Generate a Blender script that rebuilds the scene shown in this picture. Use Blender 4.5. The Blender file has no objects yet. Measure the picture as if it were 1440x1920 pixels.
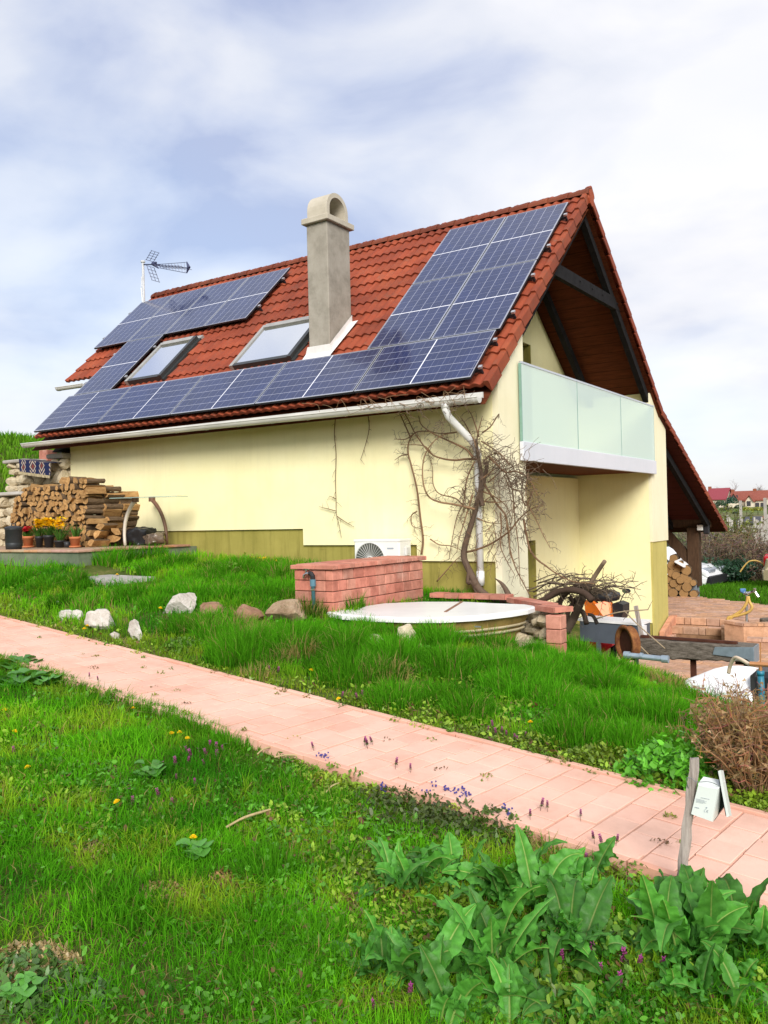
import bpy, math, random
import numpy as np
from mathutils import Vector, Matrix
random.seed(7); rng = np.random.default_rng(11)
S = bpy.context.scene; COL = S.collection
R = math.radians
# ------------------------------------------------------------------ camera
CAM = np.array([4.8354, -9.3120, -1.7021]); YAW, PIT, ROL, FPX = -0.5839, 0.0061, -0.0239, 1592.49
cf = np.array([math.sin(YAW)*math.cos(PIT), math.cos(YAW)*math.cos(PIT), math.sin(PIT)])
cr0 = np.array([math.cos(YAW), -math.sin(YAW), 0.0]); cu0 = np.cross(cr0, cf)
cr = cr0*math.cos(ROL)+cu0*math.sin(ROL); cu = -cr0*math.sin(ROL)+cu0*math.cos(ROL)
cd = bpy.data.cameras.new('camera'); cam = bpy.data.objects.new('camera', cd); COL.objects.link(cam)
cd.sensor_fit = 'VERTICAL'; cd.sensor_height = 24; cd.lens = FPX/1920*24; cd.clip_end = 3000; cd.clip_start = .05
cam.matrix_world = Matrix(((cr[0], cu[0], -cf[0], CAM[0]), (cr[1], cu[1], -cf[1], CAM[1]), (cr[2], cu[2], -cf[2], CAM[2]), (0, 0, 0, 1)))
S.camera = cam
# measuring helpers: a sight line cut by a plane of the site survey
def ray(px, py):
    d = cf*FPX+cr*(px-720)-cu*(py-960); return d/np.linalg.norm(d)
def onx(px, py, x): d = ray(px, py); return CAM+d*(x-CAM[0])/d[0]
def ony(px, py, y): d = ray(px, py); return CAM+d*(y-CAM[1])/d[1]
def onz(px, py, z): d = ray(px, py); return CAM+d*(z-CAM[2])/d[2]
def mpp(P): return float((np.asarray(P)-CAM)@cf)/FPX      # metres covered by one photo pixel there
# ------------------------------------------------------------------ noise
def _h(i, j, s): 
    v = np.sin(i*127.1+j*311.7+s*74.7)*43758.5453; return v-np.floor(v)
def vnoise(x, y, s=0):
    x = np.asarray(x, float); y = np.asarray(y, float); i = np.floor(x); j = np.floor(y); u = x-i; v = y-j; u = u*u*(3-2*u); v = v*v*(3-2*v)
    return (_h(i, j, s)*(1-u)+_h(i+1, j, s)*u)*(1-v)+(_h(i, j+1, s)*(1-u)+_h(i+1, j+1, s)*u)*v
def fbm(x, y, s=0, o=3):
    t = 0; a = .5; f = 1.
    for k in range(o): t = t+a*vnoise(np.asarray(x)*f, np.asarray(y)*f, s+k*13); a *= .5; f *= 2.1
    return t/(1-.5**o)
def sst(a, b, x): t = np.clip((np.asarray(x, float)-a)/(b-a), 0, 1); return t*t*(3-2*t)
# ------------------------------------------------------------------ materials
def L(r, g, b): 
    f = lambda c: c/12.92 if c <= .04045 else ((c+.055)/1.055)**2.4
    return (f(r/255), f(g/255), f(b/255), 1)
class NT:
    def __init__(s, name):
        s.m = bpy.data.materials.new(name); s.m.use_nodes = True; s.t = s.m.node_tree; s.n = s.t.nodes; s.b = s.n['Principled BSDF']; s.out = s.n['Material Output']
    def new(s, ty, **kw):
        x = s.n.new(ty)
        for k, v in kw.items(): setattr(x, k, v)
        return x
    def ln(s, a, b): s.t.links.new(a, b)
    def pos(s, scale=(1, 1, 1), obj=False, rot=(0, 0, 0)):
        mp = s.new('ShaderNodeMapping'); mp.inputs['Scale'].default_value = scale; mp.inputs['Rotation'].default_value = rot
        if obj: s.ln(s.new('ShaderNodeTexCoord').outputs['Object'], mp.inputs[0])
        else: s.ln(s.new('ShaderNodeNewGeometry').outputs['Position'], mp.inputs[0])
        return mp.outputs[0]
    def noise(s, vec, scale, detail=4, rough=.6):
        x = s.new('ShaderNodeTexNoise'); x.inputs['Scale'].default_value = scale; x.inputs['Detail'].default_value = detail; x.inputs['Roughness'].default_value = rough
        s.ln(vec, x.inputs['Vector']); return x.outputs['Fac']
    def ramp(s, fac, stops, interp='LINEAR'):
        x = s.new('ShaderNodeValToRGB'); x.color_ramp.interpolation = interp; e = x.color_ramp.elements
        while len(e) > 1: e.remove(e[-1])
        for k, (p, c) in enumerate(stops):
            el = e[0] if k == 0 else e.new(p)
            el.position = p; el.color = c if len(c) == 4 else tuple(c)+(1,)
        s.ln(fac, x.inputs[0]); return x.outputs[0]
    def mix(s, fac, a, b, mode='MIX'):
        x = s.new('ShaderNodeMix'); x.data_type = 'RGBA'; x.blend_type = mode
        for sock, v in ((x.inputs[0], fac), (x.inputs[6], a), (x.inputs[7], b)):
            if hasattr(v, 'type'): s.ln(v, sock)
            else: sock.default_value = v
        return x.outputs[2]
    def attr(s, name='Col'): return s.new('ShaderNodeAttribute', attribute_name=name).outputs['Color']
    def math(s, op, a, b=0., c=None):
        x = s.new('ShaderNodeMath'); x.operation = op
        for k, v in enumerate((a, b) if c is None else (a, b, c)):
            if hasattr(v, 'type'): s.ln(v, x.inputs[k])
            else: x.inputs[k].default_value = v
        return x.outputs[0]
    def base(s, c, rough=.7, spec=.4, metal=0.):
        if hasattr(c, 'type'): s.ln(c, s.b.inputs['Base Color'])
        else: s.b.inputs['Base Color'].default_value = c
        if hasattr(rough, 'type'): s.ln(rough, s.b.inputs['Roughness'])
        else: s.b.inputs['Roughness'].default_value = rough
        s.b.inputs['Specular IOR Level'].default_value = spec; s.b.inputs['Metallic'].default_value = metal
    def bump(s, h, strength=.3, dist=.02):
        x = s.new('ShaderNodeBump'); x.inputs['Strength'].default_value = strength; x.inputs['Distance'].default_value = dist
        s.ln(h, x.inputs['Height']); s.ln(x.outputs[0], s.b.inputs['Normal'])
M = {}
def simple(name, c, rough=.6, spec=.4, metal=0., var=.25, scale=6., bump=0., stretch=(1, 1, 1), c2=None, obj=True):
    t = NT(name); v = t.pos(stretch, obj); f = t.noise(v, scale, 5)
    lo = tuple(x*(1-var) for x in c[:3])+(1,) if c2 is None else c2
    t.base(t.ramp(f, [(.3, lo), (.7, c)]), rough, spec, metal)
    if bump: t.bump(t.noise(v, scale*6, 4), bump, .01)
    M[name] = t.m; return t.m
def foliage(name, trans=.35, rough=.55, spec=.25, c=None, vein=False):
    t = NT(name); col = t.attr() if c is None else c
    t.base(col, rough, spec)
    tr = t.new('ShaderNodeBsdfTranslucent')
    if hasattr(col, 'type'): t.ln(t.mix(1., col, (1.25, 1.25, .55, 1), 'MULTIPLY'), tr.inputs[0])
    else: tr.inputs[0].default_value = col
    ms = t.new('ShaderNodeMixShader'); ms.inputs[0].default_value = trans
    t.ln(t.b.outputs[0], ms.inputs[1]); t.ln(tr.outputs[0], ms.inputs[2]); t.ln(ms.outputs[0], t.out.inputs[0]); M[name] = t.m
foliage('grass_blades', .48, .9, .06); foliage('leaf_green', .3, .38, .45); foliage('petals', .25, .6, .2)
t = NT('dock_leaf'); v = t.pos((1, 1, 1)); f = t.noise(v, 35, 4); col = t.mix(1., t.attr(), t.ramp(f, [(.35, (.78, .82, .8)), (.65, (1.12, 1.06, 1.1))]), 'MULTIPLY'); t.base(col, .5, .32); t.bump(t.noise(v, 55, 4), .45, .006)
tr = t.new('ShaderNodeBsdfTranslucent'); t.ln(t.mix(1., col, (1.3, 1.3, .4, 1), 'MULTIPLY'), tr.inputs[0]); ms = t.new('ShaderNodeMixShader'); ms.inputs[0].default_value = .28; t.ln(t.b.outputs[0], ms.inputs[1]); t.ln(tr.outputs[0], ms.inputs[2]); t.ln(ms.outputs[0], t.out.inputs[0]); M['dock_leaf'] = t.m
def bark_like(name):
    t = NT(name); v = t.pos((1, 1, 1), True); f = t.noise(v, 40, 4); t.base(t.mix(f, t.mix(1., t.attr(), (.55, .52, .5, 1), 'MULTIPLY'), t.attr()), .85, .2); t.bump(f, .6, .01); M[name] = t.m
bark_like('bark')
# plaster: lemon render with faint stains and grain
def plaster(name, c, c2, streak=.12, fine=.0):
    t = NT(name); v = t.pos(); big = t.noise(v, .9, 6, .65); st = t.noise(t.pos((5, 5, .35)), 1.6, 5, .7)
    col = t.ramp(big, [(.3, c2), (.65, c)]); dark = tuple(x*.72 for x in c2[:3])+(1,)
    col = t.mix(t.ramp(st, [(.50, (0, 0, 0)), (.78, (streak*2.5,)*3)]), col, dark); col = t.mix(t.ramp(t.noise(v, 3.3, 8, .75), [(.56, (0, 0, 0)), (.78, (streak*2.2,)*3)]), col, dark); t.base(col, .9, .15)
    t.bump(t.noise(v, 150, 5, .7), .45, .006); M[name] = t.m
plaster('plaster_lemon', (.88, .825, .52, 1), (.83, .76, .44, 1), .09)
plaster('plaster_cream', (.84, .79, .59, 1), (.78, .725, .50, 1), .09)
plaster('plaster_olive', (.37, .32, .085, 1), (.25, .22, .05, 1), .4)
plaster('plaster_olive_pale', (.56, .49, .17, 1), (.46, .40, .12, 1), .3)
plaster('fascia_white', (.66, .67, .73, 1), (.60, .62, .68, 1), .05)
# clay tiles
t = NT('clay_tile'); v = t.pos(); f = t.noise(v, 1.2, 5, .7); g = t.noise(v, 28, 4)
col = t.ramp(f, [(.25, (.15, .030, .014)), (.5, (.27, .052, .020)), (.75, (.37, .088, .034))]); col = t.mix(t.math('MULTIPLY', g, .5), col, (.17, .034, .018, 1)); col = t.mix(t.ramp(t.noise(v, 4.5, 8, .75), [(.54, (0, 0, 0)), (.76, (.7, .7, .7))]), col, (.13, .07, .045, 1)); col = t.mix(t.ramp(t.noise(v, 9, 8, .8), [(.60, (0, 0, 0)), (.74, (.4, .4, .4))]), col, (.33, .22, .14, 1)); col = t.mix(1., col, t.attr(), 'MULTIPLY')
t.base(col, .7, .3); t.bump(g, .25, .006); M['clay_tile'] = t.m
# tile underside / dark stained boards
def boards(name, c, c2, axis=(1, 1, 1), scale=3., period=None, dirv=None):
    t = NT(name); v = t.pos(axis); f = t.noise(v, scale, 6, .65); col = t.ramp(f, [(.3, c2), (.7, c)])
    if period:
        w = t.new('ShaderNodeTexWave', wave_type='BANDS', bands_direction=dirv, wave_profile='SAW'); w.inputs['Scale'].default_value = 6.2832/period/20; w.inputs['Distortion'].default_value = 0
        t.ln(t.pos(), w.inputs[0]); ln = t.ramp(w.outputs['Fac'], [(0, (.25, .25, .25)), (.08, (1, 1, 1))]); col = t.mix(1., col, ln, 'MULTIPLY')
    t.base(col, .85, .1); t.bump(f, .3, .01); M[name] = t.m
boards('boards_brown', (.15, .040, .016, 1), (.065, .018, .008, 1), (1.2, 14, 14), 2.5, .14, 'Z')
boards('beam_dark', (.021, .020, .022, 1), (.011, .010, .011, 1), (1, 1, 1), 8)
boards('beam_brown', (.095, .055, .032, 1), (.045, .026, .016, 1), (8, 8, 1.0), 5)
boards('tile_underside', (.075, .020, .020, 1), (.07, .020, .012, 1), (1.5, 3, 3), 3, .30, 'Y')
# sleepers: weathered wood grain along x
t = NT('weathered_wood'); v = t.pos((2.0, 22, 22), True); f = t.noise(v, 2.4, 8, .75); g = t.noise(t.pos((1, 1, 1), True), 2, 3)
t.base(t.mix(g, t.ramp(f, [(.32, (.03, .024, .02)), (.5, (.15, .125, .10)), (.7, (.30, .27, .235))]), t.ramp(f, [(.3, (.05, .04, .03)), (.7, (.20, .17, .14))])), .85, .2); t.bump(f, .7, .012); M['weathered_wood'] = t.m
t = NT('stake_wood'); v = t.pos((40, 40, 2.2), True); f = t.noise(v, 1.6, 7, .75)
t.base(t.ramp(f, [(.3, (.11, .085, .075)), (.5, (.34, .29, .26)), (.72, (.52, .46, .42))]), .85, .2); t.bump(f, .7, .006); M['stake_wood'] = t.m
# concrete
def concrete(name, a, b, c, sc=3.):
    t = NT(name); v = t.pos(); f = t.noise(v, sc, 7, .7); g = t.noise(t.pos((6, 6, .8)), 1.5, 4); col = t.mix(t.math('MULTIPLY', g, .6), t.ramp(f, [(.3, a), (.5, b), (.72, c)]), a+(1,))
    t.base(col, .9, .2); t.bump(t.noise(v, 60, 5), .35, .008); M[name] = t.m
concrete('concrete_chimney', (.22, .20, .165), (.36, .33, .28), (.46, .425, .37)); concrete('concrete_cap', (.40, .36, .29), (.50, .455, .37), (.58, .53, .45))
concrete('concrete_green', (.10, .13, .085), (.17, .20, .135), (.26, .28, .20)); concrete('concrete_pale', (.30, .28, .25), (.44, .41, .37), (.58, .56, .52)); concrete('slab_gray', (.24, .23, .215), (.36, .345, .32), (.50, .48, .46), 7.)
# bricks (colour per block in the attribute)
def attr_block(name, rough=.88, stain=(.55, .5, .46, 1), sc=9.):
    t = NT(name); v = t.pos(); f = t.noise(v, sc, 6, .7); col = t.mix(t.ramp(f, [(.42, (0, 0, 0)), (.7, (.75, .75, .75))]), t.attr(), t.mix(1., t.attr(), stain, 'MULTIPLY')); g = t.noise(v, 2.2, 4); col = t.mix(t.ramp(g, [(.55, (0, 0, 0)), (.72, (.35, .35, .35))]), col, (.66, .52, .44, 1))
    t.base(col, rough, .2); t.bump(t.noise(v, 90, 4), .3, .005); M[name] = t.m
attr_block('brick_block')
t = NT('paver'); v = t.pos(); f = t.noise(v, 5, 6, .7); g = t.noise(v, 1.1, 3)
col = t.mix(1., t.attr(), t.ramp(f, [(.3, (.84, .82, .80)), (.6, (1, 1, 1))]), 'MULTIPLY'); col = t.mix(t.ramp(g, [(.40, (0, 0, 0)), (.72, (.6, .6, .6))]), col, (.80, .54, .44, 1)); col = t.mix(t.ramp(t.noise(v, 14, 7, .8), [(.58, (0, 0, 0)), (.8, (.55, .55, .55))]), col, (.42, .25, .19, 1))
t.base(col, .9, .15); t.bump(t.noise(v, 120, 4), .25, .004); M['paver'] = t.m
def stone(name, a, b, c): 
    t = NT(name); v = t.pos(); f = t.noise(v, 5, 7, .72); g = t.noise(v, 40, 4); t.base(t.mix(g, t.ramp(f, [(.3, a), (.5, b), (.7, c)]), t.ramp(f, [(.35, b), (.65, c)])), .92, .2); t.bump(t.noise(v, 25, 6), .7, .02); M[name] = t.m
stone('stone_cream', (.26, .20, .12), (.46, .38, .25), (.62, .55, .42)); stone('stone_white', (.30, .265, .225), (.46, .42, .375), (.62, .59, .56)); stone('stone_reddish', (.13, .075, .045), (.25, .13, .08), (.36, .23, .15)); stone('stone_brown', (.15, .10, .06), (.27, .18, .11), (.42, .32, .22))
# plain ones
simple('white_pvc', (.80, .80, .79, 1), .35, .5, var=.1, scale=3); simple('gutter_white', (.64, .63, .59, 1), .35, .5, var=.22, scale=2.5)
simple('ac_white', (.78, .79, .76, 1), .4, .5, var=.06); simple('ac_side', (.62, .62, .60, 1), .45, .5, var=.08); simple('ac_dark', (.10, .105, .09, 1), .5, .4)
simple('lid_white', (.80, .80, .79, 1), .35, .5, var=.12, scale=2.0); simple('tub_ochre', (.36, .25, .075, 1), .7, .3, var=.6, scale=5, bump=.3); simple('strap_pale', (.52, .44, .28, 1), .8, .2, var=.3)
simple('metal_gray', (.42, .44, .46, 1), .4, .5, .8); simple('chrome', (.65, .66, .68, 1), .22, .5, 1.); simple('blue_plastic', (.10, .25, .55, 1), .4); simple('teal_pipe', (.03, .11, .13, 1), .4, .5, var=.3, scale=12); simple('pipe_collar', (.10, .22, .29, 1), .4)
simple('teal_bright', (.02, .20, .30, 1), .4, .5, var=.35, scale=14); simple('hose_yellow', (.68, .44, .12, 1), .5, .4, var=.3); simple('hose_cream', (.78, .62, .46, 1), .45, .4, var=.15); simple('copper', (.60, .28, .12, 1), .45, .5, .5)
simple('rust', (.34, .15, .05, 1), .9, .2, var=.75, scale=9, bump=.6, c2=(.11, .035, .018, 1)); simple('rust_dark', (.10, .036, .022, 1), .9, .2, var=.5, scale=9); simple('galvanised', (.36, .44, .52, 1), .45, .5, .6, var=.25, scale=14)
simple('steel_paint_gray', (.085, .10, .13, 1), .55, .4, var=.2); simple('white_paint', (.80, .79, .80, 1), .5, .4, var=.12)
simple('orange_plastic', (.85, .20, .025, 1), .4, .5, var=.12); simple('black_plastic', (.018, .018, .022, 1), .45, .4); simple('black_rubber', (.012, .012, .012, 1), .8, .2); simple('red_plastic', (.55, .012, .03, 1), .35, .5)
simple('white_fabric', (.86, .86, .88, 1), .85, .15, var=.08, scale=4); simple('black_bag', (.025, .028, .034, 1), .32, .5, var=.4, scale=7); simple('clear_wrap', (.20, .15, .11, 1), .25, .6, var=.7, scale=9, bump=.4)
simple('glass_edge', (.20, .36, .30, 1), .1, .6); simple('terracotta', (.50, .17, .07, 1), .8, .25, var=.2); simple('dark_pot', (.028, .028, .032, 1), .5, .4); simple('bin_dark', (.035, .04, .045, 1), .5, .4, .3, var=.3)
simple('wood_leg', (.17, .085, .05, 1), .5, .4, var=.35); simple('leg_pale', (.62, .56, .48, 1), .4, .4, var=.15); simple('lead_flashing', (.74, .72, .70, 1), .5, .4, var=.15)
simple('soil_joint', (.055, .04, .028, 1), .95, .1, var=.5, scale=12); simple('window_frame', (.055, .06, .06, 1), .4, .5, .3); simple('frame_light', (.44, .43, .40, 1), .4, .5, .3); simple('straw', (.55, .42, .22, 1), .8, .2, var=.35, scale=20)
simple('panel_frame', (.62, .64, .68, 1), .3, .5, .7, var=.05); simple('panel_side', (.03, .032, .04, 1), .4, .5, .4, var=.1); simple('clamp', (.7, .7, .7, 1), .3, .5, .8); simple('timber_fresh', (.52, .36, .18, 1), .8, .2, var=.3, scale=12)
simple('antenna_white', (.72, .73, .74, 1), .4, .5, .3); simple('antenna_dark', (.04, .05, .12, 1), .4, .5)
simple('car_white', (.80, .81, .83, 1), .2, .6, var=.03); simple('car_gold', (.36, .30, .19, 1), .25, .6, .4, var=.05); simple('car_glass', (.02, .025, .03, 1), .06, .6); simple('lamp_clear', (.30, .33, .38, 1), .1, .7); simple('lamp_red', (.45, .01, .02, 1), .15, .6)
simple('box_pale', (.70, .74, .72, 1), .4, .45, var=.05); simple('print_gray', (.33, .37, .42, 1), .6, .2, var=.05); simple('solar_dark', (.012, .012, .03, 1), .12, .6)
simple('far_wall', (.68, .60, .48, 1), .9, .1, var=.12); simple('far_roof', (.28, .085, .06, 1), .8, .2, var=.25, scale=1.5); simple('far_roof_magenta', (.27, .055, .07, 1), .8, .2, var=.15); simple('far_dark', (.05, .05, .06, 1), .7, .3); simple('shed_roof', (.075, .075, .09, 1), .7, .2, var=.2, scale=.6); simple('shed_brick', (.30, .11, .06, 1), .9, .1, var=.3)
# end-grain / split wood
t = NT('split_wood'); v = t.pos((1, .25, 1), True); f = t.noise(v, 22, 6, .7); t.base(t.mix(1., t.ramp(f, [(.28, (.19, .095, .038)), (.5, (.42, .245, .10)), (.75, (.58, .38, .18))]), t.attr(), 'MULTIPLY'), .85, .2); t.bump(f, .5, .01); M['split_wood'] = t.m
t = NT('log_bark'); v = t.pos((3, .5, 3), True); f = t.noise(v, 20, 6, .75); t.base(t.ramp(f, [(.3, (.045, .03, .02)), (.55, (.15, .10, .06)), (.75, (.26, .19, .12))]), .9, .15); t.bump(f, .8, .012); M['log_bark'] = t.m
# photovoltaic glass: 6 x 20 half cells, white gaps, silver bus lines (object coords: x across, y along)
def pv(name, rot):
    t = NT(name); tc = t.new('ShaderNodeTexCoord'); sp = t.new('ShaderNodeSeparateXYZ'); t.ln(tc.outputs['Object'], sp.inputs[0])
    lx, ly = (sp.outputs[0], sp.outputs[1]) if not rot else (sp.outputs[1], sp.outputs[0])   # lx along short side, ly along long side
    def lines(c, period, w, off=0.):
        q = t.math('ADD', c, off); a = t.math('FRACT', t.math('DIVIDE', q, period)); d = t.math('MULTIPLY', t.math('SUBTRACT', .5, t.math('ABSOLUTE', t.math('SUBTRACT', a, .5))), period); return t.math('LESS_THAN', d, w)
    gx = lines(lx, .1665, .0032, .0); gy = lines(ly, .0835, .0012); gyb = lines(ly, .1670, .0024)
    bus = lines(lx, .0185, .0006); mid = t.math('LESS_THAN', t.math('ABSOLUTE', ly), .0085)
    cell = t.ramp(t.noise(tc.outputs['Object'], 2., 2), [(.3, (.004, .010, .056)), (.7, (.008, .018, .088))])
    col = t.mix(t.math('MULTIPLY', bus, .16), cell, (.20, .21, .28, 1)); col = t.mix(t.math('MULTIPLY', gy, .28), col, (.30, .32, .42, 1)); col = t.mix(t.math('MULTIPLY', gyb, .34), col, (.45, .47, .58, 1)); col = t.mix(t.math('MULTIPLY', gx, .6), col, (.62, .64, .74, 1)); col = t.mix(mid, col, (.80, .81, .86, 1))
    t.base(col, .16, .5); t.b.inputs['IOR'].default_value = 1.5; t.b.inputs['Coat Weight'].default_value = .4; t.b.inputs['Coat IOR'].default_value = 1.6; t.b.inputs['Coat Roughness'].default_value = .06
    t.bump(t.noise(tc.outputs['Object'], 3, 2), .04, .01); M[name] = t.m
pv('pv_glass', False); pv('pv_glass_turned', True)
# window glass, balcony glass, table glass
t = NT('skylight_glass'); t.base((.93, .95, .97, 1), .04, 1.0, .95); t.b.inputs['Coat Weight'].default_value = 1; t.b.inputs['IOR'].default_value = 2.1; M['skylight_glass'] = t.m
def seethrough(name, c, a, rough, trans=.3):
    t = NT(name); t.base(c, rough, .5); tp = t.new('ShaderNodeBsdfTransparent'); tp.inputs[0].default_value = (.86, .95, .91, 1); ms = t.new('ShaderNodeMixShader'); ms.inputs[0].default_value = a
    t.ln(tp.outputs[0], ms.inputs[1]); t.b.inputs['Coat Weight'].default_value = 1; t.b.inputs['Coat Roughness'].default_value = .02; t.ln(t.b.outputs[0], ms.inputs[2]); t.ln(ms.outputs[0], t.out.inputs[0]); M[name] = t.m
seethrough('balcony_glass', (.76, .90, .84, 1), .58, .12); seethrough('table_glass', (.40, .52, .48, 1), .55, .08)
# woven rug
t = NT('rug'); tc = t.new('ShaderNodeTexCoord'); sp = t.new('ShaderNodeSeparateXYZ'); t.ln(tc.outputs['Object'], sp.inputs[0])
a = t.math('ABSOLUTE', t.math('SUBTRACT', t.math('FRACT', t.math('MULTIPLY', sp.outputs[0], 3.6)), .5)); b = t.math('ABSOLUTE', t.math('SUBTRACT', t.math('FRACT', t.math('MULTIPLY', sp.outputs[2], 3.2)), .5))
d = t.math('ADD', a, t.math('MULTIPLY', b, .9)); zig = t.math('FRACT', t.math('MULTIPLY', d, 4.5)); pat = t.math('LESS_THAN', zig, .42); stripe = t.math('LESS_THAN', a, .30)
col = t.mix(t.math('MULTIPLY', pat, stripe), (.018, .024, .07, 1), (.42, .34, .27, 1)); col = t.mix(t.math('MULTIPLY', t.math('LESS_THAN', d, .16), 1), col, (.16, .05, .04, 1)); t.base(col, .95, .1); t.bump(t.noise(t.pos((1, 1, 1), True), 150, 2), .4, .004); M['rug'] = t.m
# ground
t = NT('soil_ground'); v = t.pos(); f = t.noise(v, 2.5, 6, .7); g = t.noise(v, 30, 4); far = t.noise(v, .03, 4)
near = t.mix(g, t.ramp(f, [(.3, (.045, .075, .012)), (.5, (.085, .12, .018)), (.66, (.26, .20, .085)), (.8, (.36, .27, .14))]), t.ramp(f, [(.3, (.04, .055, .014)), (.7, (.09, .10, .03))]))
farc = t.ramp(far, [(.35, (.075, .15, .02)), (.5, (.12, .15, .045)), (.62, (.17, .15, .075))])
sp = t.new('ShaderNodeSeparateXYZ'); t.ln(t.pos(), sp.inputs[0]); k = t.new('ShaderNodeMapRange'); k.inputs[1].default_value = 28; k.inputs[2].default_value = 60; t.ln(sp.outputs[1], k.inputs[0])
t.base(t.mix(k.outputs[0], near, farc), .95, .1); t.bump(g, .6, .03); M['soil_ground'] = t.m
# ------------------------------------------------------------------ mesh builder
class MB:
    def __init__(s): s.v = []; s.f = []; s.c = []; s.mi = []; s.cur = (1, 1, 1); s.m = 0
    def add(s, vs, fs, c=None):
        o = len(s.v); c = c or s.cur
        s.v += [tuple(map(float, p)) for p in vs]; s.c += [c]*len(vs)
        for q in fs: s.f.append(tuple(i+o for i in q)); s.mi.append(s.m)
        return s
    def box(s, a, b, c=None, bev=0., jit=0.):
        x0, y0, z0 = a; x1, y1, z1 = b
        if bev <= 0:
            vs = [(x0, y0, z0), (x1, y0, z0), (x1, y1, z0), (x0, y1, z0), (x0, y0, z1), (x1, y0, z1), (x1, y1, z1), (x0, y1, z1)]
            return s.add([tuple(q+(random.uniform(-jit, jit) if jit else 0) for q in p) for p in vs], [(0, 3, 2, 1), (4, 5, 6, 7), (0, 1, 5, 4), (1, 2, 6, 5), (2, 3, 7, 6), (3, 0, 4, 7)], c)
        e = min(bev, (x1-x0)/2.2, (y1-y0)/2.2, (z1-z0)/2.2); vs = []
        for sx in (0, 1):
            for sy in (0, 1):
                for sz in (0, 1):
                    X = x1 if sx else x0; Y = y1 if sy else y0; Z = z1 if sz else z0; dx = -e if sx else e; dy = -e if sy else e; dz = -e if sz else e
                    j = [random.uniform(-jit, jit) if jit else 0 for _ in range(3)]
                    vs += [(X+j[0], Y+dy+j[1], Z+dz+j[2]), (X+dx+j[0], Y+j[1], Z+dz+j[2]), (X+dx+j[0], Y+dy+j[1], Z+j[2])]
        I = lambda sx, sy, sz, k: (sx*4+sy*2+sz)*3+k
        fs = []
        for q in (0, 1):
            fs += [(I(q, 0, 0, 0), I(q, 1, 0, 0), I(q, 1, 1, 0), I(q, 0, 1, 0))[::1 if q else -1], (I(0, q, 0, 1), I(0, q, 1, 1), I(1, q, 1, 1), I(1, q, 0, 1))[::1 if q else -1], (I(0, 0, q, 2), I(1, 0, q, 2), I(1, 1, q, 2), I(0, 1, q, 2))[::1 if q else -1]]
        for p in (0, 1):
            for q in (0, 1):
                fs += [(I(p, q, 0, 0), I(p, q, 1, 0), I(p, q, 1, 1), I(p, q, 0, 1)), (I(p, 0, q, 0), I(p, 1, q, 0), I(p, 1, q, 2), I(p, 0, q, 2)), (I(0, p, q, 1), I(1, p, q, 1), I(1, p, q, 2), I(0, p, q, 2))]
        for p in (0, 1):
            for q in (0, 1):
                for r in (0, 1): fs.append((I(p, q, r, 0), I(p, q, r, 1), I(p, q, r, 2)))
        return s.add(vs, fs, c)
    def prism(s, poly, d, c=None):       # planar polygon (3d points) pushed along d
        n = len(poly); P = [np.asarray(p, float) for p in poly]; d = np.asarray(d, float)
        return s.add(P+[p+d for p in P], [tuple(range(n))[::-1], tuple(range(n, 2*n))]+[(i, (i+1) % n, n+(i+1) % n, n+i) for i in range(n)], c)
    def tube(s, pts, rad, n=8, c=None, caps=True):
        P = [np.asarray(p, float) for p in pts]; m = len(P)
        if not hasattr(rad, '__len__'): rad = [rad]*m
        vs = []; up = None
        for i in range(m):
            t = P[min(i+1, m-1)]-P[max(i-1, 0)]; t = t/(np.linalg.norm(t)+1e-9)
            if up is None: up = np.cross(t, (0, 0, 1.)) if abs(t[2]) < .9 else np.cross(t, (1., 0, 0))
            up = up-t*(up@t); up /= np.linalg.norm(up)+1e-9; w = np.cross(t, up)
            for k in range(n): a = 2*math.pi*k/n; vs.append(P[i]+rad[i]*(up*math.cos(a)+w*math.sin(a)))
        fs = [(i*n+k, i*n+(k+1) % n, (i+1)*n+(k+1) % n, (i+1)*n+k) for i in range(m-1) for k in range(n)]
        if caps: fs += [tuple(range(n))[::-1], tuple(range((m-1)*n, m*n))]
        return s.add(vs, fs, c)
    def lathe(s, ctr, prof, n=24, c=None):
        vs = []; m = len(prof)
        for r, z in prof:
            for k in range(n): a = 2*math.pi*k/n; vs.append((ctr[0]+r*math.cos(a), ctr[1]+r*math.sin(a), ctr[2]+z))
        fs = [(i*n+k, i*n+(k+1) % n, (i+1)*n+(k+1) % n, (i+1)*n+k) for i in range(m-1) for k in range(n)]+[tuple(range(n))[::-1], tuple(range((m-1)*n, m*n))]
        return s.add(vs, fs, c)
    def bar(s, a, b, w, h, c=None, up=(0, 0, 1)):   # rectangular bar from a to b
        a = np.asarray(a, float); b = np.asarray(b, float); t = (b-a)/np.linalg.norm(b-a); u = np.asarray(up, float); u = u-t*(u@t); u /= np.linalg.norm(u); x = np.cross(t, u)
        return s.add([p+x*i*w/2+u*j*h/2 for p in (a, b) for i, j in ((-1, -1), (1, -1), (1, 1), (-1, 1))], [(0, 1, 2, 3), (7, 6, 5, 4)]+[(i, 4+i, 4+(i+1) % 4, (i+1) % 4) for i in range(4)], c)
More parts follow.
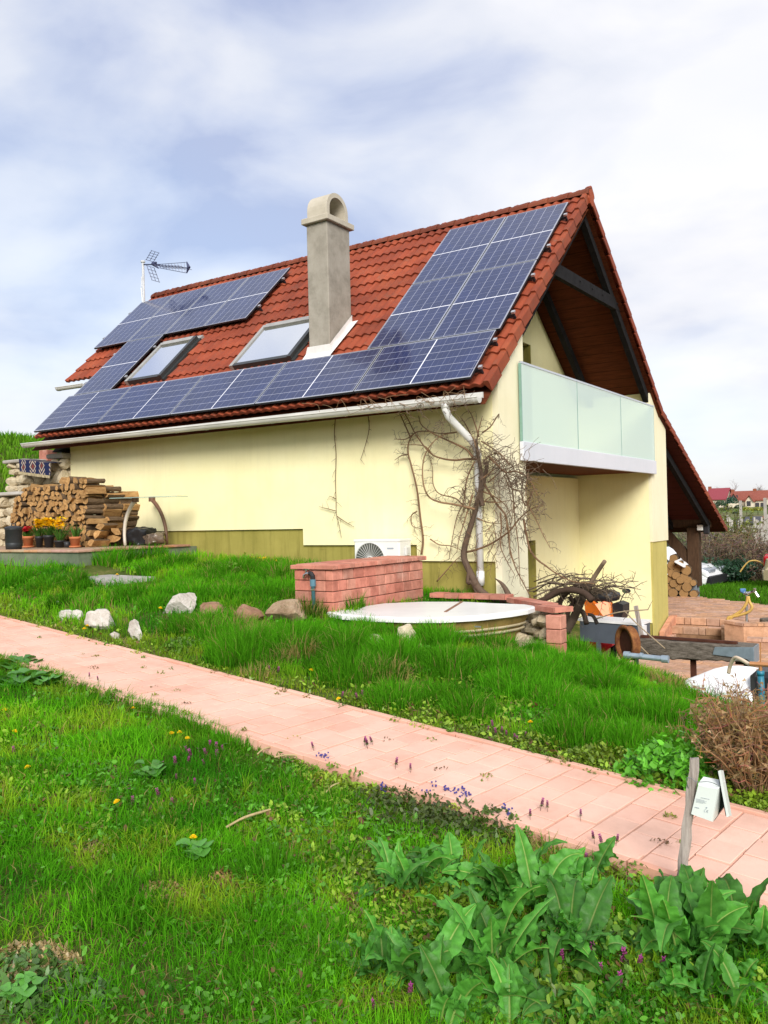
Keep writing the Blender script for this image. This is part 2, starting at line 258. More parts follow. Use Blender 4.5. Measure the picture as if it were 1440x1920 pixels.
    def rock(s, ctr, size, seed=0, n=6, rough=.22, c=None):
        r = random.Random(seed); vs = []; fs = []; dirs = [np.array([r.gauss(0, 1), r.gauss(0, 1), r.gauss(0, 1)]) for _ in range(9)]; dirs = [d/np.linalg.norm(d) for d in dirs]; cut = [r.uniform(.62, .9) for _ in dirs]; idx = {}
        for f in range(6):
            for i in range(n):
                for j in range(n):
                    q = []
                    for di, dj in ((0, 0), (1, 0), (1, 1), (0, 1)):
                        u = (i+di)/n*2-1; w = (j+dj)/n*2-1; p = [(1, u, w), (-1, w, u), (w, 1, u), (u, -1, w), (u, w, 1), (w, u, -1)][f]; key = tuple(round(x, 4) for x in p)
                        if key not in idx:
                            d = np.array(p, float); d = d/np.linalg.norm(d)*.55+d*.45; 
                            for dd, cc in zip(dirs, cut):
                                e = d@dd
                                if e > cc: d = d-dd*(e-cc)
                            d = d*(1+rough*(float(fbm(d[0]*2.3+seed, d[1]*2.3+d[2]*1.7, seed % 17))-.5)); idx[key] = len(vs); vs.append(np.asarray(ctr)+d*np.asarray(size))
                        q.append(idx[key])
                    fs.append(tuple(q))
        return s.add(vs, fs, c)
    def mesh(s, name, mats, smooth=False, base=(0, 0, 0)):
        me = bpy.data.meshes.new(name); b = np.asarray(base, float)
        me.from_pydata([tuple(np.asarray(p)-b) for p in s.v], [], s.f)
        for m in (mats if isinstance(mats, (list, tuple)) else [mats]): me.materials.append(M[m])
        if any(s.mi): me.polygons.foreach_set('material_index', s.mi)
        ca = me.attributes.new('Col', 'FLOAT_COLOR', 'POINT'); ca.data.foreach_set('color', np.array([tuple(c)+(1,) for c in s.c], dtype=np.float32).ravel())
        if smooth: me.polygons.foreach_set('use_smooth', [True]*len(s.f))
        me.update(); return me
def wloc(o):
    p = np.zeros(3)
    while o is not None: p = p+np.array(o.location); o = o.parent
    return p
def tag(o, label, cat, group=None):
    o['label'] = label; o['category'] = cat
    if group: o['group'] = group
    return o
def thing(name, label, cat, loc, group=None):
    o = bpy.data.objects.new(name, None); o.empty_display_size = .2; COL.objects.link(o); o.location = tuple(loc); return tag(o, label, cat, group)
def part(name, mb, mats, parent, smooth=False, label=None):
    o = bpy.data.objects.new(name, mb.mesh(name, mats, smooth, wloc(parent))); COL.objects.link(o); o.parent = parent
    if label: o['label'] = label
    return o
def solo(name, mb, mats, label, cat, loc, group=None, smooth=False):
    o = bpy.data.objects.new(name, mb.mesh(name, mats, smooth, loc)); COL.objects.link(o); o.location = tuple(loc); return tag(o, label, cat, group)
def struct(name, mb, mats, kind='structure', smooth=False):
    o = bpy.data.objects.new(name, mb.mesh(name, mats, smooth)); COL.objects.link(o); o['kind'] = kind; return o
def rawmesh(name, V, F, mat, C=None, smooth=False):   # big numpy meshes: F is a list of index arrays, all rows of one array the same length
    me = bpy.data.meshes.new(name); V = np.asarray(V, np.float32); me.vertices.add(len(V)); me.vertices.foreach_set('co', V.ravel())
    loops = np.concatenate([f.ravel() for f in F]).astype(np.int32); tot = np.concatenate([np.full(len(f), f.shape[1], np.int32) for f in F]); st = np.concatenate([[0], np.cumsum(tot)[:-1]]).astype(np.int32)
    me.loops.add(len(loops)); me.loops.foreach_set('vertex_index', loops); me.polygons.add(len(tot)); me.polygons.foreach_set('loop_start', st); me.polygons.foreach_set('loop_total', tot)
    if smooth: me.polygons.foreach_set('use_smooth', np.ones(len(tot), bool))
    if C is not None:
        ca = me.attributes.new('Col', 'FLOAT_COLOR', 'POINT'); ca.data.foreach_set('color', np.c_[np.asarray(C, np.float32), np.ones(len(V), np.float32)].ravel())
    me.materials.append(M[mat]); me.update(calc_edges=True); return me
def link(name, me, kind=None):
    o = bpy.data.objects.new(name, me); COL.objects.link(o)
    if kind: o['kind'] = kind
    return o
# ------------------------------------------------------------------ terrain
NP = np.array([.063, -.008, .998]); NP = NP/np.linalg.norm(NP)
def planeZ(x, y): return CAM[2]+(-1.7-NP[0]*(np.asarray(x)-CAM[0])-NP[1]*(np.asarray(y)-CAM[1]))/NP[2]
HD = np.array([-.9925, .1222]); HD = HD/np.linalg.norm(HD); SD = np.array([HD[1], -HD[0]])*-1.0
if SD[1] > 0: SD = -SD
PO = np.array([4.018, -4.475]); PW = 1.07
def pathuv(x, y): dx = np.asarray(x)-PO[0]; dy = np.asarray(y)-PO[1]; return dx*HD[0]+dy*HD[1], dx*SD[0]+dy*SD[1]
CT = []
for u in (-4, -1, 2, 5, 8, 11, 15):
    for v, dz in ((-.25, -.01), (.5, -.05), (1.3, -.07), (2.4, -.08), (4.2, -.10), (7, -.1)):
        p = PO+HD*u+SD*v; CT.append((p[0], p[1], planeZ(*p)+dz))
CT += [(-.68, -2.0, -2.74), (-1.25, -2.0, -2.72), (-.7, -.1, -2.76), (-1.3, -.1, -2.7), (-9, .46, -2.2), (-5.23, .46, -2.28), (-3.36, .46, -2.38), (-2, .46, -2.5), (.16, .46, -2.80), (-.2, -.2, -2.80),
       (-5.2, -1.85, -2.29), (-7, -1.9, -2.28), (-10, -2, -2.25), (-4.6, -1.7, -2.42), (-3.0, -1.5, -2.52), (-2.4, -2.4, -2.70), (-4, -2.8, -2.68), (-7, -2.9, -2.5), (-11, -3, -2.3), (-2.2, -.8, -2.58),
       (1.35, -.9, -3.24), (.3, -2.5, -2.88), (-.4, -2.5, -2.84), (1.1, -2.1, -2.98), (.7, -2.4, -2.92), (2.0, -1.4, -3.20), (2.4, -2.4, -3.22), (3.0, -2.5, -3.27), (4.0, -2.6, -3.36), (5, -2.4, -3.45), (6.5, -2.5, -3.55), (3.1, -1.6, -3.46), (4.2, -1.5, -3.58),
       (1.6, .2, -3.50), (2.4, -.3, -3.48), (3.4, -.6, -3.78), (4.6, -.4, -3.9), (.9, 1.2, -3.8), (2, 1.6, -4.15), (3.2, 1.0, -4.15), (4.6, 1.2, -4.2), (1.2, 3, -4.2), (2.5, 3.5, -4.26), (4, 4, -4.26), (.3, 4.5, -4.24), (.5, 6.8, -4.32), (2.5, 6.8, -4.30), (4.5, 7, -4.26),
       (.5, 9, -4.1), (2, 12, -4.0), (4, 11.5, -4.0), (.5, 13.5, -3.98), (-2, 12.5, -4.0), (7, 9, -4.0), (7, 3, -4.1), (-6, 5, -3), (-3, 8, -3.6), (-10, 4, -1.9), (-12.5, 1, -1.7), (-13, -3, -2.0), (-12, 5, -1.2), (-7, 10, -3.2)]
CT = np.array(CT); _n = len(CT)
def _tps(r2): return np.where(r2 > 1e-9, r2*np.log(np.maximum(r2, 1e-9)), 0)
_d = ((CT[:, None, :2]-CT[None, :, :2])**2).sum(-1); _A = np.zeros((_n+3, _n+3)); _A[:_n, :_n] = _tps(_d)+np.eye(_n)*.08; _A[:_n, _n] = 1; _A[:_n, _n+1:] = CT[:, :2]; _A[_n, :_n] = 1; _A[_n+1:, :_n] = CT[:, :2].T
_w = np.linalg.solve(_A, np.r_[CT[:, 2], 0, 0, 0])
def farH(x, y):
    b = np.interp(y, [-80, 12, 20, 27, 45, 80, 120, 170, 240, 300, 500, 900], [-3.4, -4.0, -4.1, -4.2, -4.5, -4.6, -4.0, -3.1, -1.9, -1.2, 0, 2])
    k = 1-sst(18, 60, y); hill = (2.7*sst(-11.5, -19, x)+0.5*sst(-16, -26, x))*k
    left = np.where(np.asarray(x) < 0, sst(-4, -14, x)*2.1*k, 0); return b+hill+left
def H(x, y):
    x = np.atleast_1d(np.asarray(x, float)); y = np.atleast_1d(np.asarray(y, float)); sh = x.shape; x = x.ravel(); y = y.ravel(); out = farH(x, y)
    dx = np.maximum(np.maximum(-12.5-x, x-8), 0); dy = np.maximum(np.maximum(-14-y, y-13), 0); w = 1-sst(0, 6, np.hypot(dx, dy)); k = w > 0
    if k.any():
        X = x[k]; Y = y[k]; t = np.zeros(len(X))
        for a in range(0, len(X), 20000): t[a:a+20000] = _tps((X[a:a+20000, None]-CT[None, :, 0])**2+(Y[a:a+20000, None]-CT[None, :, 1])**2)@_w[:_n]
        t += _w[_n]+_w[_n+1]*X+_w[_n+2]*Y; out[k] = out[k]*(1-w[k])+t*w[k]
    u, v = pathuv(x, y); inp = (v > -.03) & (v < PW+.03) & (u > -9) & (u < 20); out = np.where(inp, np.minimum(out, planeZ(x, y)-.06), out)
    bump = (fbm(x*1.7, y*1.7, 3)-.5)*.07*sst(.05, .5, np.where(v > PW/2, v-PW, -v)); out = out+bump*(w > 0)
    return out.reshape(sh)
def h1(x, y): return float(H(x, y)[0])
def onground(px, py):       # where a sight line meets the terrain
    d = ray(px, py); t = np.r_[np.arange(1.2, 25, .06), np.arange(25, 400, .6)]; P = CAM+d*t[:, None]; z = H(P[:, 0], P[:, 1]); k = np.nonzero(P[:, 2] < z)[0]
    i = k[0] if len(k) else len(t)-1; p = P[i].copy(); p[2] = z[i]; return p
fx = np.arange(-15, 9.01, .14); fy = np.arange(-11, 15.01, .14)
gx = np.r_[[-900, -500, -300, -180, -120, -80, -60, -48, -40], np.arange(-36, -15, .8), fx, np.arange(9.5, 20, 1.5), [24, 32, 45, 70, 120, 200, 400, 900]]
gy = np.r_[[-300, -120, -60, -35, -22, -16, -13], fy, np.arange(15.5, 40, .8), np.arange(41, 130, 3), np.arange(134, 330, 8), [350, 400, 500, 650, 900, 1500]]
GX, GY = np.meshgrid(gx, gy); GZ = H(GX, GY); nx = len(gx); ny = len(gy)
ii = np.arange(nx*ny).reshape(ny, nx); F = np.stack([ii[:-1, :-1], ii[:-1, 1:], ii[1:, 1:], ii[1:, :-1]], -1).reshape(-1, 4)
link('ground', rawmesh('ground', np.c_[GX.ravel(), GY.ravel(), GZ.ravel()], [F], 'soil_ground', smooth=True), 'structure')
# ------------------------------------------------------------------ path: pavers in stretcher rows across the walk, kerb stones along both edges
def pth(u, v, dz=0.): p = PO+HD*u+SD*v; return (p[0], p[1], float(planeZ(*p))+dz)
mb = MB()
def pav(u0, u1, v0, v1, z0, z1, c):
    e = .0035; g = .0042; u0 += g; u1 -= g; v0 += g; v1 -= g; j = random.uniform(-.0045, .0045)
    vs = [pth(u, v, z0) for u, v in ((u0, v0), (u1, v0), (u1, v1), (u0, v1))]+[pth(u, v, z1-e*.7+j) for u, v in ((u0, v0), (u1, v0), (u1, v1), (u0, v1))]+[pth(u, v, z1+j) for u, v in ((u0+e, v0+e), (u1-e, v0+e), (u1-e, v1-e), (u0+e, v1-e))]
    mb.add(vs, [(0, 1, 5, 4), (1, 2, 6, 5), (2, 3, 7, 6), (3, 0, 4, 7), (4, 5, 9, 8), (5, 6, 10, 9), (6, 7, 11, 10), (7, 4, 8, 11), (8, 9, 10, 11)], c)
def pcol(a=.08): k = random.uniform(1-a, 1+a*.6); w = random.uniform(-.02, .03); return (.74*k, (.44+w)*k, (.34+w)*k)
u = -6.; row = 0
while u < 17:
    off = [0, .115, .06, .17][row % 4]; v = .055-off
    while v < PW-.06:
        a = max(v, .055); b = min(v+.235, PW-.055)
        if b-a > .03: pav(u, u+.165, a, b, -.05, 0, pcol())
        v += .235
    u += .165; row += 1
u = -6.
while u < 17:
    ln = .42; k = pcol(.08); pav(u, u+ln, 0, .055, -.10, .012, (k[0]*.93, k[1]*.86, k[2]*.82)); k = pcol(.08); pav(u, u+ln, PW-.055, PW, -.12, .006, (k[0]*.92, k[1]*.83, k[2]*.78)); u += ln
struct('path', mb, 'paver')
mb = MB(); mb.add([pth(-6, .01, -.022), pth(17, .01, -.022), pth(17, PW-.01, -.022), pth(-6, PW-.01, -.022)], [(0, 1, 2, 3)]); struct('path_bedding', mb, 'soil_joint')
# ------------------------------------------------------------------ house
AL = .7532; CA, SA = math.cos(AL), math.sin(AL); NR = np.array([0, -SA, CA])
XF = .15                      # gable front plane
YW = .50                      # long wall plane
XV = .235                     # tile verge
XL = -8.93; XL2 = -9.86       # left ends of the roof, low part and high part
XW = -8.43                    # left end of the long wall
RY, RZ = 3.82, 3.404
TZ = lambda y: .9377*y-.178   # tile plane, front slope
house = thing('house', 'lemon yellow house with steep red tiled roof and glass balcony in the gable', 'house', (-4, 4, -3))
def rp(x, s, off=-.13): return np.array([x, s*CA, s*SA])+NR*off   # point on the front slope, s metres up it
S_R = RY/CA+.02
def tiles(mb, x0, x1, s0, s1, fn, course=.345, per=.155, uc=.028, amp=.034):
    # fn(x, s, height) -> point; rolls along x, stepped courses along s
    cols = np.arange(x0, x1+1e-6, per/8); nc = len(cols); rows = []; s = s0; k = 0; nrow = 0
    prof = amp*(.5+.5*np.cos(2*math.pi*(cols-x1)/per))**.75; first = True
    while s < s1-1e-3:
        e = min(s+course, s1)
        tcol = [random.uniform(.82, 1.16) for _ in range(int(nc/16)+3)]; dz = [random.uniform(-.004, .004) for _ in range(int(nc/16)+3)]
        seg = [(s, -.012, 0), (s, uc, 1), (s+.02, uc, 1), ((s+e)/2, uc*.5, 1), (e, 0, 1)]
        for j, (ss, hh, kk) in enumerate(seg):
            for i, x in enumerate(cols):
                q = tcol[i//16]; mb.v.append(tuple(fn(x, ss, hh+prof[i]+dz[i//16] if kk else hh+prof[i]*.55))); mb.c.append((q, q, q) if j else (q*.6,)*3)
        nrow += len(seg); s = e
    for r in range(nrow-1):
        o = len(mb.v)-nrow*nc+r*nc
        for i in range(nc-1): mb.f.append((o+i, o+i+1, o+nc+i+1, o+nc+i)); mb.mi.append(mb.m)
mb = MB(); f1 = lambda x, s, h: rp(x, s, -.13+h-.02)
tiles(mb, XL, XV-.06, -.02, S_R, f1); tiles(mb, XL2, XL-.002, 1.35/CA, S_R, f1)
# verge tiles: stepped angular caps along the near edge
s = -.03
while s < S_R-.1:
    e = min(s+.36, S_R); k = random.uniform(.9, 1.15); c = (k, k*1.05, k); a = .05; b = .012
    pr = lambda s_, up: [rp(XV-.085, s_, -.13+.0+up), rp(XV-.07, s_, -.13+.035+up), rp(XV-.012, s_, -.13+.035+up), rp(XV, s_, -.13+.015+up), rp(XV, s_, -.13-.12+up), rp(XV-.015, s_, -.13-.12+up)]
    A = pr(s, .03); B = pr(e, 0.); n = 6; mb.add(A+B, [tuple(range(n))[::-1], tuple(range(n, 2*n))]+[(i, (i+1) % n, n+(i+1) % n, n+i) for i in range(n)], c); s += .345
# back slope, kinked to a flatter pitch over the carport
KY, KZ = 7.70, .26; BK = (RZ-.26)/3.88; EY, EZ = 13.36, -2.22; bl = math.hypot(KY-RY, RZ-KZ); cl = math.hypot(EY-KY, KZ-EZ)
b1 = np.array([0, KY-RY, KZ-RZ])/bl; b2 = np.array([0, EY-KY, EZ-KZ])/cl; n1 = np.array([0, -b1[2], b1[1]]); n2 = np.array([0, -b2[2], b2[1]])
g1 = lambda x, s, h: np.array([x, RY, RZ])+b1*(bl-s)+n1*(h-.02); g2 = lambda x, s, h: np.array([x, KY, KZ])+b2*(cl-s)+n2*(h-.02)
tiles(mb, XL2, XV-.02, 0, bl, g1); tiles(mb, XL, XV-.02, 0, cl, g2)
for g, ln in ((g1, bl), (g2, cl)):
    s = 0
    while s < ln-.05:
        e = min(s+.36, ln); k = random.uniform(.85, 1.1); pr = lambda s_, up: [g(XV-.06, s_, .05+up), g(XV, s_, .045+up), g(XV, s_, -.07+up), g(XV-.02, s_, -.07+up)]
        A = pr(s, .028); B = pr(e, .002); mb.add(A+B, [(3, 2, 1, 0), (4, 5, 6, 7)]+[(i, (i+1) % 4, 4+(i+1) % 4, 4+i) for i in range(4)], (k, k, k)); s += .345
roof = part('roof', mb, 'clay_tile', house)
# ridge caps
mb = MB(); x = XV+.02; k = 0
while x > XL2:
    e = max(x-.37, XL2-.02); q = random.uniform(.7, .95); vs = []
    for xx, rr in ((x, .150), (x-.03, .153), (e, .128)):
        for a in range(9): t = math.pi*a/8; vs.append((xx, RY-math.cos(t)*rr, RZ-.075+math.sin(t)*rr*.85))
    mb.add(vs, [(j*9+i, j*9+i+1, (j+1)*9+i+1, (j+1)*9+i) for j in range(2) for i in range(8)]+[tuple(range(9))], (q*.8, q*.95, q*1.0)); x -= .345
x = XV+.03; mb.add([(x, RY+math.sin(a)*.115*(1 if math.cos(a) > 0 else .8), RZ-.08+math.cos(a)*(.115 if math.cos(a) > 0 else .17)) for a in [2*math.pi*i/10 for i in range(10)]]+[(x-.03, RY+math.sin(a)*.11, RZ-.08+math.cos(a)*(.11 if math.cos(a) > 0 else .15)) for a in [2*math.pi*i/10 for i in range(10)]], [tuple(range(10))]+[(i, 10+i, 10+(i+1) % 10, (i+1) % 10) for i in range(10)], (1.25, 1.3, 1.2))
part('ridge_cap', mb, 'clay_tile', roof)
# boarded undersides, rafters, purlins
mb = MB(); O = .27; D = -1.32
def und(y): return TZ(y)-O if y <= RY else RZ-BK*(y-RY)-O+(O-.12)*(y-RY)/(KY-RY) if y <= KY else KZ-(KZ-EZ)/(EY-KY)*(y-KY)-.13
mb.add([(XV-.03, -.02, TZ(-.02)-.16), (XL+.02, -.02, TZ(-.02)-.16), (XL+.02, RY, und(RY)), (XV-.03, RY, und(RY))], [(0, 1, 2, 3)])
mb.add([(XV-.03, RY+.001, und(RY)), (XL+.02, RY+.001, und(RY)), (XL+.02, KY, und(KY)), (XV-.03, KY, und(KY))], [(0, 1, 2, 3)])
part('soffit', mb, 'boards_brown', house)
mb = MB(); mb.add([(XV-.03, KY, KZ-.10), (XL+.02, KY, KZ-.10), (XL+.02, EY-.02, EZ-.06), (XV-.03, EY-.02, EZ-.06)], [(0, 1, 2, 3)]); part('carport_soffit', mb, 'tile_underside', house)
mb = MB()
for xx in (XV-.16, -1.02):
    mb.bar((xx, .50, TZ(.50)-.25), (xx, RY, RZ-.33), .10, .15); mb.bar((xx, RY, RZ-.33), (xx, KY-.15, KZ-.13), .10, .14)
for xx in (XV-.30, -.95, -2.1, -3.3, -4.6): mb.bar((xx, KY-.1, KZ-.20), (xx, EY-.75, EZ+.10), .10, .15)
part('rafter', mb, 'beam_dark', house)
mb = MB(); mb.bar((.09, 2.35, 1.90), (.09, 6.0, 1.93), .08, .20)
for yy in (3.55, 4.1, 4.6, 5.35): mb.tube([(.135, yy, 1.93), (.147, yy, 1.93)], .016, 8, (2.5, 2.5, 2.5))
part('collar_beam', mb, 'beam_dark', house)
# walls ---------------------------------------------------------------
zt = TZ(YW)-.20; FB = -3.0
YI, YO, YJ = 1.25, 8.18, 7.12      # near fin inner face, far fin outer and inner face
def wallpoly(pts, d, mat, name='wall', lab=None): m_ = MB(); m_.prism(pts, d); return part(name, m_, mat, house, label=lab)
wallpoly([(XW, YW, -2.05), (-3.05, YW, -2.05), (-3.05, YW, -2.06), (XF-.09, YW, -2.06), (XF-.09, YW, zt), (XW, YW, zt)], (0, .24, 0), 'plaster_lemon', lab='long lemon yellow side wall under the gutter')
for a, b, c in ((XW, -3.05, -1.845), (-3.05, -1.1, -2.085), (-1.1, .06, -2.30)):   # insulation skin stands proud of the plinth, its lower edge stepped
    m_ = MB(); m_.box((a, YW-.05, c), (b, YW-.0005, zt-.002)); part('insulation_skin', m_, 'plaster_lemon', house)
m_ = MB(); m_.box((.061, YW-.05, -3.3), (XF-.083, YW-.0005, zt-.002)); part('corner_strip', m_, 'plaster_lemon', house)
m_ = MB(); m_.box((XW+.01, YW-.012, -3.4), (.0605, YW+.2, -1.80)); part('plinth', m_, 'plaster_olive', house)
# near fin (front end of the side wall), raked along the roof
wallpoly([(XF+.002, YW-.047, -3.6), (XF+.002, YI, -3.6), (XF+.002, YI, TZ(YI)-.27), (XF+.002, YW-.047, TZ(YW-.047)-.22)], (-.085, 0, 0), 'plaster_cream', lab='cream gable end of the side wall, full height')
wallpoly([(XF-.084, YW+.05, -3.6), (XF-.084, YI-.001, -3.6), (XF-.084, YI-.001, TZ(YI)-.30), (XF-.084, YW+.05, TZ(YW+.05)-.30)], (-1.4, 0, 0), 'plaster_lemon')
# far fin
wallpoly([(XF, YJ, -2.30), (XF, YO, -2.30), (XF, YO, und(YO)+.02), (XF, YJ+.28, und(YJ+.28)+.02), (XF, YJ+.28, .56), (XF, YJ, .56)], (-.06, 0, 0), 'plaster_cream', lab='cream front skin of the far gable end')
wallpoly([(XF-.061, YJ, -3.86), (XF-.061, YO-.03, -3.86), (XF-.061, YO-.03, und(YO)+.0), (XF-.061, YJ+.28, und(YJ+.28)), (XF-.061, YJ+.28, .56), (XF-.061, YJ, .56)], (-8.4, 0, 0), 'plaster_lemon', lab='side wall facing the recess')
m_ = MB(); m_.box((-8.3, YJ+.03, -4.5), (XF-.075, YO-.06, -3.861)); part('plinth', m_, 'plaster_olive', house)
m_ = MB(); m_.box((XF-.0605, YJ+.015, -4.5), (XF-.02, YO-.06, -2.301)); part('plinth', m_, 'plaster_olive_pale', house)
# recessed gable wall with a doorway on each storey
DY0, DY1 = 2.2, 4.92
def rect(m_, y0, y1, z0, z1, x=D, th=.3):
    m_.box((x-th, y0, z0), (x, y1, z1))
m_ = MB(); zu = -.80
rect(m_, YI, DY0, -3.5, -1.02); rect(m_, DY1, YJ-.001, -3.5, -1.02); rect(m_, DY0, DY1, -2.18, -1.02)
e_ = .03
m_.prism([(D, YI, zu), (D, DY0, zu), (D, DY0, und(DY0)-e_), (D, YI, und(YI)-e_)], (-.3, 0, 0)); m_.prism([(D, DY1, zu), (D, YJ-.001, zu), (D, YJ-.001, und(YJ)-e_), (D, DY1, und(DY1)-e_)], (-.3, 0, 0))
m_.prism([(D, DY0, 1.33), (D, DY1, 1.33), (D, DY1, und(DY1)-e_), (D, RY, und(RY)-e_), (D, DY0, und(DY0)-e_)], (-.3, 0, 0))
part('recess_wall', m_, 'plaster_lemon', house)
for z0, z1 in ((-3.5, -2.18), (zu, 1.33)):
    m_ = MB(); m_.box((D-.28, DY0+.001, z0), (D-.24, DY1-.001, z1-.001)); dr = part('glass_door', m_, 'window_frame', house); m_ = MB(); m_.box((D-.239, DY0+.09, z0+.1), (D-.235, DY1-.09, z1-.09)); part('pane', m_, 'car_glass', dr)
    m_ = MB(); m_.box((D-.2399, DY1-.03, z0), (D-.001, DY1-.0005, z1-.0005)); part('door_reveal', m_, 'plaster_olive', house)  # olive here paints the shade inside the door niche
m_ = MB(); m_.tube([(D-.001, DY1-.2, -2.9), (D+.02, DY1-.2, -2.9)], .03, 10)
# balcony
m_ = MB(); m_.box((D, YI+.001, -.96), (XF+.02, YJ-.001, -.80)); balc = part('balcony', m_, 'boards_brown', house)
m_ = MB(); m_.box((XF+.021, 1.03, -1.0), (XF+.075, YJ+.09, -.745), bev=.006); part('fascia', m_, 'fascia_white', balc)
gy_ = [1.06, 3.11, 5.19, YJ+.07]
for a, b in zip(gy_, gy_[1:]):
    m_ = MB(); m_.box((XF+.040, a+.010, -.743), (XF+.052, b-.010, .29)); m_.m = 1; m_.box((XF+.0395, b-.0095, -.743), (XF+.0525, b-.004, .29)); m_.box((XF+.0395, a+.004, -.743), (XF+.0525, a+.0095, .29)); part('glass_panel', m_, ['balcony_glass', 'glass_edge'], balc)
m_ = MB(); m_.box((XF+.034, 1.04, .291), (XF+.058, YJ+.08, .318)); part('handrail', m_, 'panel_frame', balc)
m_ = MB(); m_.box((XF+.03, 1.03, -.743), (XF+.062, 1.055, .29)); part('end_post', m_, 'glass_edge', balc)
# chimney
m_ = MB(); cx0, cx1, cy0, cy1 = -3.315, -2.915, 1.03, 1.62
m_.box((cx0, cy0, .5), (cx1, cy1, 2.84), bev=.012); ch = part('chimney', m_, 'concrete_chimney', house)
m_ = MB(); m_.box((cx0-.055, cy0-.06, 2.841), (cx1+.055, cy1+.06, 2.93), bev=.008); part('cap_slab', m_, 'concrete_cap', ch)
m_ = MB(); cyc = (cy0+cy1)/2; ro, ri, zb, zs = .275, .205, 2.931, 3.06; vs = []
arc = lambda r: [(cyc-r, zb)]+[(cyc-r*math.cos(math.pi*i/16), zs+r*1.0*math.sin(math.pi*i/16)) for i in range(17)]+[(cyc+r, zb)]
o_, i_ = arc(ro), arc(ri); n = len(o_)
for xx in (cx0+.01, cx1-.01): vs += [(xx, y, z) for y, z in o_]+[(xx, y, z) for y, z in i_]
fs = []
for k in range(n-1): fs += [(k, k+1, 2*n+k+1, 2*n+k), (n+k, 3*n+k, 3*n+k+1, n+k+1), (k, n+k, n+k+1, k+1), (2*n+k, 2*n+k+1, 3*n+k+1, 3*n+k)]
m_.add(vs, fs); m_.add([(cx0+.011, y, z) for y, z in i_], [tuple(range(n))]); part('cowl', m_, 'concrete_cap', ch)
m_ = MB()   # flashing: apron below, stepped strips up each side
zf = lambda y: TZ(y)+.035
m_.add([(cx0-.06, cy0-.13, zf(cy0-.13)+.02), (cx1+.08, cy0-.13, zf(cy0-.13)+.02), (cx1+.08, cy0-.012, zf(cy0)+.02), (cx0-.06, cy0-.012, zf(cy0)+.02), (cx0-.02, cy0-.013, zf(cy0)+.13), (cx1+.013, cy0-.013, zf(cy0)+.13)], [(0, 1, 2, 3), (3, 2, 5, 4)])
m_.add([(cx1+.013, cy0-.013, zf(cy0)+.13), (cx1+.013, cy1, zf(cy1)+.13), (cx1+.013, cy1, zf(cy1)+.02), (cx1+.013, cy0-.013, zf(cy0)+.02), (cx1+.09, cy1+.05, zf(cy1)+.04), (cx1+.09, cy0-.1, zf(cy0-.1)+.04)], [(3, 2, 1, 0), (3, 5, 4, 2)])
part('flashing', m_, 'lead_flashing', ch)
# skylights
def skylight(x0, x1, y0, y1, lift):
    s0, s1 = y0/CA, y1/CA; m_ = MB(); t, w = .07, .075
    def slab(a0, a1, b0, b1, h0, h1, m=0):
        m_.m = m; q = [rp(a, b, -.13+h) for h in (h0, h1) for a, b in ((a0, b0), (a1, b0), (a1, b1), (a0, b1))]; m_.add(q, [(0, 3, 2, 1), (4, 5, 6, 7), (0, 1, 5, 4), (1, 2, 6, 5), (2, 3, 7, 6), (3, 0, 4, 7)]); m_.m = 0
    slab(x0, x0+w, s0, s1, -.05, .10, 1); slab(x1-w, x1, s0, s1, -.05, .11); slab(x0+w+.001, x1-w-.001, s0, s0+w, -.05, .095); slab(x0+w+.001, x1-w-.001, s1-w*1.5, s1, -.05, .115, 1)
    slab(x0-.05, x1+.05, s1+.001, s1+.10, -.05, .05, 1); slab(x1+.001, x1+.06, s0-.03, s1, -.05, .045)
    k = part('skylight', m_, ['window_frame', 'frame_light'], house); m_ = MB(); slab_ = [rp(a, b, -.13+.082) for a, b in ((x0+w, s0+w), (x1-w, s0+w), (x1-w, s1-w*1.5), (x0+w, s1-w*1.5))]
    m_.add(slab_, [(0, 1, 2, 3)]); part('pane', m_, 'skylight_glass', k)
skylight(-4.93, -3.62, .92, 1.80, 0); skylight(-7.56, -6.60, .96, 1.86, 0)
# gutters and downpipe
def gutter(x0, x1, y, z, r, fall=0.):
    m_ = MB(); n = 10; vs = []
    xs = np.linspace(x0, x1, 14)
    for rr in (r, r-.008):
        for x in xs:
            zz = z+fall*(x-x0)/(x1-x0)
            for k in range(n+1): a = math.pi+math.pi*k/n; vs.append((x, y+rr*math.cos(a), zz+rr*math.sin(a)))
    w = n+1; o = len(xs)*w
    for i in range(len(xs)-1):
        for k in range(n): m_.f.append((i*w+k, i*w+k+1, (i+1)*w+k+1, (i+1)*w+k)); m_.f.append((o+i*w+k, o+(i+1)*w+k, o+(i+1)*w+k+1, o+i*w+k+1))
        m_.f.append((i*w, (i+1)*w, o+(i+1)*w, o+i*w)); m_.f.append((i*w+n, o+i*w+n, o+(i+1)*w+n, (i+1)*w+n))
    m_.v = vs; m_.c = [(1, 1, 1)]*len(vs); m_.mi = [0]*len(m_.f); m_.f += [tuple(range(w)), tuple(range((len(xs)-1)*w, len(xs)*w))]; m_.mi += [0, 0]
    m_.tube([(x0, y-r, z+.004), (x1, y-r, z+fall+.004)], .011, 6)
    nb = int((x1-x0)/.62)
    for k in range(nb+1):
        x = x0+.05+(x1-x0-.1)*k/max(nb, 1); zz = z+fall*(x-x0)/(x1-x0); m_.add([(x+dx, y+(r+.006)*math.cos(math.pi+math.pi*i/8), zz+(r+.006)*math.sin(math.pi+math.pi*i/8)) for dx in (-.014, .014) for i in range(9)], [(i, i+1, 10+i, 9+i) for i in range(8)])
    return part('gutter', m_, 'gutter_white', house)
gut = gutter(-9.0, .17, -.10, -.235, .064, -.05); gutter(-9.9, -9.05, 1.27, 1.03, .06, -.01)
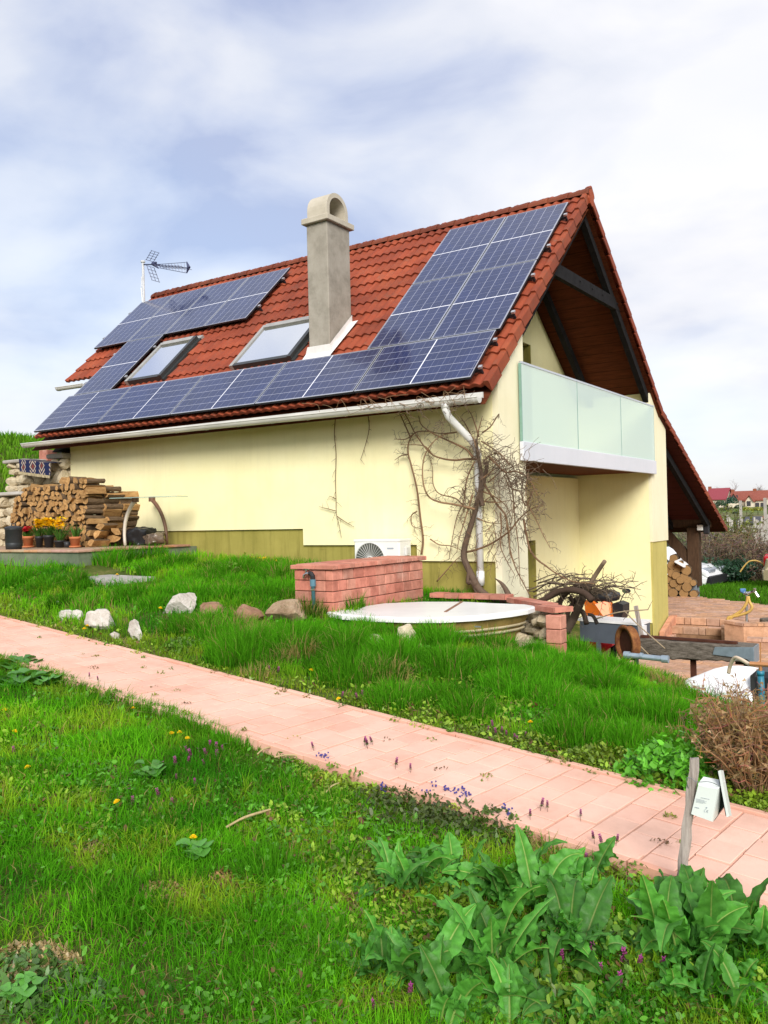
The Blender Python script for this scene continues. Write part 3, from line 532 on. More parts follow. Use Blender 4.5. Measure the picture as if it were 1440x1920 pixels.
m_ = MB(); m_.box((XL+.03, -.03, TZ(0)-.10), (XV-.06, .0, TZ(0)-.03)); part('eaves_board', m_, 'gutter_white', house)
m_ = MB(); m_.tube([(-.30, -.10, -.285), (-.30, -.10, -.38), (-.285, -.06, -.47), (-.21, .10, -.62), (-.15, .28, -.76), (-.13, .37, -.86), (-.13, .40, -.95), (-.13, .40, -2.60)], [.056, .050, .046, .046, .046, .046, .046, .046], 14)
m_.tube([(-.30, -.10, -.30), (-.30, -.10, -.37)], .058, 14); m_.tube([(-.13, .40, -.90), (-.13, .40, -.99)], .051, 14); m_.tube([(-.13, .40, -2.58), (-.13, .40, -2.42)], .053, 14)
part('downpipe', m_, 'white_pvc', gut if False else house, smooth=True)
# carport post, brace and eaves beam
m_ = MB(); pp = onz(1304, 1117, -3.85); w = mpp(pp)*10.5; pz = ony(1304, 990, pp[1])[2]
m_.box((pp[0]-w, pp[1]-w, -3.6), (pp[0]+w, pp[1]+w, pz+.02), bev=.01); cp = part('carport_post', m_, 'beam_brown', house)
m_ = MB(); m_.box((pp[0]-w*.55, pp[1]-w*1.12, -3.74), (pp[0]+w*.55, pp[1]-w*1.0-.002, -3.5)); m_.box((pp[0]-w*.12+.05, pp[1]-.03, -3.9), (pp[0]+w*.3+.05, pp[1]+.03, -3.601)); part('post_shoe', m_, 'galvanised', cp)
m_ = MB(); m_.bar((XV-.25, pp[1], pz+.13), (-8, pp[1], pz+.13), .2, .22); part('eaves_beam', m_, 'beam_brown', house)
m_ = MB(); A = ony(1240, 990, pp[1]-.02); B = ony(1296, 1053, pp[1]-.02); m_.bar(A, B, .12, .24); part('brace', m_, 'beam_brown', house)
m_ = MB(); q = ony(1314, 990, pp[1]-.2); m_.box((q[0]-.08, q[1]-.06, q[2]-.06), (q[0]+.06, q[1]+.06, q[2]+.08), bev=.01); m_.m = 1; m_.box((q[0]+.061, q[1]-.05, q[2]-.15), (q[0]+.20, q[1]+.05, q[2]+.08), bev=.02); fl = solo('floodlight', m_, ['ac_white', 'black_plastic'], 'small outdoor lamp with pale box at the carport eaves beside the post', 'lamp', q)
# ------------------------------------------------------------------ solar panels
H_, W_, g_ = 1.04, 1.755, .02
def panel(x0, s0, turned, label):
    wx, ws = (W_, H_) if turned else (H_, W_); c = rp(x0+wx/2, s0+ws/2, 0); o = bpy.data.objects.new('solar_module', None); COL.objects.link(o); o.location = c; o.rotation_euler = (AL, 0, 0); tag(o, label, 'solar panel', 'solar panels on the roof slope')
    key = 'T' if turned else 'P'
    if key not in PANEL:
        a, b = wx/2, ws/2; m1 = MB(); f = .011
        m1.box((-a+f, -b+f, -.03), (a-f, b-f, -.002)); gl = m1.mesh('glass', 'pv_glass_turned' if turned else 'pv_glass'); m2 = MB(); m2.m = 0
        for q in (((-a, -b, -.004), (a, -b+f, 0)), ((-a, b-f, -.004), (a, b, 0)), ((-a, -b+f, -.004), (-a+f, b-f, 0)), ((a-f, -b+f, -.004), (a, b-f, 0))): m2.box(*q)
        m2.m = 1
        for q in (((-a, -b, -.036), (a, -b+f, -.0041)), ((-a, b-f, -.036), (a, b, -.0041)), ((-a, -b+f, -.036), (-a+f, b-f, -.0041)), ((a-f, -b+f, -.036), (a, b-f, -.0041))): m2.box(*q)
        PANEL[key] = (gl, m2.mesh('frame', ['panel_frame', 'panel_side']))
    for nm, me in zip(('glass', 'frame'), PANEL[key]): p = bpy.data.objects.new(nm, me); COL.objects.link(p); p.parent = o
PANEL = {}
ords = ['rightmost', 'second from the right', 'middle', 'second from the left', 'leftmost']
for k in range(5): panel(-(k+1)*(W_+g_)+g_, 0, True, f'{ords[k]} of the five sideways solar panels in the bottom row')
s1 = H_+g_; s2 = s1+W_+g_; xr = .0484
panel(xr-H_, s1, False, 'upright solar panel at the gable edge, directly above the bottom row'); panel(xr-H_, s2, False, 'upright solar panel in the top corner by ridge and gable')
panel(xr-2*H_-g_, s1, False, 'upright solar panel right of the chimney, below the ridge panel'); panel(xr-2*H_-g_, s2, False, 'upright solar panel under the ridge, nearest the chimney on its right side')
A0 = -9.7833; Q = H_+g_
for k, lb in enumerate(('leftmost upright solar panel of the ridge row below the aerial', 'upright solar panel second from the left in the ridge row', 'upright solar panel third from the left in the ridge row', 'upright solar panel of the ridge row nearest the chimney on its left')): panel(A0+k*Q, s2, False, lb)
panel(A0+Q, s1, False, 'upright solar panel between the ridge row and the bottom row beside the small skylight')
m_ = MB()     # mounting rails and end clamps, bolted to the roof under the panels
for s_, xa, xb in ((.22, -8.86, .06), (.82, -8.86, .06), (s1+.4, xr-2*Q+.02, .11), (s1+1.35, xr-2*Q+.02, .11), (s2+.4, xr-2*Q+.02, .11), (s2+1.35, xr-2*Q+.02, .11), (s2+.4, A0-.06, A0+4*Q+.05), (s2+1.35, A0-.06, A0+4*Q+.05), (s1+.4, A0+Q-.06, A0+2*Q+.05), (s1+1.35, A0+Q-.06, A0+2*Q+.05)):
    m_.bar(rp(xa, s_, -.065), rp(xb, s_, -.065), .04, .04, up=NR)
    for xx in (xa+.01, xb-.01): m_.m = 1; m_.bar(rp(xx-.02, s_, -.02), rp(xx+.03, s_, -.02), .05, .03, up=NR); m_.m = 0; m_.bar(rp(xx, s_, -.13), rp(xx, s_, -.085), .03, .03)
part('mounting_rail', m_, ['panel_side', 'clamp'], roof)
# ------------------------------------------------------------------ aerial
ab = rp(-9.715, 3.318/CA+.25, -.1); an = thing('tv_antenna', 'white mast with a dark log periodic aerial and grid reflector on the roof ridge', 'aerial', ab)
top = onx(268, 492, -9.715); ab = np.array([top[0], top[1], 3.0]); m_ = MB(); m_.tube([ab, top+np.array([0, 0, .02])], .028, 8); m_.tube([top+np.array([-.05, 0, -.3]), top+np.array([-.075, 0, -.55]), top+np.array([-.03, 0, -.95])], .008, 5); m_.tube([top, top+np.array([0, 0, .035])], .05, 8); part('mast', m_, 'antenna_white', an)
yz = top[1]; q = lambda x, y: ony(x, y, yz)
m_ = MB(); m_.tube([q(268, 496), q(300, 496)], .014, 6); m_.tube([q(287, 494), q(291, 496)], .05, 8)
for k, (a, b) in enumerate((((292, 496), (348, 492)), ((297, 502), (350, 512)), ((295, 498), (352, 502)))): m_.tube([q(*a), q(*b)], .006, 5)
for t in np.linspace(.1, .95, 9):
    A = q(292+t*56, 497-t*5); B = q(296+t*54, 501+t*11); m_.tube([A, B], .006, 4); C = (A+B)/2; m_.tube([C+np.array([0, -.2, 0]), C+np.array([0, .2, 0])], .005, 4)
m_.tube([q(350, 491), q(354, 501), q(350, 512)], [.012, .04, .012], 6); m_.tube([q(293, 491), q(290, 497), q(297, 503)], [.02, .04, .012], 6)
part('boom', m_, 'antenna_dark', an)
m_ = MB()
for dy in (-.10, .0, .10):
    m_.tube([q(282, 500)+np.array([0, dy, 0]), q(292, 527)+np.array([0, dy, 0])], .009, 4); m_.tube([q(281, 489)+np.array([0, dy, 0]), q(291, 472)+np.array([0, dy, 0])], .007, 4)
for t in np.linspace(0, 1, 5):
    for a, b in (((282, 500), (292, 527)), ((281, 489), (291, 472))): c = q(*a)*(1-t)+q(*b)*t; m_.tube([c+np.array([0, -.12, 0]), c+np.array([0, .12, 0])], .005, 4)
part('reflector', m_, 'antenna_dark', an)
# ------------------------------------------------------------------ things against the long wall
# air conditioner
b = np.array([-1.5, .1, -2.56]); ac = thing('air_conditioner', 'white outdoor air conditioning unit standing behind the red brick box', 'air conditioner', b)
x0, x1, y0, y1, z0, z1 = -1.86, -1.13, .06, .36, -2.55, -2.0
m_ = MB(); m_.box((x0, y0, z0), (x1, y1, z1), bev=.018); m_.box((x0-.004, y0-.006, z1-.03), (x1+.004, y1+.004, z1+.004), bev=.006); body = part('casing', m_, 'ac_white', ac)
fc = (x0+.27, y0-.004, z0+.275); m_ = MB(); m_.lathe((0, 0, 0), [(.235, 0), (.235, .006)], 36); m_.v = [(fc[0]+p[0], fc[1]-p[2]+.001, fc[2]+p[1]) for p in m_.v]; fan = part('fan_grille', m_, 'ac_dark', ac)
m_ = MB()
for r in (.236, .05): 
    pts = [(fc[0]+r*math.cos(a), fc[1]-.012, fc[2]+r*math.sin(a)) for a in np.linspace(0, 2*math.pi, 37)]; m_.tube(pts, .007 if r > .1 else .01, 6, caps=False)
for k in range(34): a = 2*math.pi*k/34; m_.tube([(fc[0]+.05*math.cos(a), fc[1]-.012, fc[2]+.05*math.sin(a)), (fc[0]+.235*math.cos(a+.12), fc[1]-.012, fc[2]+.235*math.sin(a+.12))], .0028, 4)
part('grille_ring', m_, 'ac_side', fan)
m_ = MB(); m_.box((x1-.19, y0-.003, z1-.125), (x1-.09, y0-.001, z1-.105)); part('badge', m_, 'print_gray', ac); m_ = MB(); m_.m = 1; m_.box((x1-.18, y0-.004, z1-.30), (x1-.14, y0-.001, z1-.265)); m_.m = 2; m_.box((x1-.137, y0-.004, z1-.295), (x1-.10, y0-.001, z1-.27)); part('emblem', m_, ['print_gray', 'lamp_red', 'blue_plastic'], ac)
m_ = MB(); m_.box((x1+.001, y0+.12, z1-.22), (x1+.03, y0+.22, z1-.10), bev=.01); m_.box((x1+.0305, y0+.15, z1-.19), (x1+.033, y0+.2, z1-.13)); part('valve_cover', m_, 'ac_side', ac)

for xa in (x0+.05, x1-.12): m_ = MB(); m_.box((xa, y0+.02, z0-.2), (xa+.07, y1, z0)); part('foot', m_, 'metal_gray', ac)
# brick box
bx0, bx1, by0, by1, bz0, bz1 = -1.215, -.68, -2.0, -.10, -2.83, -2.205
bb = thing('brick_box', 'long box of red paving blocks with a flat block coping, tap at its end', 'brick box', ((bx0+bx1)/2, (by0+by1)/2, bz0))
def bcol(): k = random.uniform(.78, 1.12); w = random.uniform(-.025, .03); return (.55*k, (.225+w)*k, (.165+w*.8)*k)
m_ = MB(); m_.box((bx0+.03, by0+.03, bz0), (bx1-.03, by1-.03, bz1-.055), (.30, .24, .2))
ch_ = (bz1-.055-bz0-.10)/4; gp = .0035
for r in range(5):
    za = bz0+(0 if r == 0 else .10+(r-1)*ch_) ; zb = bz0+.10+r*ch_
    y = by0; k = 0
    while y < by1-.01:
        ln = (.105 if (k == 0 and r % 2) else random.choice([.2, .2, .2, .24, .165])); e = min(y+ln, by1); e = by1 if by1-e < .07 else e
        j = random.uniform(0, .006); m_.box((bx1-.10, y+gp, za+gp), (bx1-j, e-gp, zb-gp), bcol(), bev=.006); y = e; k += 1
    x = bx0; xs = [bx0, bx0+.20+.05*(r % 2), bx1-.1005]
    for a, c in zip(xs, xs[1:]): j = random.uniform(0, .006); m_.box((a+gp, by0+j, za+gp), (c-gp, by0+.1, zb-gp), bcol(), bev=.006)
    m_.box((bx0, by0+.11, za), (bx0+.1, by1, zb-gp), bcol()); m_.box((bx0, by1-.1, za+gp), (bx1-.11, by1, zb-gp), bcol())
part('block_wall', m_, 'brick_block', bb)
m_ = MB(); y = by0-.03
while y < by1+.03:
    ln = random.choice([.12, .12, .2, .1]); e = min(y+ln, by1+.04); m_.box((bx1-.22, y+gp, bz1-.05), (bx1+.035-random.uniform(0, .006), e-gp, bz1+random.uniform(-.003, .003)), bcol(), bev=.006); m_.box((bx0-.03, y+gp, bz1-.05), (bx1-.2235, e-gp, bz1+random.uniform(-.003, .003)), bcol(), bev=.006); y = e
part('coping', m_, 'brick_block', bb)
# garden tap in front of its end
tp = ony(588, 1140, by0-.05); tt = ony(586, 1094, by0-.05); tap = thing('garden_tap', 'chrome garden tap on a dark teal standpipe at the end of the brick box', 'tap', (tp[0], tp[1], h1(tp[0], tp[1])))
m_ = MB(); m_.tube([(tp[0]+.01, tp[1], h1(tp[0], tp[1])-.05), tt+np.array([.005, 0, -.02])], .021, 10); part('pipe', m_, 'teal_pipe', tap)
m_ = MB(); e = tt+np.array([.005, 0, 0]); m_.tube([e+np.array([0, 0, -.03]), e+np.array([0, 0, .045])], .032, 12); part('coupling', m_, 'pipe_collar', tap)
m_ = MB(); m_.tube([e+np.array([0, 0, .045]), e+np.array([0, 0, .08]), e+np.array([-.02, 0, .105]), e+np.array([-.045, 0, .11])], .027, 10); part('elbow', m_, 'black_plastic', tap)
m_ = MB(); m_.tube([e+np.array([-.045, 0, .11]), e+np.array([-.09, 0, .105]), e+np.array([-.125, 0, .085]), e+np.array([-.13, 0, .055])], [.014, .016, .014, .013], 10); m_.tube([e+np.array([-.09, 0, .11]), e+np.array([-.09, 0, .15])], .009, 8); m_.bar(e+np.array([-.12, 0, .155]), e+np.array([-.04, 0, .15]), .012, .01)
for zz in (-.075, -.30): m_.tube([e+np.array([0, 0, zz]), e+np.array([0, 0, zz+.02])], .029, 10)
part('valve', m_, 'chrome', tap)
# tub with its white lid, stone wall and coping round it
ltz = -2.715
def zpt(px, py, z=ltz): return onz(px, py, z)
out_ = [zpt(*q) for q in ((613, 1149), (640, 1154), (700, 1158), (760, 1160), (830, 1160), (900, 1156), (960, 1149), (990, 1144), (1003, 1140), (1003, 1138), (985, 1135), (930, 1133), (870, 1130), (790, 1130), (720, 1133), (650, 1143), (622, 1148))]
tc_ = np.mean(out_, 0); tub = thing('garden_tub', 'ochre plastic tub under a wide white lens shaped lid, sunk beside the brick box', 'tub', (tc_[0], tc_[1], -3.0))
m_ = MB(); n = len(out_); lo = [p+np.array([0, 0, -.042]) for p in out_]; ins = [tc_+(p-tc_)*.985+np.array([0, 0, .012]) for p in out_]; m_.add(lo+out_+ins, [tuple(range(n))[::-1], tuple(range(2*n, 3*n))]+[(i, (i+1) % n, n+(i+1) % n, n+i) for i in range(n)]+[(n+i, n+(i+1) % n, 2*n+(i+1) % n, 2*n+i) for i in range(n)])
part('lid', m_, 'lid_white', tub)
m_ = MB(); a = zpt(835, 1147, ltz+.016); c = zpt(866, 1128, ltz+.016); m_.bar(a, c, .03, .006); part('handle_slot', m_, 'stone_reddish', tub)
m_ = MB(); prof = [(1.0, -.043), (.97, -.10), (.93, -.17), (.90, -.24), (.84, -.45)]; vs = []
for k, (s_, dz) in enumerate(prof): vs += [tc_+(p-tc_)*np.array([s_*.94, s_*.94, 1])+np.array([0, 0, dz]) for p in out_]
m_.add(vs, [(k*n+i, k*n+(i+1) % n, (k+1)*n+(i+1) % n, (k+1)*n+i) for k in range(4) for i in range(n)]); sh = part('shell', m_, 'tub_ochre', tub)
m_ = MB(); 
for dz, s_ in ((-.15, .895), (-.20, .88)): m_.tube([tc_+(out_[i]-tc_)*np.array([s_, s_, 1])+np.array([0, 0, dz]) for i in range(4, 9)], .014, 6)
part('rim_band', m_, 'strap_pale', tub)
m_ = MB()
for px in (757, 897): p = zpt(px, 1166); p = tc_+(p-tc_)*.985; m_.bar(p+np.array([0, 0, -.043]), p+np.array([0, 0, -.20]), .018, .008); m_.box(p+np.array([-.03, -.01, -.054]), p+np.array([.03, .01, -.0425]))
part('clip', m_, 'metal_gray', tub)
lw = thing('retaining_wall', 'low rough stone wall with red block coping and pillar around the tub', 'wall', (1.0, -.4, -3.1))
L1, L2, L3 = zpt(800, 1128), zpt(905, 1119), zpt(1055, 1134); m_ = MB()
def coping(A, B, w, bl=.2):
    A = np.asarray(A); B = np.asarray(B); d = B-A; ln = np.linalg.norm(d); d = d/ln; t = 0; side = np.array([-d[1], d[0], 0])
    while t < ln-.02:
        e = min(t+bl, ln); q0 = A+d*(t+.003); q1 = A+d*(e-.003); j = random.uniform(-.004, .004); m_.cur = bcol()
        vs = [p+side*s_*w/2+np.array([0, 0, z+j]) for z in (-.055, 0) for p, s_ in ((q0, -1), (q1, -1), (q1, 1), (q0, 1))]; m_.add(vs, [(0, 3, 2, 1), (4, 5, 6, 7), (0, 1, 5, 4), (1, 2, 6, 5), (2, 3, 7, 6), (3, 0, 4, 7)]); t = e
coping((-.62, .02, ltz+.04), (.42, .12, ltz+.04), .20); coping((.50, .03, ltz+.02), (1.20, -.55, ltz+.02), .2); coping((1.15, -.62, ltz+.018), (1.46, -.80, ltz+.018), .24, .16)
part('coping', m_, 'brick_block', lw); m_ = MB(); pc = (1.38, -.84)
for k in range(4): m_.box((pc[0]-.085+random.uniform(-.004, .004), pc[1]-.08, ltz-.055-.15*(k+1)), (pc[0]+.085, pc[1]+.08, ltz-.055-.15*k-.006), bcol(), bev=.008)
part('brick_pillar', m_, 'brick_block', lw)
m_ = MB(); sd = 0
for t in np.linspace(0, 1, 7):
    for z in (-2.86, -3.0, -3.14): sd += 1; m_.rock((.55+.68*t+random.uniform(-.03, .03), -.12-.55*t, z+random.uniform(-.02, .02)), (.12, .12, .085), sd, 4)
for t in np.linspace(0, 1, 9):
    sd += 1; q = tc_+(out_[2]*(1-t)+out_[8]*t-tc_)*.80; m_.rock((q[0], q[1], -3.02+random.uniform(-.03, .02)), (.13, .1, .09), sd, 4)
part('stone_face', m_, 'stone_cream', lw)
# concrete slab in the lawn
q = [onground(*p) for p in ((141, 1092), (205, 1085), (292, 1090), (215, 1100))]; c_ = np.mean(q, 0); m_ = MB(); top = [p+np.array([0, 0, .05]) for p in q]; m_.prism([p+np.array([0, 0, -.05]) for p in q], (0, 0, .10)); solo('concrete_slab', m_, 'slab_gray', 'flat gray concrete cover slab lying in the lawn before the wood terrace', 'slab', c_)
# platform
PZ = -2.06; plx = -5.24; ply = -1.80
pf = thing('concrete_platform', 'low concrete platform with a brick edged top carrying the woodpile and flower pots', 'platform', (-8, -.7, -2.3))
m_ = MB(); m_.box((-13, ply, -2.5), (plx, YW-.06, PZ-.035)); part('base', m_, 'concrete_green', pf); m_ = MB(); x = plx+.03
while x > -13: 
    e = x-random.uniform(.30, .34); m_.box((e+.004, ply-.03, PZ-.034), (x, ply+.22, PZ+random.uniform(-.003, .004)), tuple(random.uniform(.8, 1.15)*c for c in (.47, .30, .19)), bev=.006); x = e
y = ply+.225
while y < YW-.3: e = y+random.uniform(.28, .33); m_.box((plx-.22, y, PZ-.034), (plx+.03, e-.004, PZ+random.uniform(-.003, .004)), tuple(random.uniform(.8, 1.1)*c for c in (.44, .24, .15)), bev=.006); y = e
m_.box((-13, ply+.223, PZ-.0345), (plx-.223, YW-.07, PZ-.008), (.38, .27, .18)); part('paving', m_, 'brick_block', pf)
# stone walls at the left end
sw = thing('stone_wall', 'stepped wall of rough cream stones with flat caps at the left end of the house', 'wall', (-10, .6, -2))
m_ = MB(); sd = 100
def stones(x0, x1, y0, z0, z1, hs=.19, ws=.30, side=None):
    global sd
    z = z0
    while z < z1-.02:
        h = min(hs*random.uniform(.75, 1.25), z1-z); h = z1-z if z1-z-h < .08 else h; x = x0
        while x < x1-.02:
            w = ws*random.uniform(.6, 1.3); e = x1 if x1-x-w < .1 else x+w; sd += 1; m_.rock(((x+e)/2, y0+.05, z+h/2), ((e-x)/2*1.1, .13, h/2*1.12), sd, 4, .35); x = e
        if side is not None:
            y = y0+.1
            while y < side-.02: e = min(y+ws*.8, side); sd += 1; m_.rock((x1-.05, (y+e)/2, z+h/2), (.12, (e-y)/2*1.1, h/2*1.12), sd, 4, .35); y = e
        z += h
lx0, lx1 = -11.9, ony(47, 930, -.1)[0]; ltop = ony(40, 923, -.1)[2]; m_.box((lx0, .0, -2.3), (lx1-.06, .9, ltop-.06)); stones(lx0, lx1, -.1, -2.1, ltop-.06, side=.5)
ux0, ux1 = ony(14, 880, .25)[0], ony(52, 880, .25)[0]; ut = ony(30, 862, .25)[2]; m_.box((ux0+.05, .35, ltop-.2), (ux1-.05, .8, ut-.06)); stones(ux0, ux1, .25, ltop-.1, ut-.06, .16, .26, .7)
mx0, mx1 = ux1, ony(96, 880, .6)[0]; mt = ony(70, 866, .6)[2]; m_.box((mx0, .7, -2.0), (mx1, 1.0, mt-.03)); stones(mx0, mx1, .6, -1.6, mt-.03, .18, .28)
qx0, qx1 = ony(97, 880, .35)[0], -8.44; qt = ony(115, 850, .35)[2]; qb = -1.9; m_.box((qx0+.05, .45, qb), (qx1-.05, .95, qt-.08)); stones(qx0, qx1, .35, qb, qt-.09, .2, .28, .9)
part('stones', m_, 'stone_cream', sw); m_ = MB(); m_.box((lx0, -.2, ltop-.059), (lx1+.03, .95, ltop+.01), bev=.015, jit=.006); m_.box((ux0-.05, .17, ut-.059), (ux1+.04, .85, ut), bev=.015, jit=.006); m_.box((qx0-.06, .27, qt-.085), (qx1+.02, 1.0, qt), bev=.015, jit=.006); m_.box((mx0+.041, .55, mt-.029), (mx1-.061, 1.0, mt), bev=.01)
part('cap_stone', m_, 'concrete_pale', sw)
# rug over the wall
A, B = ony(36, 861, .06), ony(94, 868, .06); hgt = A[2]-ony(36, 884, .06)[2]; rg = thing('woven_rug', 'dark blue patterned woven rug hung over the stone wall', 'rug', A); m_ = MB(); vs = []
for i in range(13):
    p = A+(B-A)*i/12; 
    for k, z in enumerate(np.linspace(0, -hgt, 7)): vs.append((p[0], p[1]-.01+.012*math.sin(i*1.1+k*.3), p[2]+z))
    vs.append((p[0], p[1]+.25, p[2]+.02))
m_.add(vs, [(i*8+k, (i+1)*8+k, (i+1)*8+k+1, i*8+k+1) for i in range(12) for k in range(6)]+[(i*8, i*8+7, (i+1)*8+7, (i+1)*8) for i in range(12)]); part('cloth', m_, 'rug', rg)
m_ = MB()
for i in range(60): p = A+(B-A)*i/59; m_.tube([p+np.array([0, -.015, -hgt]), p+np.array([random.uniform(-.01, .01), -.02, -hgt-.05])], .004, 3)
part('fringe', m_, 'strap_pale', rg)
# odds on the pillar by the eaves: a small dark twig hutch, a red block and a pale bowl
p = ony(117, 845, .55); bh = thing('twig_hutch', 'small dark rustic hutch of twigs on the stone pillar under the gutter', 'hutch', (p[0], p[1], qt)); m_ = MB(); x0, x1 = qx0+.12, qx1-.01; zt_ = ony(115, 836, .55)[2]+.03
for k in range(26):
    x = random.uniform(x0, x1); m_.tube([(x, .42+random.uniform(0, .3), qt), (x+random.uniform(-.12, .12), .45+random.uniform(0, .3), zt_-random.uniform(0, .1))], random.uniform(.012, .03), 5, (.10, .07, .055))
part('twigs', m_, 'bark', bh); m_ = MB(); m_.prism([(x0-.12, .36, zt_-.16), (x1, .36, zt_-.10), (x1, .36, zt_-.02), ((x0+x1)/2, .36, zt_+.01)], (0, .4, 0)); part('hutch_roof', m_, 'far_dark', bh)
m_ = MB(); q = ony(88, 852, .7); m_.box((q[0]-.14, .62, mt), (q[0]+.12, .85, q[2]+.08), bcol(), bev=.01); solo('red_block', m_, 'brick_block', 'red brick lying on the wall between the rug and the twig hutch', 'brick', (q[0], .7, mt))
m_ = MB(); m_.lathe((p[0]-.1, .5, zt_-.015), [(.06, 0), (.10, .03), (.11, .06), (.1, .06)], 16); solo('pale_bowl', m_, 'concrete_pale', 'pale bowl on top of the twig hutch under the gutter', 'bowl', (p[0]-.1, .5, zt_))
# ------------------------------------------------------------------ firewood
def log_mesh(seed, ln=.34):
    r = random.Random(seed); m = MB(); k = r.choice(['half', 'quarter', 'quarter', 'third', 'round']); R_ = .058*r.uniform(.85, 1.15)
    if k == 'round': poly = [(R_*.85*math.cos(a)*r.uniform(.9, 1.1), R_*.85*math.sin(a)*r.uniform(.9, 1.1)) for a in np.linspace(0, 2*math.pi, 11)[:-1]]; bark = set(range(10))
    else:
        span = {'half': math.pi, 'quarter': 1.5, 'third': 2.1}[k]; a = [span*i/5-span/2 for i in range(6)]; rr = R_*{'half': 1.15, 'quarter': 1.7, 'third': 1.35}[k]; poly = [(rr*math.cos(t)*r.uniform(.94, 1.05), rr*math.sin(t)) for t in a]+[(r.uniform(-.01, .006), r.uniform(-.01, .01))]; bark = set(range(5))
    cx = sum(p[0] for p in poly)/len(poly); n = len(poly); tint = r.uniform(.72, 1.15); bend = [(r.uniform(-.008, .008), r.uniform(-.008, .008)) for _ in range(3)]
    for j, yy in enumerate((-ln/2, 0, ln/2)): m.add([((x-cx)*r.uniform(.95, 1.05)+bend[j][0], yy+(r.uniform(-.006, .006)), z*r.uniform(.95, 1.05)+bend[j][1]) for x, z in poly], [], (tint, tint*.98, tint*.95))
    for j in range(2):
        for i in range(n): m.f.append((j*n+i, j*n+(i+1) % n, (j+1)*n+(i+1) % n, (j+1)*n+i)); m.mi.append(1 if i in bark else 0)
    m.f += [tuple(range(n)), tuple(range(2*n, 3*n))[::-1]]; m.mi += [0, 0]; return m.mesh('firewood_log', ['split_wood', 'log_bark'])
LOGS = [log_mesh(k) for k in range(14)]
proto = None
def log_at(x, y, z, ry, rz=0., rx=0., sc=1., lab='split firewood log stacked end-on in the woodpile beside the stone wall', grp='split logs in the woodpile'):
    o = bpy.data.objects.new('firewood_log', random.choice(LOGS)); COL.objects.link(o); o.location = (x, y, z); o.rotation_euler = (rx, ry, rz); o.scale = (sc, random.uniform(.95, 1.06), sc); return tag(o, lab, 'firewood', grp)
wx1 = -6.60; wy0 = -.58; fz = PZ
def ptop(x): return np.interp(x, [-8.75, -8.5, -8.2, -7.9, -6.7, -6.6], [-1.5, -1.25, -.96, -.93, -.94, -1.0])
z = fz+.05; r_ = 0; nlog = 0
while z < -.93:
    x = wx1-.05-(r_ % 2)*.055
    while x > -8.72:
        if z < ptop(x) and nlog < 236: nlog += 1; log_at(x+random.uniform(-.016, .016), wy0+.17+random.uniform(-.045, .03), z+random.uniform(-.014, .014), random.uniform(0, 6.28), random.uniform(-.06, .06), random.uniform(-.05, .05), random.uniform(.82, 1.08))
        x -= .105
    z += .084; r_ += 1
for lay, y in ((1, wy0+.52), (2, wy0+.87)):        # the two rows behind, seen at the near end and along the top
    zt_ = [0, -1.03, -1.18][lay]; z = fz+.05; r_ = 0
    while z < zt_:
        for c in range(2 if z < zt_-.12 else 6):
            x = wx1-.04-c*.118-(r_ % 2)*.05; log_at(x+random.uniform(-.03, .02), y+random.uniform(-.03, .03), z+random.uniform(-.014, .014), random.uniform(0, 6.28), random.uniform(-.09, .09), 0, random.uniform(.95, 1.2), 'split log of the rear rows at the open end of the woodpile', 'rear row logs of the woodpile')
        z += .098; r_ += 1
for (px, py, rz) in ((195, 1000, .5), (205, 985, .2), (215, 1012, 1.3), (190, 1016, .1), (222, 998, .9)):
    q = onx(px, py, wx1+.16); log_at(q[0], q[1]-.05, max(q[2], fz+.05), random.uniform(0, 6), rz, 0, 1.25, 'loose split log lying at the foot of the woodpile', 'loose logs at the foot of the woodpile')
# stack of round logs under the carport
def round_log(seed):
    r = random.Random(seed); m = MB(); n = 18; rr = [1+r.uniform(-.06, .06) for _ in range(n)]
    for k, (y, s) in enumerate(((0, .93), (.012, 1), (.5, 1))): m.add([(rr[i]*s*math.cos(2*math.pi*i/n), y, rr[i]*s*math.sin(2*math.pi*i/n)) for i in range(n)], [], (r.uniform(.55, .8),)*3)
    for k in range(2):
        for i in range(n): m.f.append((k*n+i, k*n+(i+1) % n, (k+1)*n+(i+1) % n, (k+1)*n+i)); m.mi.append(1)
    m.f.append(tuple(range(n))); m.mi.append(0); m.f.append(tuple(range(2*n, 3*n))[::-1]); m.mi.append(1); return m.mesh('round_log', ['split_wood', 'log_bark'])
RL = [round_log(k) for k in range(5)]; yl = pp[1]-.35
for (px, py, rd) in ((1262, 1112, 9), (1282, 1113, 8.5), (1300, 1114, 7.5), (1272, 1100, 8), (1288, 1101, 9), (1263, 1094, 8), (1276, 1088, 7), (1290, 1089, 8), (1268, 1079, 8), (1283, 1081, 7.5), (1260, 1075, 8), (1271, 1067, 7.5), (1287, 1069, 9.5), (1259, 1060, 8), (1275, 1058, 6.5), (1262, 1048, 8), (1300, 1093, 6), (1252, 1086, 8), (1252, 1103, 8), (1250, 1068, 8)):
    q = ony(px, py, yl); s = mpp(q)*rd; o = bpy.data.objects.new('round_log', random.choice(RL)); COL.objects.link(o); o.location = (q[0], yl+random.uniform(-.04, .04), q[2]); o.scale = (s, 1, s); o.rotation_euler = (0, random.uniform(0, 6), .12); tag(o, 'round sawn log in the stack beside the carport post', 'log', 'round logs under the carport')
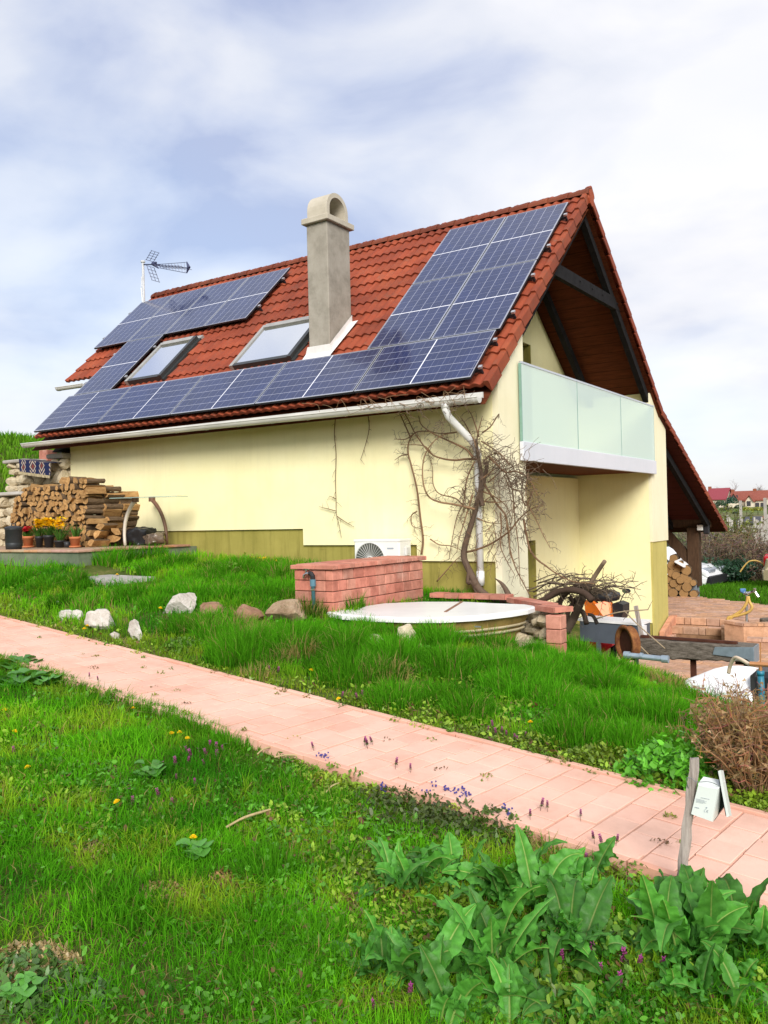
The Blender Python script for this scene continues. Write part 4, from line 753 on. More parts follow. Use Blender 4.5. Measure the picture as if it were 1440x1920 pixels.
q = ony(1276, 1056, yl-.1); m_ = MB(); s = mpp(q); m_.add([(q[0]-9*s, yl-.2, q[2]+.06), (q[0]+8*s, yl-.2, q[2]-.07), (q[0]+9*s, yl+.3, q[2]-.04), (q[0]-8*s, yl+.3, q[2]+.09)], [(0, 1, 2, 3)]); m_.prism([(q[0]-9*s, yl-.2, q[2]+.06), (q[0]+8*s, yl-.2, q[2]-.07), (q[0]+8*s, yl-.2, q[2]-.10), (q[0]-9*s, yl-.2, q[2]+.03)], (0, .5, 0)); solo('white_sheet', m_, 'white_fabric', 'white folded sheet on top of the round log stack', 'sheet', q)
# ------------------------------------------------------------------ bin, pots, table, bundles on the platform
p = onz(26, 1030, PZ); bn = thing('ash_bin', 'dark round metal bin with a lid at the left end of the platform', 'bin', (p[0], p[1], PZ)); s = mpp(p); rr = 15*s; hh = 38*s
m_ = MB(); m_.lathe((p[0], p[1], PZ), [(rr*.94, 0), (rr, hh*.3), (rr*.97, hh*.32), (rr, hh*.34), (rr, hh*.96), (rr*1.04, hh*.97), (rr*1.04, hh)], 28); part('drum', m_, 'bin_dark', bn, True); m_ = MB(); m_.lathe((p[0], p[1], PZ+hh+.001), [(rr*1.07, 0), (rr*1.07, .02), (rr*.9, .035), (rr*.4, .05)], 28); m_.tube([(p[0]-.05, p[1], PZ+hh+.05), (p[0]-.04, p[1], PZ+hh+.08), (p[0]+.04, p[1], PZ+hh+.08), (p[0]+.05, p[1], PZ+hh+.05)], .008, 6); part('lid', m_, 'bin_dark', bn)
def leafblade(m, base, dirv, ln, w, c, sag=.4, seg=4):
    d = np.asarray(dirv, float); d = d/np.linalg.norm(d); side = np.cross(d, (0, 0, 1.)); side = side/(np.linalg.norm(side)+1e-6); vs = []; p = np.asarray(base, float)
    for k in range(seg+1):
        t = k/seg; ww = w*(math.sin(math.pi*min(.93, t*.85+.12)))*(1 if t < 1 else .15); vs += [p-side*ww/2, p+side*ww/2]; d = d+np.array([0, 0, -sag/seg]); d = d/np.linalg.norm(d); p = p+d*ln/seg
    m.add(vs, [(2*k, 2*k+1, 2*k+3, 2*k+2) for k in range(seg)], c)
def pot(px, py, wpx, hpx, mat, label, kind):
    p = ony(px, py, -.86); p[2] = PZ; s = mpp(p); r1 = wpx/2*s; h = hpx*s; t = thing('flower_pot', label, 'flower pot', (p[0], p[1], PZ), 'flower pots on the platform'); m = MB()
    m.lathe((p[0], p[1], PZ), [(r1*.74, 0), (r1*.95, h*.78), (r1*1.04, h*.79), (r1*1.06, h), (r1*.95, h), (r1*.9, h*.9)], 22); 
    if mat == 'terracotta': m.lathe((p[0], p[1], PZ), [(r1*1.05, 0), (r1*1.12, .025), (r1*1.0, .026)], 22)
    part('pot', m, mat, t, True); m = MB(); f = MB(); n = {'red': 26, 'yellow': 42, 'yellow_tall': 30, 'green': 36}[kind]
    for k in range(n):
        a = random.uniform(0, 6.28); r = random.uniform(0, r1*.8); b = (p[0]+r*math.cos(a), p[1]+r*math.sin(a), PZ+h*.9); up = random.uniform(.8, 1.6); g = random.uniform(.7, 1.2); ln = {'red': .16, 'yellow': .24, 'yellow_tall': .34, 'green': .24}[kind]*random.uniform(.6, 1.1)
        leafblade(m, b, (math.cos(a)*.55, math.sin(a)*.55, up), ln, {'red': .045, 'yellow': .03, 'yellow_tall': .022, 'green': .016}[kind], (.06*g, .17*g, .022*g), .7)
    part('leaves', m, 'leaf_green', t)
    if kind != 'green':
        col = (.55, .02, .04) if kind == 'red' else (.90, .62, .02)
        for k in range({'red': 34, 'yellow': 60, 'yellow_tall': 22}[kind]):
            a = random.uniform(0, 6.28); r = random.uniform(0, r1*1.15); z = PZ+h+({'red': .12, 'yellow': .24, 'yellow_tall': .33}[kind])*random.uniform(.55, 1.05); c = np.array([p[0]+r*math.cos(a), p[1]+r*math.sin(a), z])
            for q in range(6):
                b = q*1.047+random.random(); g = random.uniform(.75, 1.15); e = np.array([math.cos(b)*.055, math.sin(b)*.055, random.uniform(-.015, .05)]); w_ = np.array([-math.sin(b)*.024, math.cos(b)*.024, 0]); f.add([c, c+e*.6+w_, c+e, c+e*.6-w_], [(0, 1, 2, 3)], tuple(x*g for x in col))
        part('flowers', f, 'petals', t)
pot(53, 1026, 20, 21, 'terracotta', 'terracotta pot with dark red flowers beside the dark bin', 'red'); pot(74, 1021, 15, 21, 'dark_pot', 'dark pot with bright yellow flowers, next to the red flowers', 'yellow'); pot(92, 1021, 20, 23, 'dark_pot', 'wide dark pot with a bushy mass of yellow flowers', 'yellow'); pot(112, 1025, 20, 13, 'dark_pot', 'low dark pot with tall yellow daffodils', 'yellow_tall'); pot(141, 1026, 20, 20, 'terracotta', 'terracotta pot on a saucer with green leaves only', 'green')
p = ony(126, 1025, -.92); p[2] = PZ; m_ = MB(); s = mpp(p); m_.lathe((p[0], p[1], PZ), [(5*s, 0), (6*s, 11*s), (5.4*s, 11*s), (4.5*s, 9*s)], 16); solo('empty_pot', m_, 'dark_pot', 'small empty black pot between the daffodils and the terracotta pot', 'flower pot', (p[0], p[1], PZ), 'flower pots on the platform', True)
# glass table
tz = PZ+.75; g0, g1_, g2_, g3 = onz(205, 935, tz), onz(332, 931, tz), onz(318, 927, tz), onz(215, 930, tz)
tb = thing('glass_table', 'table with a thin glass top on two curved wooden legs beside the woodpile', 'table', (-5.9, 0, PZ)); L_ = onz(235, 1023, PZ); R_ = ony(313, 1022, .22); cx = (L_[0]+R_[0])/2
TA = onz(205, 935, tz); TB = onz(332, 930.5, tz); d = (TB-TA); d[2] = 0; nrm = np.array([-d[1], d[0], 0])/np.linalg.norm(d); m_ = MB(); v4 = [TA, TB, TB+nrm*.42-d*.06, TA+nrm*.42+d*.06]; m_.prism(v4, (0, 0, .012)); part('table_top', m_, 'table_glass', tb)
for (a, knee, b, mat) in (((235, 1023), (236, 975), (254, 938), 'leg_pale'), ((313, 1019), (306, 972), (285, 937), 'wood_leg')):
    A = L_ if a[0] < 300 else np.array([R_[0], R_[1], PZ]); B = ony(*b, A[1]+.04); K = ony(*knee, A[1]+.02); pts = []
    for t in np.linspace(0, 1, 12): pts.append(A*(1-t)**2+2*t*(1-t)*(K*2-(A+B)/2)+B*t*t)
    m_ = MB(); m_.tube(pts, np.linspace(.024, .034, 12), 10); part('leg', m_, mat, tb, True); m_ = MB(); m_.tube([B+np.array([0, 0, -.03]), B+np.array([0, 0, .045])], .055, 12); part('bracket', m_, 'wood_leg', tb)
def crumpled(name, ctr, size, mat, label, cat, seed):
    m = MB(); m.rock(ctr, size, seed, 16, .5); rr = random.Random(seed)
    m.v = [(v[0]+.05*size[0]*(fbm(v[2]*14+seed, v[0]*17)-.5)*4, v[1]+.05*size[1]*(fbm(v[0]*15, v[2]*13+seed)-.5)*4, max(ctr[2]-size[2]*.8, v[2]+.10*size[2]*(fbm(v[0]*13+seed, v[1]*13)-.5)*4)) for v in [tuple(map(float, q)) for q in m.v]]
    return solo(name, m, mat, label, cat, (ctr[0], ctr[1], ctr[2]-size[2]*.8), None, True)
p = ony(262, 1016, .12); s = mpp(p); crumpled('black_sack', (p[0], p[1], PZ+15*s), (32*s, .26, 18*s), 'black_bag', 'crumpled black plastic sack under the glass table', 'sack', 3)
p = ony(292, 1018, .0); crumpled('wrapped_bundle', (p[0], p[1], PZ+11*s), (25*s, .2, 13*s), 'clear_wrap', 'brown bundle in clear plastic wrap beside the black sack', 'bundle', 9)
# ------------------------------------------------------------------ rocks along the bank
def rock_at(px, py, wpx, hpx, mat, label, seed, dp=1.):
    p = onground(px, py+hpx*.4); s = mpp(p); m = MB(); m.rock((p[0], p[1]+wpx*s*.25, p[2]+hpx*s*.42), (wpx*s*.62, wpx*s*.45*dp, hpx*s*.80), seed, 12, .3); solo('rock', m, mat, label, 'rock', p, 'rocks edging the bank above the path')
for a in ((330, 1138, 54, 32, 'stone_white', 'large pale angular rock in the grass left of the red flat stone', 21), (387, 1148, 56, 20, 'stone_reddish', 'flat reddish stone slab between the pale rock and the mossy boulder', 22), (455, 1158, 56, 28, 'stone_reddish', 'dull reddish boulder with grass on top, between flat slab and brown mound', 23), (532, 1154, 74, 32, 'stone_brown', 'broad brown earthy boulder at the foot of the brick box', 24), (181, 1170, 48, 30, 'stone_white', 'white notched rock beside dandelions above the path', 25), (249, 1190, 24, 30, 'stone_white', 'narrow upright pale rock leaning in the grass above the path', 26), (117, 1157, 32, 15, 'stone_white', 'low rounded white stone near the path', 27), (143, 1157, 20, 15, 'stone_white', 'small pale stone between the rounded stone and the notched rock', 28), (103, 1138, 18, 13, 'stone_white', 'small white stone with a dark hollow, farthest up the bank', 29), (212, 1194, 15, 12, 'stone_white', 'little white stone close to the edge of the path', 30), (700, 1205, 30, 16, 'stone_cream', 'cream stone half hidden in grass below the lid', 31), (762, 1198, 34, 30, 'stone_cream', 'upright cream stone below the middle of the lid', 32)): rock_at(*a)
# ------------------------------------------------------------------ bare climbing vine
def curve(pts, n=6):     # Catmull-Rom through points
    P = [np.asarray(p, float) for p in pts]; P = [2*P[0]-P[1]]+P+[2*P[-1]-P[-2]]; out = []
    for i in range(1, len(P)-2):
        for t in np.linspace(0, 1, n, endpoint=False): out.append(.5*((2*P[i])+(-P[i-1]+P[i+1])*t+(2*P[i-1]-5*P[i]+4*P[i+1]-P[i+2])*t*t+(-P[i-1]+3*P[i]-3*P[i+1]+P[i+2])*t**3))
    return out+[P[-2]]
vine = thing('climbing_vine', 'bare brown climbing vine wound round the white downpipe at the house corner', 'vine', ony(905, 1130, .3)); VB = MB(); VT = MB()
def twigs(m, pts, step, ln, r, depth=1, droop=.3, c=(.15, .095, .055)):
    acc = random.uniform(0, step)
    for a, b in zip(pts, pts[1:]):
        seg = np.linalg.norm(b-a); acc += seg
        if acc > step:
            acc = random.uniform(-.3, .2)*step; t = (b-a)/(seg+1e-9); d = np.cross(t, (0, 1., 0))*random.choice([-1, 1])+t*random.uniform(.1, .9)+np.array([0, random.uniform(-.55, .15), 0]); l = ln*random.uniform(.35, 1.2); p = b.copy(); path = [p.copy()]
            for k in range(5): d = d/np.linalg.norm(d)+np.array([random.uniform(-.35, .35), random.uniform(-.2, .2), random.uniform(-.35, .3)-droop*.5]); d /= np.linalg.norm(d); p = p+d*l/5; path.append(p.copy())
            k_ = random.uniform(.7, 1.25); m.tube(path, np.linspace(r, r*.45, 6), 4, tuple(x*k_ for x in c), False)
            if depth > 1: twigs(m, path, step*.55, ln*.45, r*.6, depth-1, droop, c)
def vbranch(zp, r0, r1, y=.36, step=.085, ln=.17, dep=2, yj=.03, c=(.17, .095, .05), m=None):
    pts = [ony(740+a/4.8, 740+b/4.8, y+random.uniform(-yj, yj)) for a, b in zp]; cv = curve(pts, 5); (m or VB).tube(cv, np.linspace(r0, r1, len(cv)), 7, c); 
    if step: twigs(VT, cv, step, ln, .0034, dep)
    return cv
dk = (.15, .105, .075); md = (.23, .135, .075); lt = (.32, .20, .11)
vbranch([(1060, 1880), (900, 1850), (800, 1790), (740, 1720), (690, 1620), (630, 1490), (625, 1400), (660, 1260), (710, 1100), (745, 960), (770, 860), (780, 720), (760, 600), (740, 480), (735, 400)], .055, .018, .30, .12, .16, 2, .015, dk)
vbranch([(760, 1870), (745, 1790), (700, 1690), (660, 1690), (665, 1580), (630, 1480)], .034, .022, .27, 0, c=dk); vbranch([(1060, 1880), (980, 1720), (900, 1650)], .05, .004, .30, .15, .2, c=dk)
vbranch([(790, 1000), (775, 900), (800, 780), (830, 640), (800, 610)], .035, .02, .33, .1, c=dk)
for z in ([(240, 1440), (255, 1300), (230, 1100), (200, 850), (150, 640), (120, 520), (130, 420), (190, 340), (300, 330), (420, 350), (560, 335)], [(720, 1030), (640, 1010), (520, 985), (400, 965), (310, 920), (265, 830), (250, 700), (265, 570), (320, 460), (420, 370), (560, 340)],
          [(740, 580), (640, 580), (540, 590), (430, 575), (340, 540), (270, 470), (180, 340), (130, 240), (90, 170)], [(700, 560), (640, 490), (540, 440), (430, 390), (330, 340), (240, 270), (215, 190)], [(605, 985), (540, 930), (400, 890), (345, 800), (340, 660), (300, 520)],
          [(760, 740), (840, 860), (930, 1000), (1000, 1090), (1020, 1230), (1040, 1400), (1090, 1560), (1160, 1700), (1250, 1870)], [(620, 1420), (720, 1400), (850, 1350), (950, 1290), (1040, 1220), (1120, 1120), (1210, 1040), (1280, 1010), (1340, 1000)], [(380, 1680), (460, 1590), (540, 1500), (620, 1430)],
          [(800, 600), (850, 550), (920, 530), (980, 560), (1020, 630), (1010, 690)], [(850, 560), (930, 640), (1000, 700), (1080, 690), (1160, 720), (1230, 790), (1290, 910)], [(840, 790), (900, 740), (960, 690), (1060, 650), (1200, 590)],
          [(1160, 1120), (1190, 1280), (1220, 1400), (1290, 1490), (1360, 1540), (1440, 1600), (1600, 1680), (1800, 1700)], [(1240, 870), (1180, 1000), (1130, 880), (1040, 830), (980, 720)], [(780, 760), (860, 700), (950, 620), (840, 560)],
          [(690, 370), (640, 270), (600, 210)], [(740, 400), (760, 300), (790, 190)], [(790, 340), (860, 290), (920, 200), (940, 175), (930, 220)], [(760, 380), (700, 200), (660, 130)], [(730, 480), (700, 380), (600, 360)], [(950, 1060), (960, 1200), (950, 1350), (1000, 1480), (1080, 1620)], [(780, 420), (860, 470), (960, 540), (1040, 640)],
          [(720, 600), (650, 760), (620, 960), (560, 1100), (520, 1290), (490, 1480)], [(700, 900), (640, 1100), (580, 1300), (560, 1420)], [(1180, 960), (1270, 1120), (1330, 1250), (1400, 1380)], [(1000, 700), (1060, 860), (1080, 1100), (1110, 1330), (1120, 1500), (1130, 1700)],
          [(790, 870), (900, 920), (1000, 1000), (1060, 1130)], [(800, 960), (920, 970), (1040, 950)], [(740, 1110), (840, 1150), (960, 1160)], [(780, 1000), (830, 940), (900, 900)], [(200, 1050), (150, 1090), (160, 1180), (240, 1210)], [(340, 540), (260, 460), (60, 450)], [(190, 340), (100, 400), (0, 400)], [(120, 540), (60, 550), (0, 590)], [(140, 380), (60, 200), (40, 170)], [(320, 1300), (400, 1350), (500, 1360), (600, 1400)]):
    th = .015 if len(z) > 6 else .010; vbranch(z, th, th*.38, .36 if z[0][0] < 700 else random.uniform(.16, .36), .07, .15, 2, .03, random.choice([md, lt, md]))
for _ in range(34):   # drooping dry shoots around the stem
    a = random.uniform(600, 1230); b = random.uniform(560, 1300); l = random.uniform(120, 420); vbranch([(a, b), (a+random.uniform(-50, 50), b+l*.35), (a+random.uniform(-60, 60), b+l*.7), (a+random.uniform(-80, 80), b+l)], .0048, .0022, random.uniform(.12, .38), .055, .09, 1, .04, random.choice([md, lt, dk]), VT)
def tangle(ctr, rad, n, m, r=.004, c=(.12, .085, .06), flat=.5):
    for _ in range(n):
        p = np.asarray(ctr)+np.array([random.gauss(0, .4)*rad, random.gauss(0, .3)*rad*flat, random.gauss(0, .4)*rad]); d = np.array([random.gauss(0, 1), random.gauss(0, .4), random.gauss(0, 1)]); path = [p]
        for k in range(5): d = d/np.linalg.norm(d)+np.array([random.gauss(0, .4), random.gauss(0, .3), random.gauss(0, .4)-.15]); p = p+d/np.linalg.norm(d)*rad*.22; path.append(p)
        k = random.uniform(.6, 1.4); m.tube(path, np.linspace(r, r*.5, 6), 4, tuple(x*k for x in c), False)
for (a, b, rd, n) in ((520, 90, .10, 26), (610, 60, .08, 18), (235, 120, .08, 20), (90, 150, .07, 16), (420, 250, .10, 22), (960, 600, .2, 70), (1060, 720, .22, 110), (1150, 800, .16, 36), (900, 560, .14, 36), (1200, 750, .08, 22), (1305, 980, .10, 30), (690, 820, .16, 50), (1150, 1140, .16, 40), (780, 480, .14, 40), (780, 1230, .06, 14), (650, 950, .14, 36), (760, 560, .16, 46), (1100, 900, .16, 36)): tangle(ony(740+a/4.8, 740+b/4.8, .22 if b > 300 else -.16), rd*1.5, int(n*.6), VT, c=(.19, .135, .095))
part('stem', VB, 'bark', vine, True); part('shoots', VT, 'bark', vine)
# the shoot hanging alone on the side wall, and dry tendrils along the gutter
hv = thing('hanging_shoot', 'thin dry vine shoot hanging alone down the side wall under the gutter', 'vine', ony(630, 790, .42)); VB2 = MB(); VT = MB()
for p in ([(629, 782), (627, 815), (630, 850), (629, 900), (630, 935), (631, 965), (636, 985), (640, 1008)], [(690, 776), (692, 805), (684, 838), (676, 862)], [(629, 958), (610, 953), (598, 950)], [(632, 968), (650, 980), (664, 988)], [(629, 935), (618, 930)]):
    cv = curve([ony(a, b, .41) for a, b in p], 5); VB2.tube(cv, np.linspace(.007, .003, len(cv)), 5, md); twigs(VT, cv, .11, .13, .003, 1)
for _ in range(26): a = random.uniform(560, 900); b = 785-(a-560)*.085; q = ony(a, b-6, -.16); cv = curve([q, q+np.array([random.uniform(-.15, .15), -.03, random.uniform(.02, .16)]), q+np.array([random.uniform(-.35, .35), -.02, random.uniform(-.08, .18)])], 5); VT.tube(cv, .0028, 4, lt)
part('stem', VB2, 'bark', hv); part('shoots', VT, 'bark', hv)
# ------------------------------------------------------------------ yard to the right: brush heap, moped, tables, wheel, sleeper
bp = thing('branch_heap', 'tangled heap of cut vine trunks and branches over the moped', 'brushwood', ony(1080, 1150, 1.2)); m1, m2 = MB(), MB(); VT = m2
def yb(p, r0, r1, y, c, step=.12, ln=.22):
    cv = curve([ony(a, b, y+random.uniform(-.05, .05)) for a, b in p], 5); m1.tube(cv, np.linspace(r0, r1, len(cv)), 8, c); 
    if step: twigs(m2, cv, step, ln, .005, 2, .1, (.16, .12, .085))
yb([(975, 1131), (1000, 1130), (1024, 1122), (1044, 1110), (1070, 1106), (1095, 1112), (1110, 1125)], .03, .045, .9, (.075, .048, .035)); yb([(1060, 1185), (1075, 1160), (1086, 1135), (1096, 1112), (1105, 1098)], .06, .05, 1.15, (.07, .05, .036)); yb([(1105, 1098), (1118, 1076), (1134, 1052)], .03, .026, 1.15, (.26, .19, .13), 0)
yb([(1052, 1150), (1050, 1130), (1062, 1112), (1088, 1100), (1110, 1102)], .035, .03, 1.2, (.07, .046, .034)); yb([(1062, 1165), (1066, 1145), (1074, 1130), (1068, 1118)], .035, .03, 1.25, (.07, .046, .034)); yb([(1100, 1170), (1094, 1150), (1084, 1140), (1080, 1120)], .035, .03, 1.2, (.06, .042, .03)); yb([(1120, 1170), (1112, 1155), (1102, 1152)], .026, .02, 1.0, (.03, .024, .02), 0)
for _ in range(34):
    a = random.gauss(1088, 30); b = random.gauss(1100, 12); yb([(a-random.uniform(20, 55), b+random.uniform(-8, 22)), (a, b-random.uniform(0, 14)), (a+random.uniform(20, 60), b+random.uniform(-14, 22))], random.uniform(.006, .014), .004, random.uniform(1., 1.6), random.choice([(.16, .12, .09), (.10, .075, .055), (.24, .19, .14)]), .14, .2)
for p in ([(1170, 1145), (1200, 1175), (1247, 1216)], [(1174, 1174), (1195, 1205), (1217, 1228)], [(1118, 1160), (1160, 1148), (1215, 1143)]): yb(p, .009, .007, .9, (.42, .33, .22), .3, .15)
part('trunks', m1, 'bark', bp, True); part('twigs', m2, 'bark', bp)
for (px0, py0, px1, py1, lab) in ((1192, 1136, 1203, 1192, 'short gray wooden stake standing beside the gray table end'),):
    A, B = ony(px1, py1, 1.4), ony(px0, py0, 1.4); m = MB(); m.bar(A, B, .055, .04); solo('wooden_stake', m, 'stake_wood', lab, 'stake', A)
mo = thing('moped', 'orange and black moped with a round mirror half buried under branches', 'moped', ony(1130, 1230, 2.6)); Y = 2.6; q = lambda x, y, dy=0: ony(x, y, Y+dy)
m = MB()
for prof in ([(1095, 1126), (1112, 1126), (1118, 1132), (1132, 1127), (1138, 1126), (1143, 1131), (1144, 1150), (1147, 1162), (1150, 1178), (1094, 1178), (1096, 1150)],): m.prism([q(*p) for p in prof], (0, .12, 0))
m.v = [(v[0], v[1]-.06*math.sin(i), v[2]) for i, v in enumerate(m.v)]; part('leg_shield', m, 'orange_plastic', mo); m = MB(); m.prism([q(*p, .1) for p in [(1145, 1133), (1156, 1129), (1168, 1134), (1168, 1150), (1164, 1162), (1148, 1163)]], (0, .3, 0)); m.rock(q(1131, 1116, .2), (.24, .22, .09), 5, 8, .1); part('seat', m, 'black_plastic', mo)
m = MB(); m.tube([q(1162, 1130), q(1169, 1115), q(1173, 1111)], .008, 6); c = q(1174, 1108); s = mpp(c); m.add([(c[0]+s*8*math.cos(a), c[1]+.02*k, c[2]+s*4.6*math.sin(a)) for k in (0, 1) for a in np.linspace(0, 2*math.pi, 17)[:-1]], [tuple(range(16))[::-1], tuple(range(16, 32))]+[(i, (i+1) % 16, 16+(i+1) % 16, 16+i) for i in range(16)]); mi = part('mirror', m, 'black_plastic', mo); m = MB(); m.add([(c[0]+s*6.3*math.cos(a)-s*.8, c[1]-.003, c[2]+s*3.6*math.sin(a)) for a in np.linspace(0, 2*math.pi, 17)[:-1]], [tuple(range(16))]); part('mirror_glass', m, 'skylight_glass', mi)
m = MB(); c = q(1120, 1216, .15); m.tube([c+np.array([.25*math.cos(a), 0, .25*math.sin(a)]) for a in np.linspace(0, 2*math.pi, 25)], .05, 8, caps=False); part('wheel', m, 'black_rubber', mo); m = MB(); m.rock(q(1131, 1203, .1), (.20, .15, .15), 8, 8, .25); part('engine_cover', m, 'red_plastic', mo)
# gray metal trestle
gt = thing('gray_workbench', 'gray painted steel trestle table with a pale top in front of the moped', 'workbench', ony(1150, 1220, 1.7)); Y = 1.7; A, B = q(1086, 1163, -.9), q(1199, 1172, -.9); d = (B-A); n_ = np.array([0, 1., 0]); m = MB(); hz = A[2]-ony(1086, 1184, Y)[2]
A = ony(1087, 1164, Y); B = ony(1199, 1173, Y); m.prism([A, B, B-np.array([0, 0, hz]), A-np.array([0, 0, hz])], (0, .03, 0)); m.prism([B, B+np.array([0, .4, 0]), B+np.array([0, .4, -hz]), B-np.array([0, 0, hz])], (.02, 0, 0)); part('apron', m, 'steel_paint_gray', gt)
m = MB(); m.prism([A+np.array([-.02, -.02, .001]), B+np.array([.03, -.02, .001]), B+np.array([.03, .42, .001]), A+np.array([-.02, .42, .001])], (0, 0, .03)); m.prism([B+np.array([.021, -.02, -hz*1.1]), B+np.array([.07, -.02, -hz*1.1]), B+np.array([.07, -.02, 0]), B+np.array([.021, -.02, 0])], (0, .1, 0)); part('table_top', m, 'white_paint', gt)
for px in (1122, 1192):
    P = ony(px, 1190, Y+.02); m = MB(); m.bar(P+np.array([0, 0, .03]), (P[0], P[1], h1(P[0], P[1])), .05, .05, up=(0, 1, 0)); part('leg', m, 'steel_paint_gray', gt)
# rusty wheel
Y = .75; c = ony(1177, 1206, Y); s = mpp(c); w = thing('rusty_wheel', 'heavy rusty iron wheel rim leaning beside the sleeper bench', 'wheel', (c[0], c[1], c[2]-.25)); m = MB(); rot = Matrix.Rotation(R(-42), 3, 'Z'); vs = []; n = 40; ring = [(.235, -.05), (.285, -.055), (.305, -.04), (.27, -.02), (.27, .03), (.285, .045), (.275, .055), (.235, .05)]; rr = 33*s/.29
for k in range(n):
    a = 2*math.pi*k/n
    for r, ax in ring: v = rot @ Vector((r*rr*math.cos(a), ax, r*rr*math.sin(a))); vs.append((c[0]+v[0], c[1]+v[1], c[2]+v[2]))
m.add(vs, [(k*8+i, k*8+(i+1) % 8, ((k+1) % n)*8+(i+1) % 8, ((k+1) % n)*8+i) for k in range(n) for i in range(8)]); part('rim', m, 'rust', w, True); m = MB(); vs = [tuple(np.array(c)+np.array(rot @ Vector((.236*rr*math.cos(a), ax, .236*rr*math.sin(a))))) for ax in (-.01, .01) for a in np.linspace(0, 2*math.pi, 33)[:-1]]; m.add(vs, [tuple(range(32))[::-1], tuple(range(32, 64))]); part('web', m, 'rust_dark', w)
# sleeper bench
Y = 1.1; sb = thing('sleeper_bench', 'weathered wooden sleeper bench with steel legs and sheet metal on its end', 'bench', ony(1290, 1250, Y)); m = MB(); A, B = ony(1190, 1197, Y), ony(1412, 1213, Y-.25); d = B-A; d2 = np.array([0, .0, -1.]); hA = ony(1190, 1197, Y)[2]-ony(1190, 1228, Y)[2]; hB = ony(1412, 1213, Y-.25)[2]-ony(1412, 1245, Y-.25)[2]
vs = []; N = 24
for k in range(N+1):
    t = k/N; p = A+d*t; h = hA+(hB-hA)*t; jj = .012*(fbm(t*9, 1., 4)-.5)*2; e = .012
    for dy, dz in ((0, -e), (e, 0), (.27, 0), (.28, -e), (.28, -h), (e, -h+jj*2), (0, -h+e+jj*2)): vs.append((p[0], p[1]+dy+jj*.6, p[2]+dz+jj))
m.add(vs, [(k*7+i, k*7+(i+1) % 7, (k+1)*7+(i+1) % 7, (k+1)*7+i) for k in range(N) for i in range(7)]+[tuple(range(7))[::-1], tuple(range(N*7, N*7+7))]); part('beam', m, 'weathered_wood', sb)
m = MB(); m.bar(A+d*.04+np.array([0, .10, .018]), A+d*.86+np.array([0, .10, .018]), .06, .03); part('top_rail', m, 'rust_dark', sb)
m = MB(); p0 = A+d*.70; p1 = A+d*1.003; hb = hB; o = np.array([0, -.016, 0]); m.prism([p0+o+np.array([0, 0, -.03]), p1+o+np.array([0, 0, -.0]), p1+o+np.array([0, 0, -hb*1.05]), p1-d*.05+o+np.array([0, 0, -hb*.72]), p0-d*.02+o+np.array([0, 0, -hb*.62])], (0, .006, 0)); m.prism([p1+o, p1+np.array([0, .28, 0]), p1+np.array([0, .28, -hb]), p1+o+np.array([0, 0, -hb])], (.008, 0, 0)); part('sheet_metal', m, 'galvanised', sb)
for t in (.49, .93):
    p = A+d*t+np.array([0, .14, -hA]); m = MB(); m.bar(p, (p[0], p[1], h1(p[0], p[1])-.05), .06, .05, up=(0, 1, 0)); m.bar(p+np.array([-.12, 0, -.01]), p+np.array([.06, 0, -.01]), .05, .03); part('leg', m, 'rust_dark', sb)
ys = np.arange(-.6, 1.2, .05); yp_ = float(np.mean([min(ys, key=lambda y_: abs(ony(px_, py_, y_)[2]-h1(ony(px_, py_, y_)[0], y_)-.04)) for px_, py_ in ((1172, 1228), (1250, 1238))])); A_, B_ = ony(1172, 1228, yp_), ony(1250, 1236, yp_); m = MB(); m.tube([A_, A_*.5+B_*.5, B_], .030, 12); m.tube([A_-np.array([.01, 0, 0]), A_+np.array([.05, 0, 0])], .040, 12); m.tube([B_-np.array([.05, 0, 0]), B_+np.array([.02, 0, 0])], .040, 12); m.tube([A_+np.array([.16, 0, 0]), A_+np.array([.19, 0, 0])], .036, 12); solo('steel_pipe', m, 'galvanised', 'short galvanised steel pipe lying in the grass against the rusty wheel', 'pipe', A_)
# white sheet over something black
p = onz(1345, 1296, -3.50); s = mpp(p); ws = thing('white_cover', 'white plastic sheet draped over a dark object at the foot of the slope', 'cover', p); m = MB(); top_ = [(1282, 1280), (1288, 1273), (1300, 1269), (1318, 1262), (1338, 1254), (1360, 1249), (1385, 1248), (1408, 1250), (1418, 1254)]; N = len(top_); vs = []
for k, (a, b) in enumerate(top_):
    q0 = ony(a, b, p[1]+.18); 
    for j, t in enumerate((0, .12, .4, .7, 1)): z = q0[2]*(1-t)+(-3.75)*t; fold = .035*math.sin(k*1.9+j)*t; vs.append((q0[0]+(.06*t if k > N-3 else 0)-.04*t*(k > N-3), p[1]+.18-.32*math.sin(min(1, t*1.3)*1.5)+fold, z+(.012 if j == 1 else 0)))
    vs.append((q0[0], p[1]+.7, q0[2]-.1))
m.add(vs, [(k*6+j, (k+1)*6+j, (k+1)*6+j+1, k*6+j+1) for k in range(N-1) for j in range(4)]+[(k*6, k*6+5, (k+1)*6+5, (k+1)*6) for k in range(N-1)]); part('sheet', m, 'white_fabric', ws, True)
m = MB(); a = ony(1408, 1252, p[1]); m.box((a[0]+.0, p[1]-.1, -3.75), (a[0]+.32, p[1]+.5, a[2]-.02), bev=.05); part('crate', m, 'black_plastic', ws)
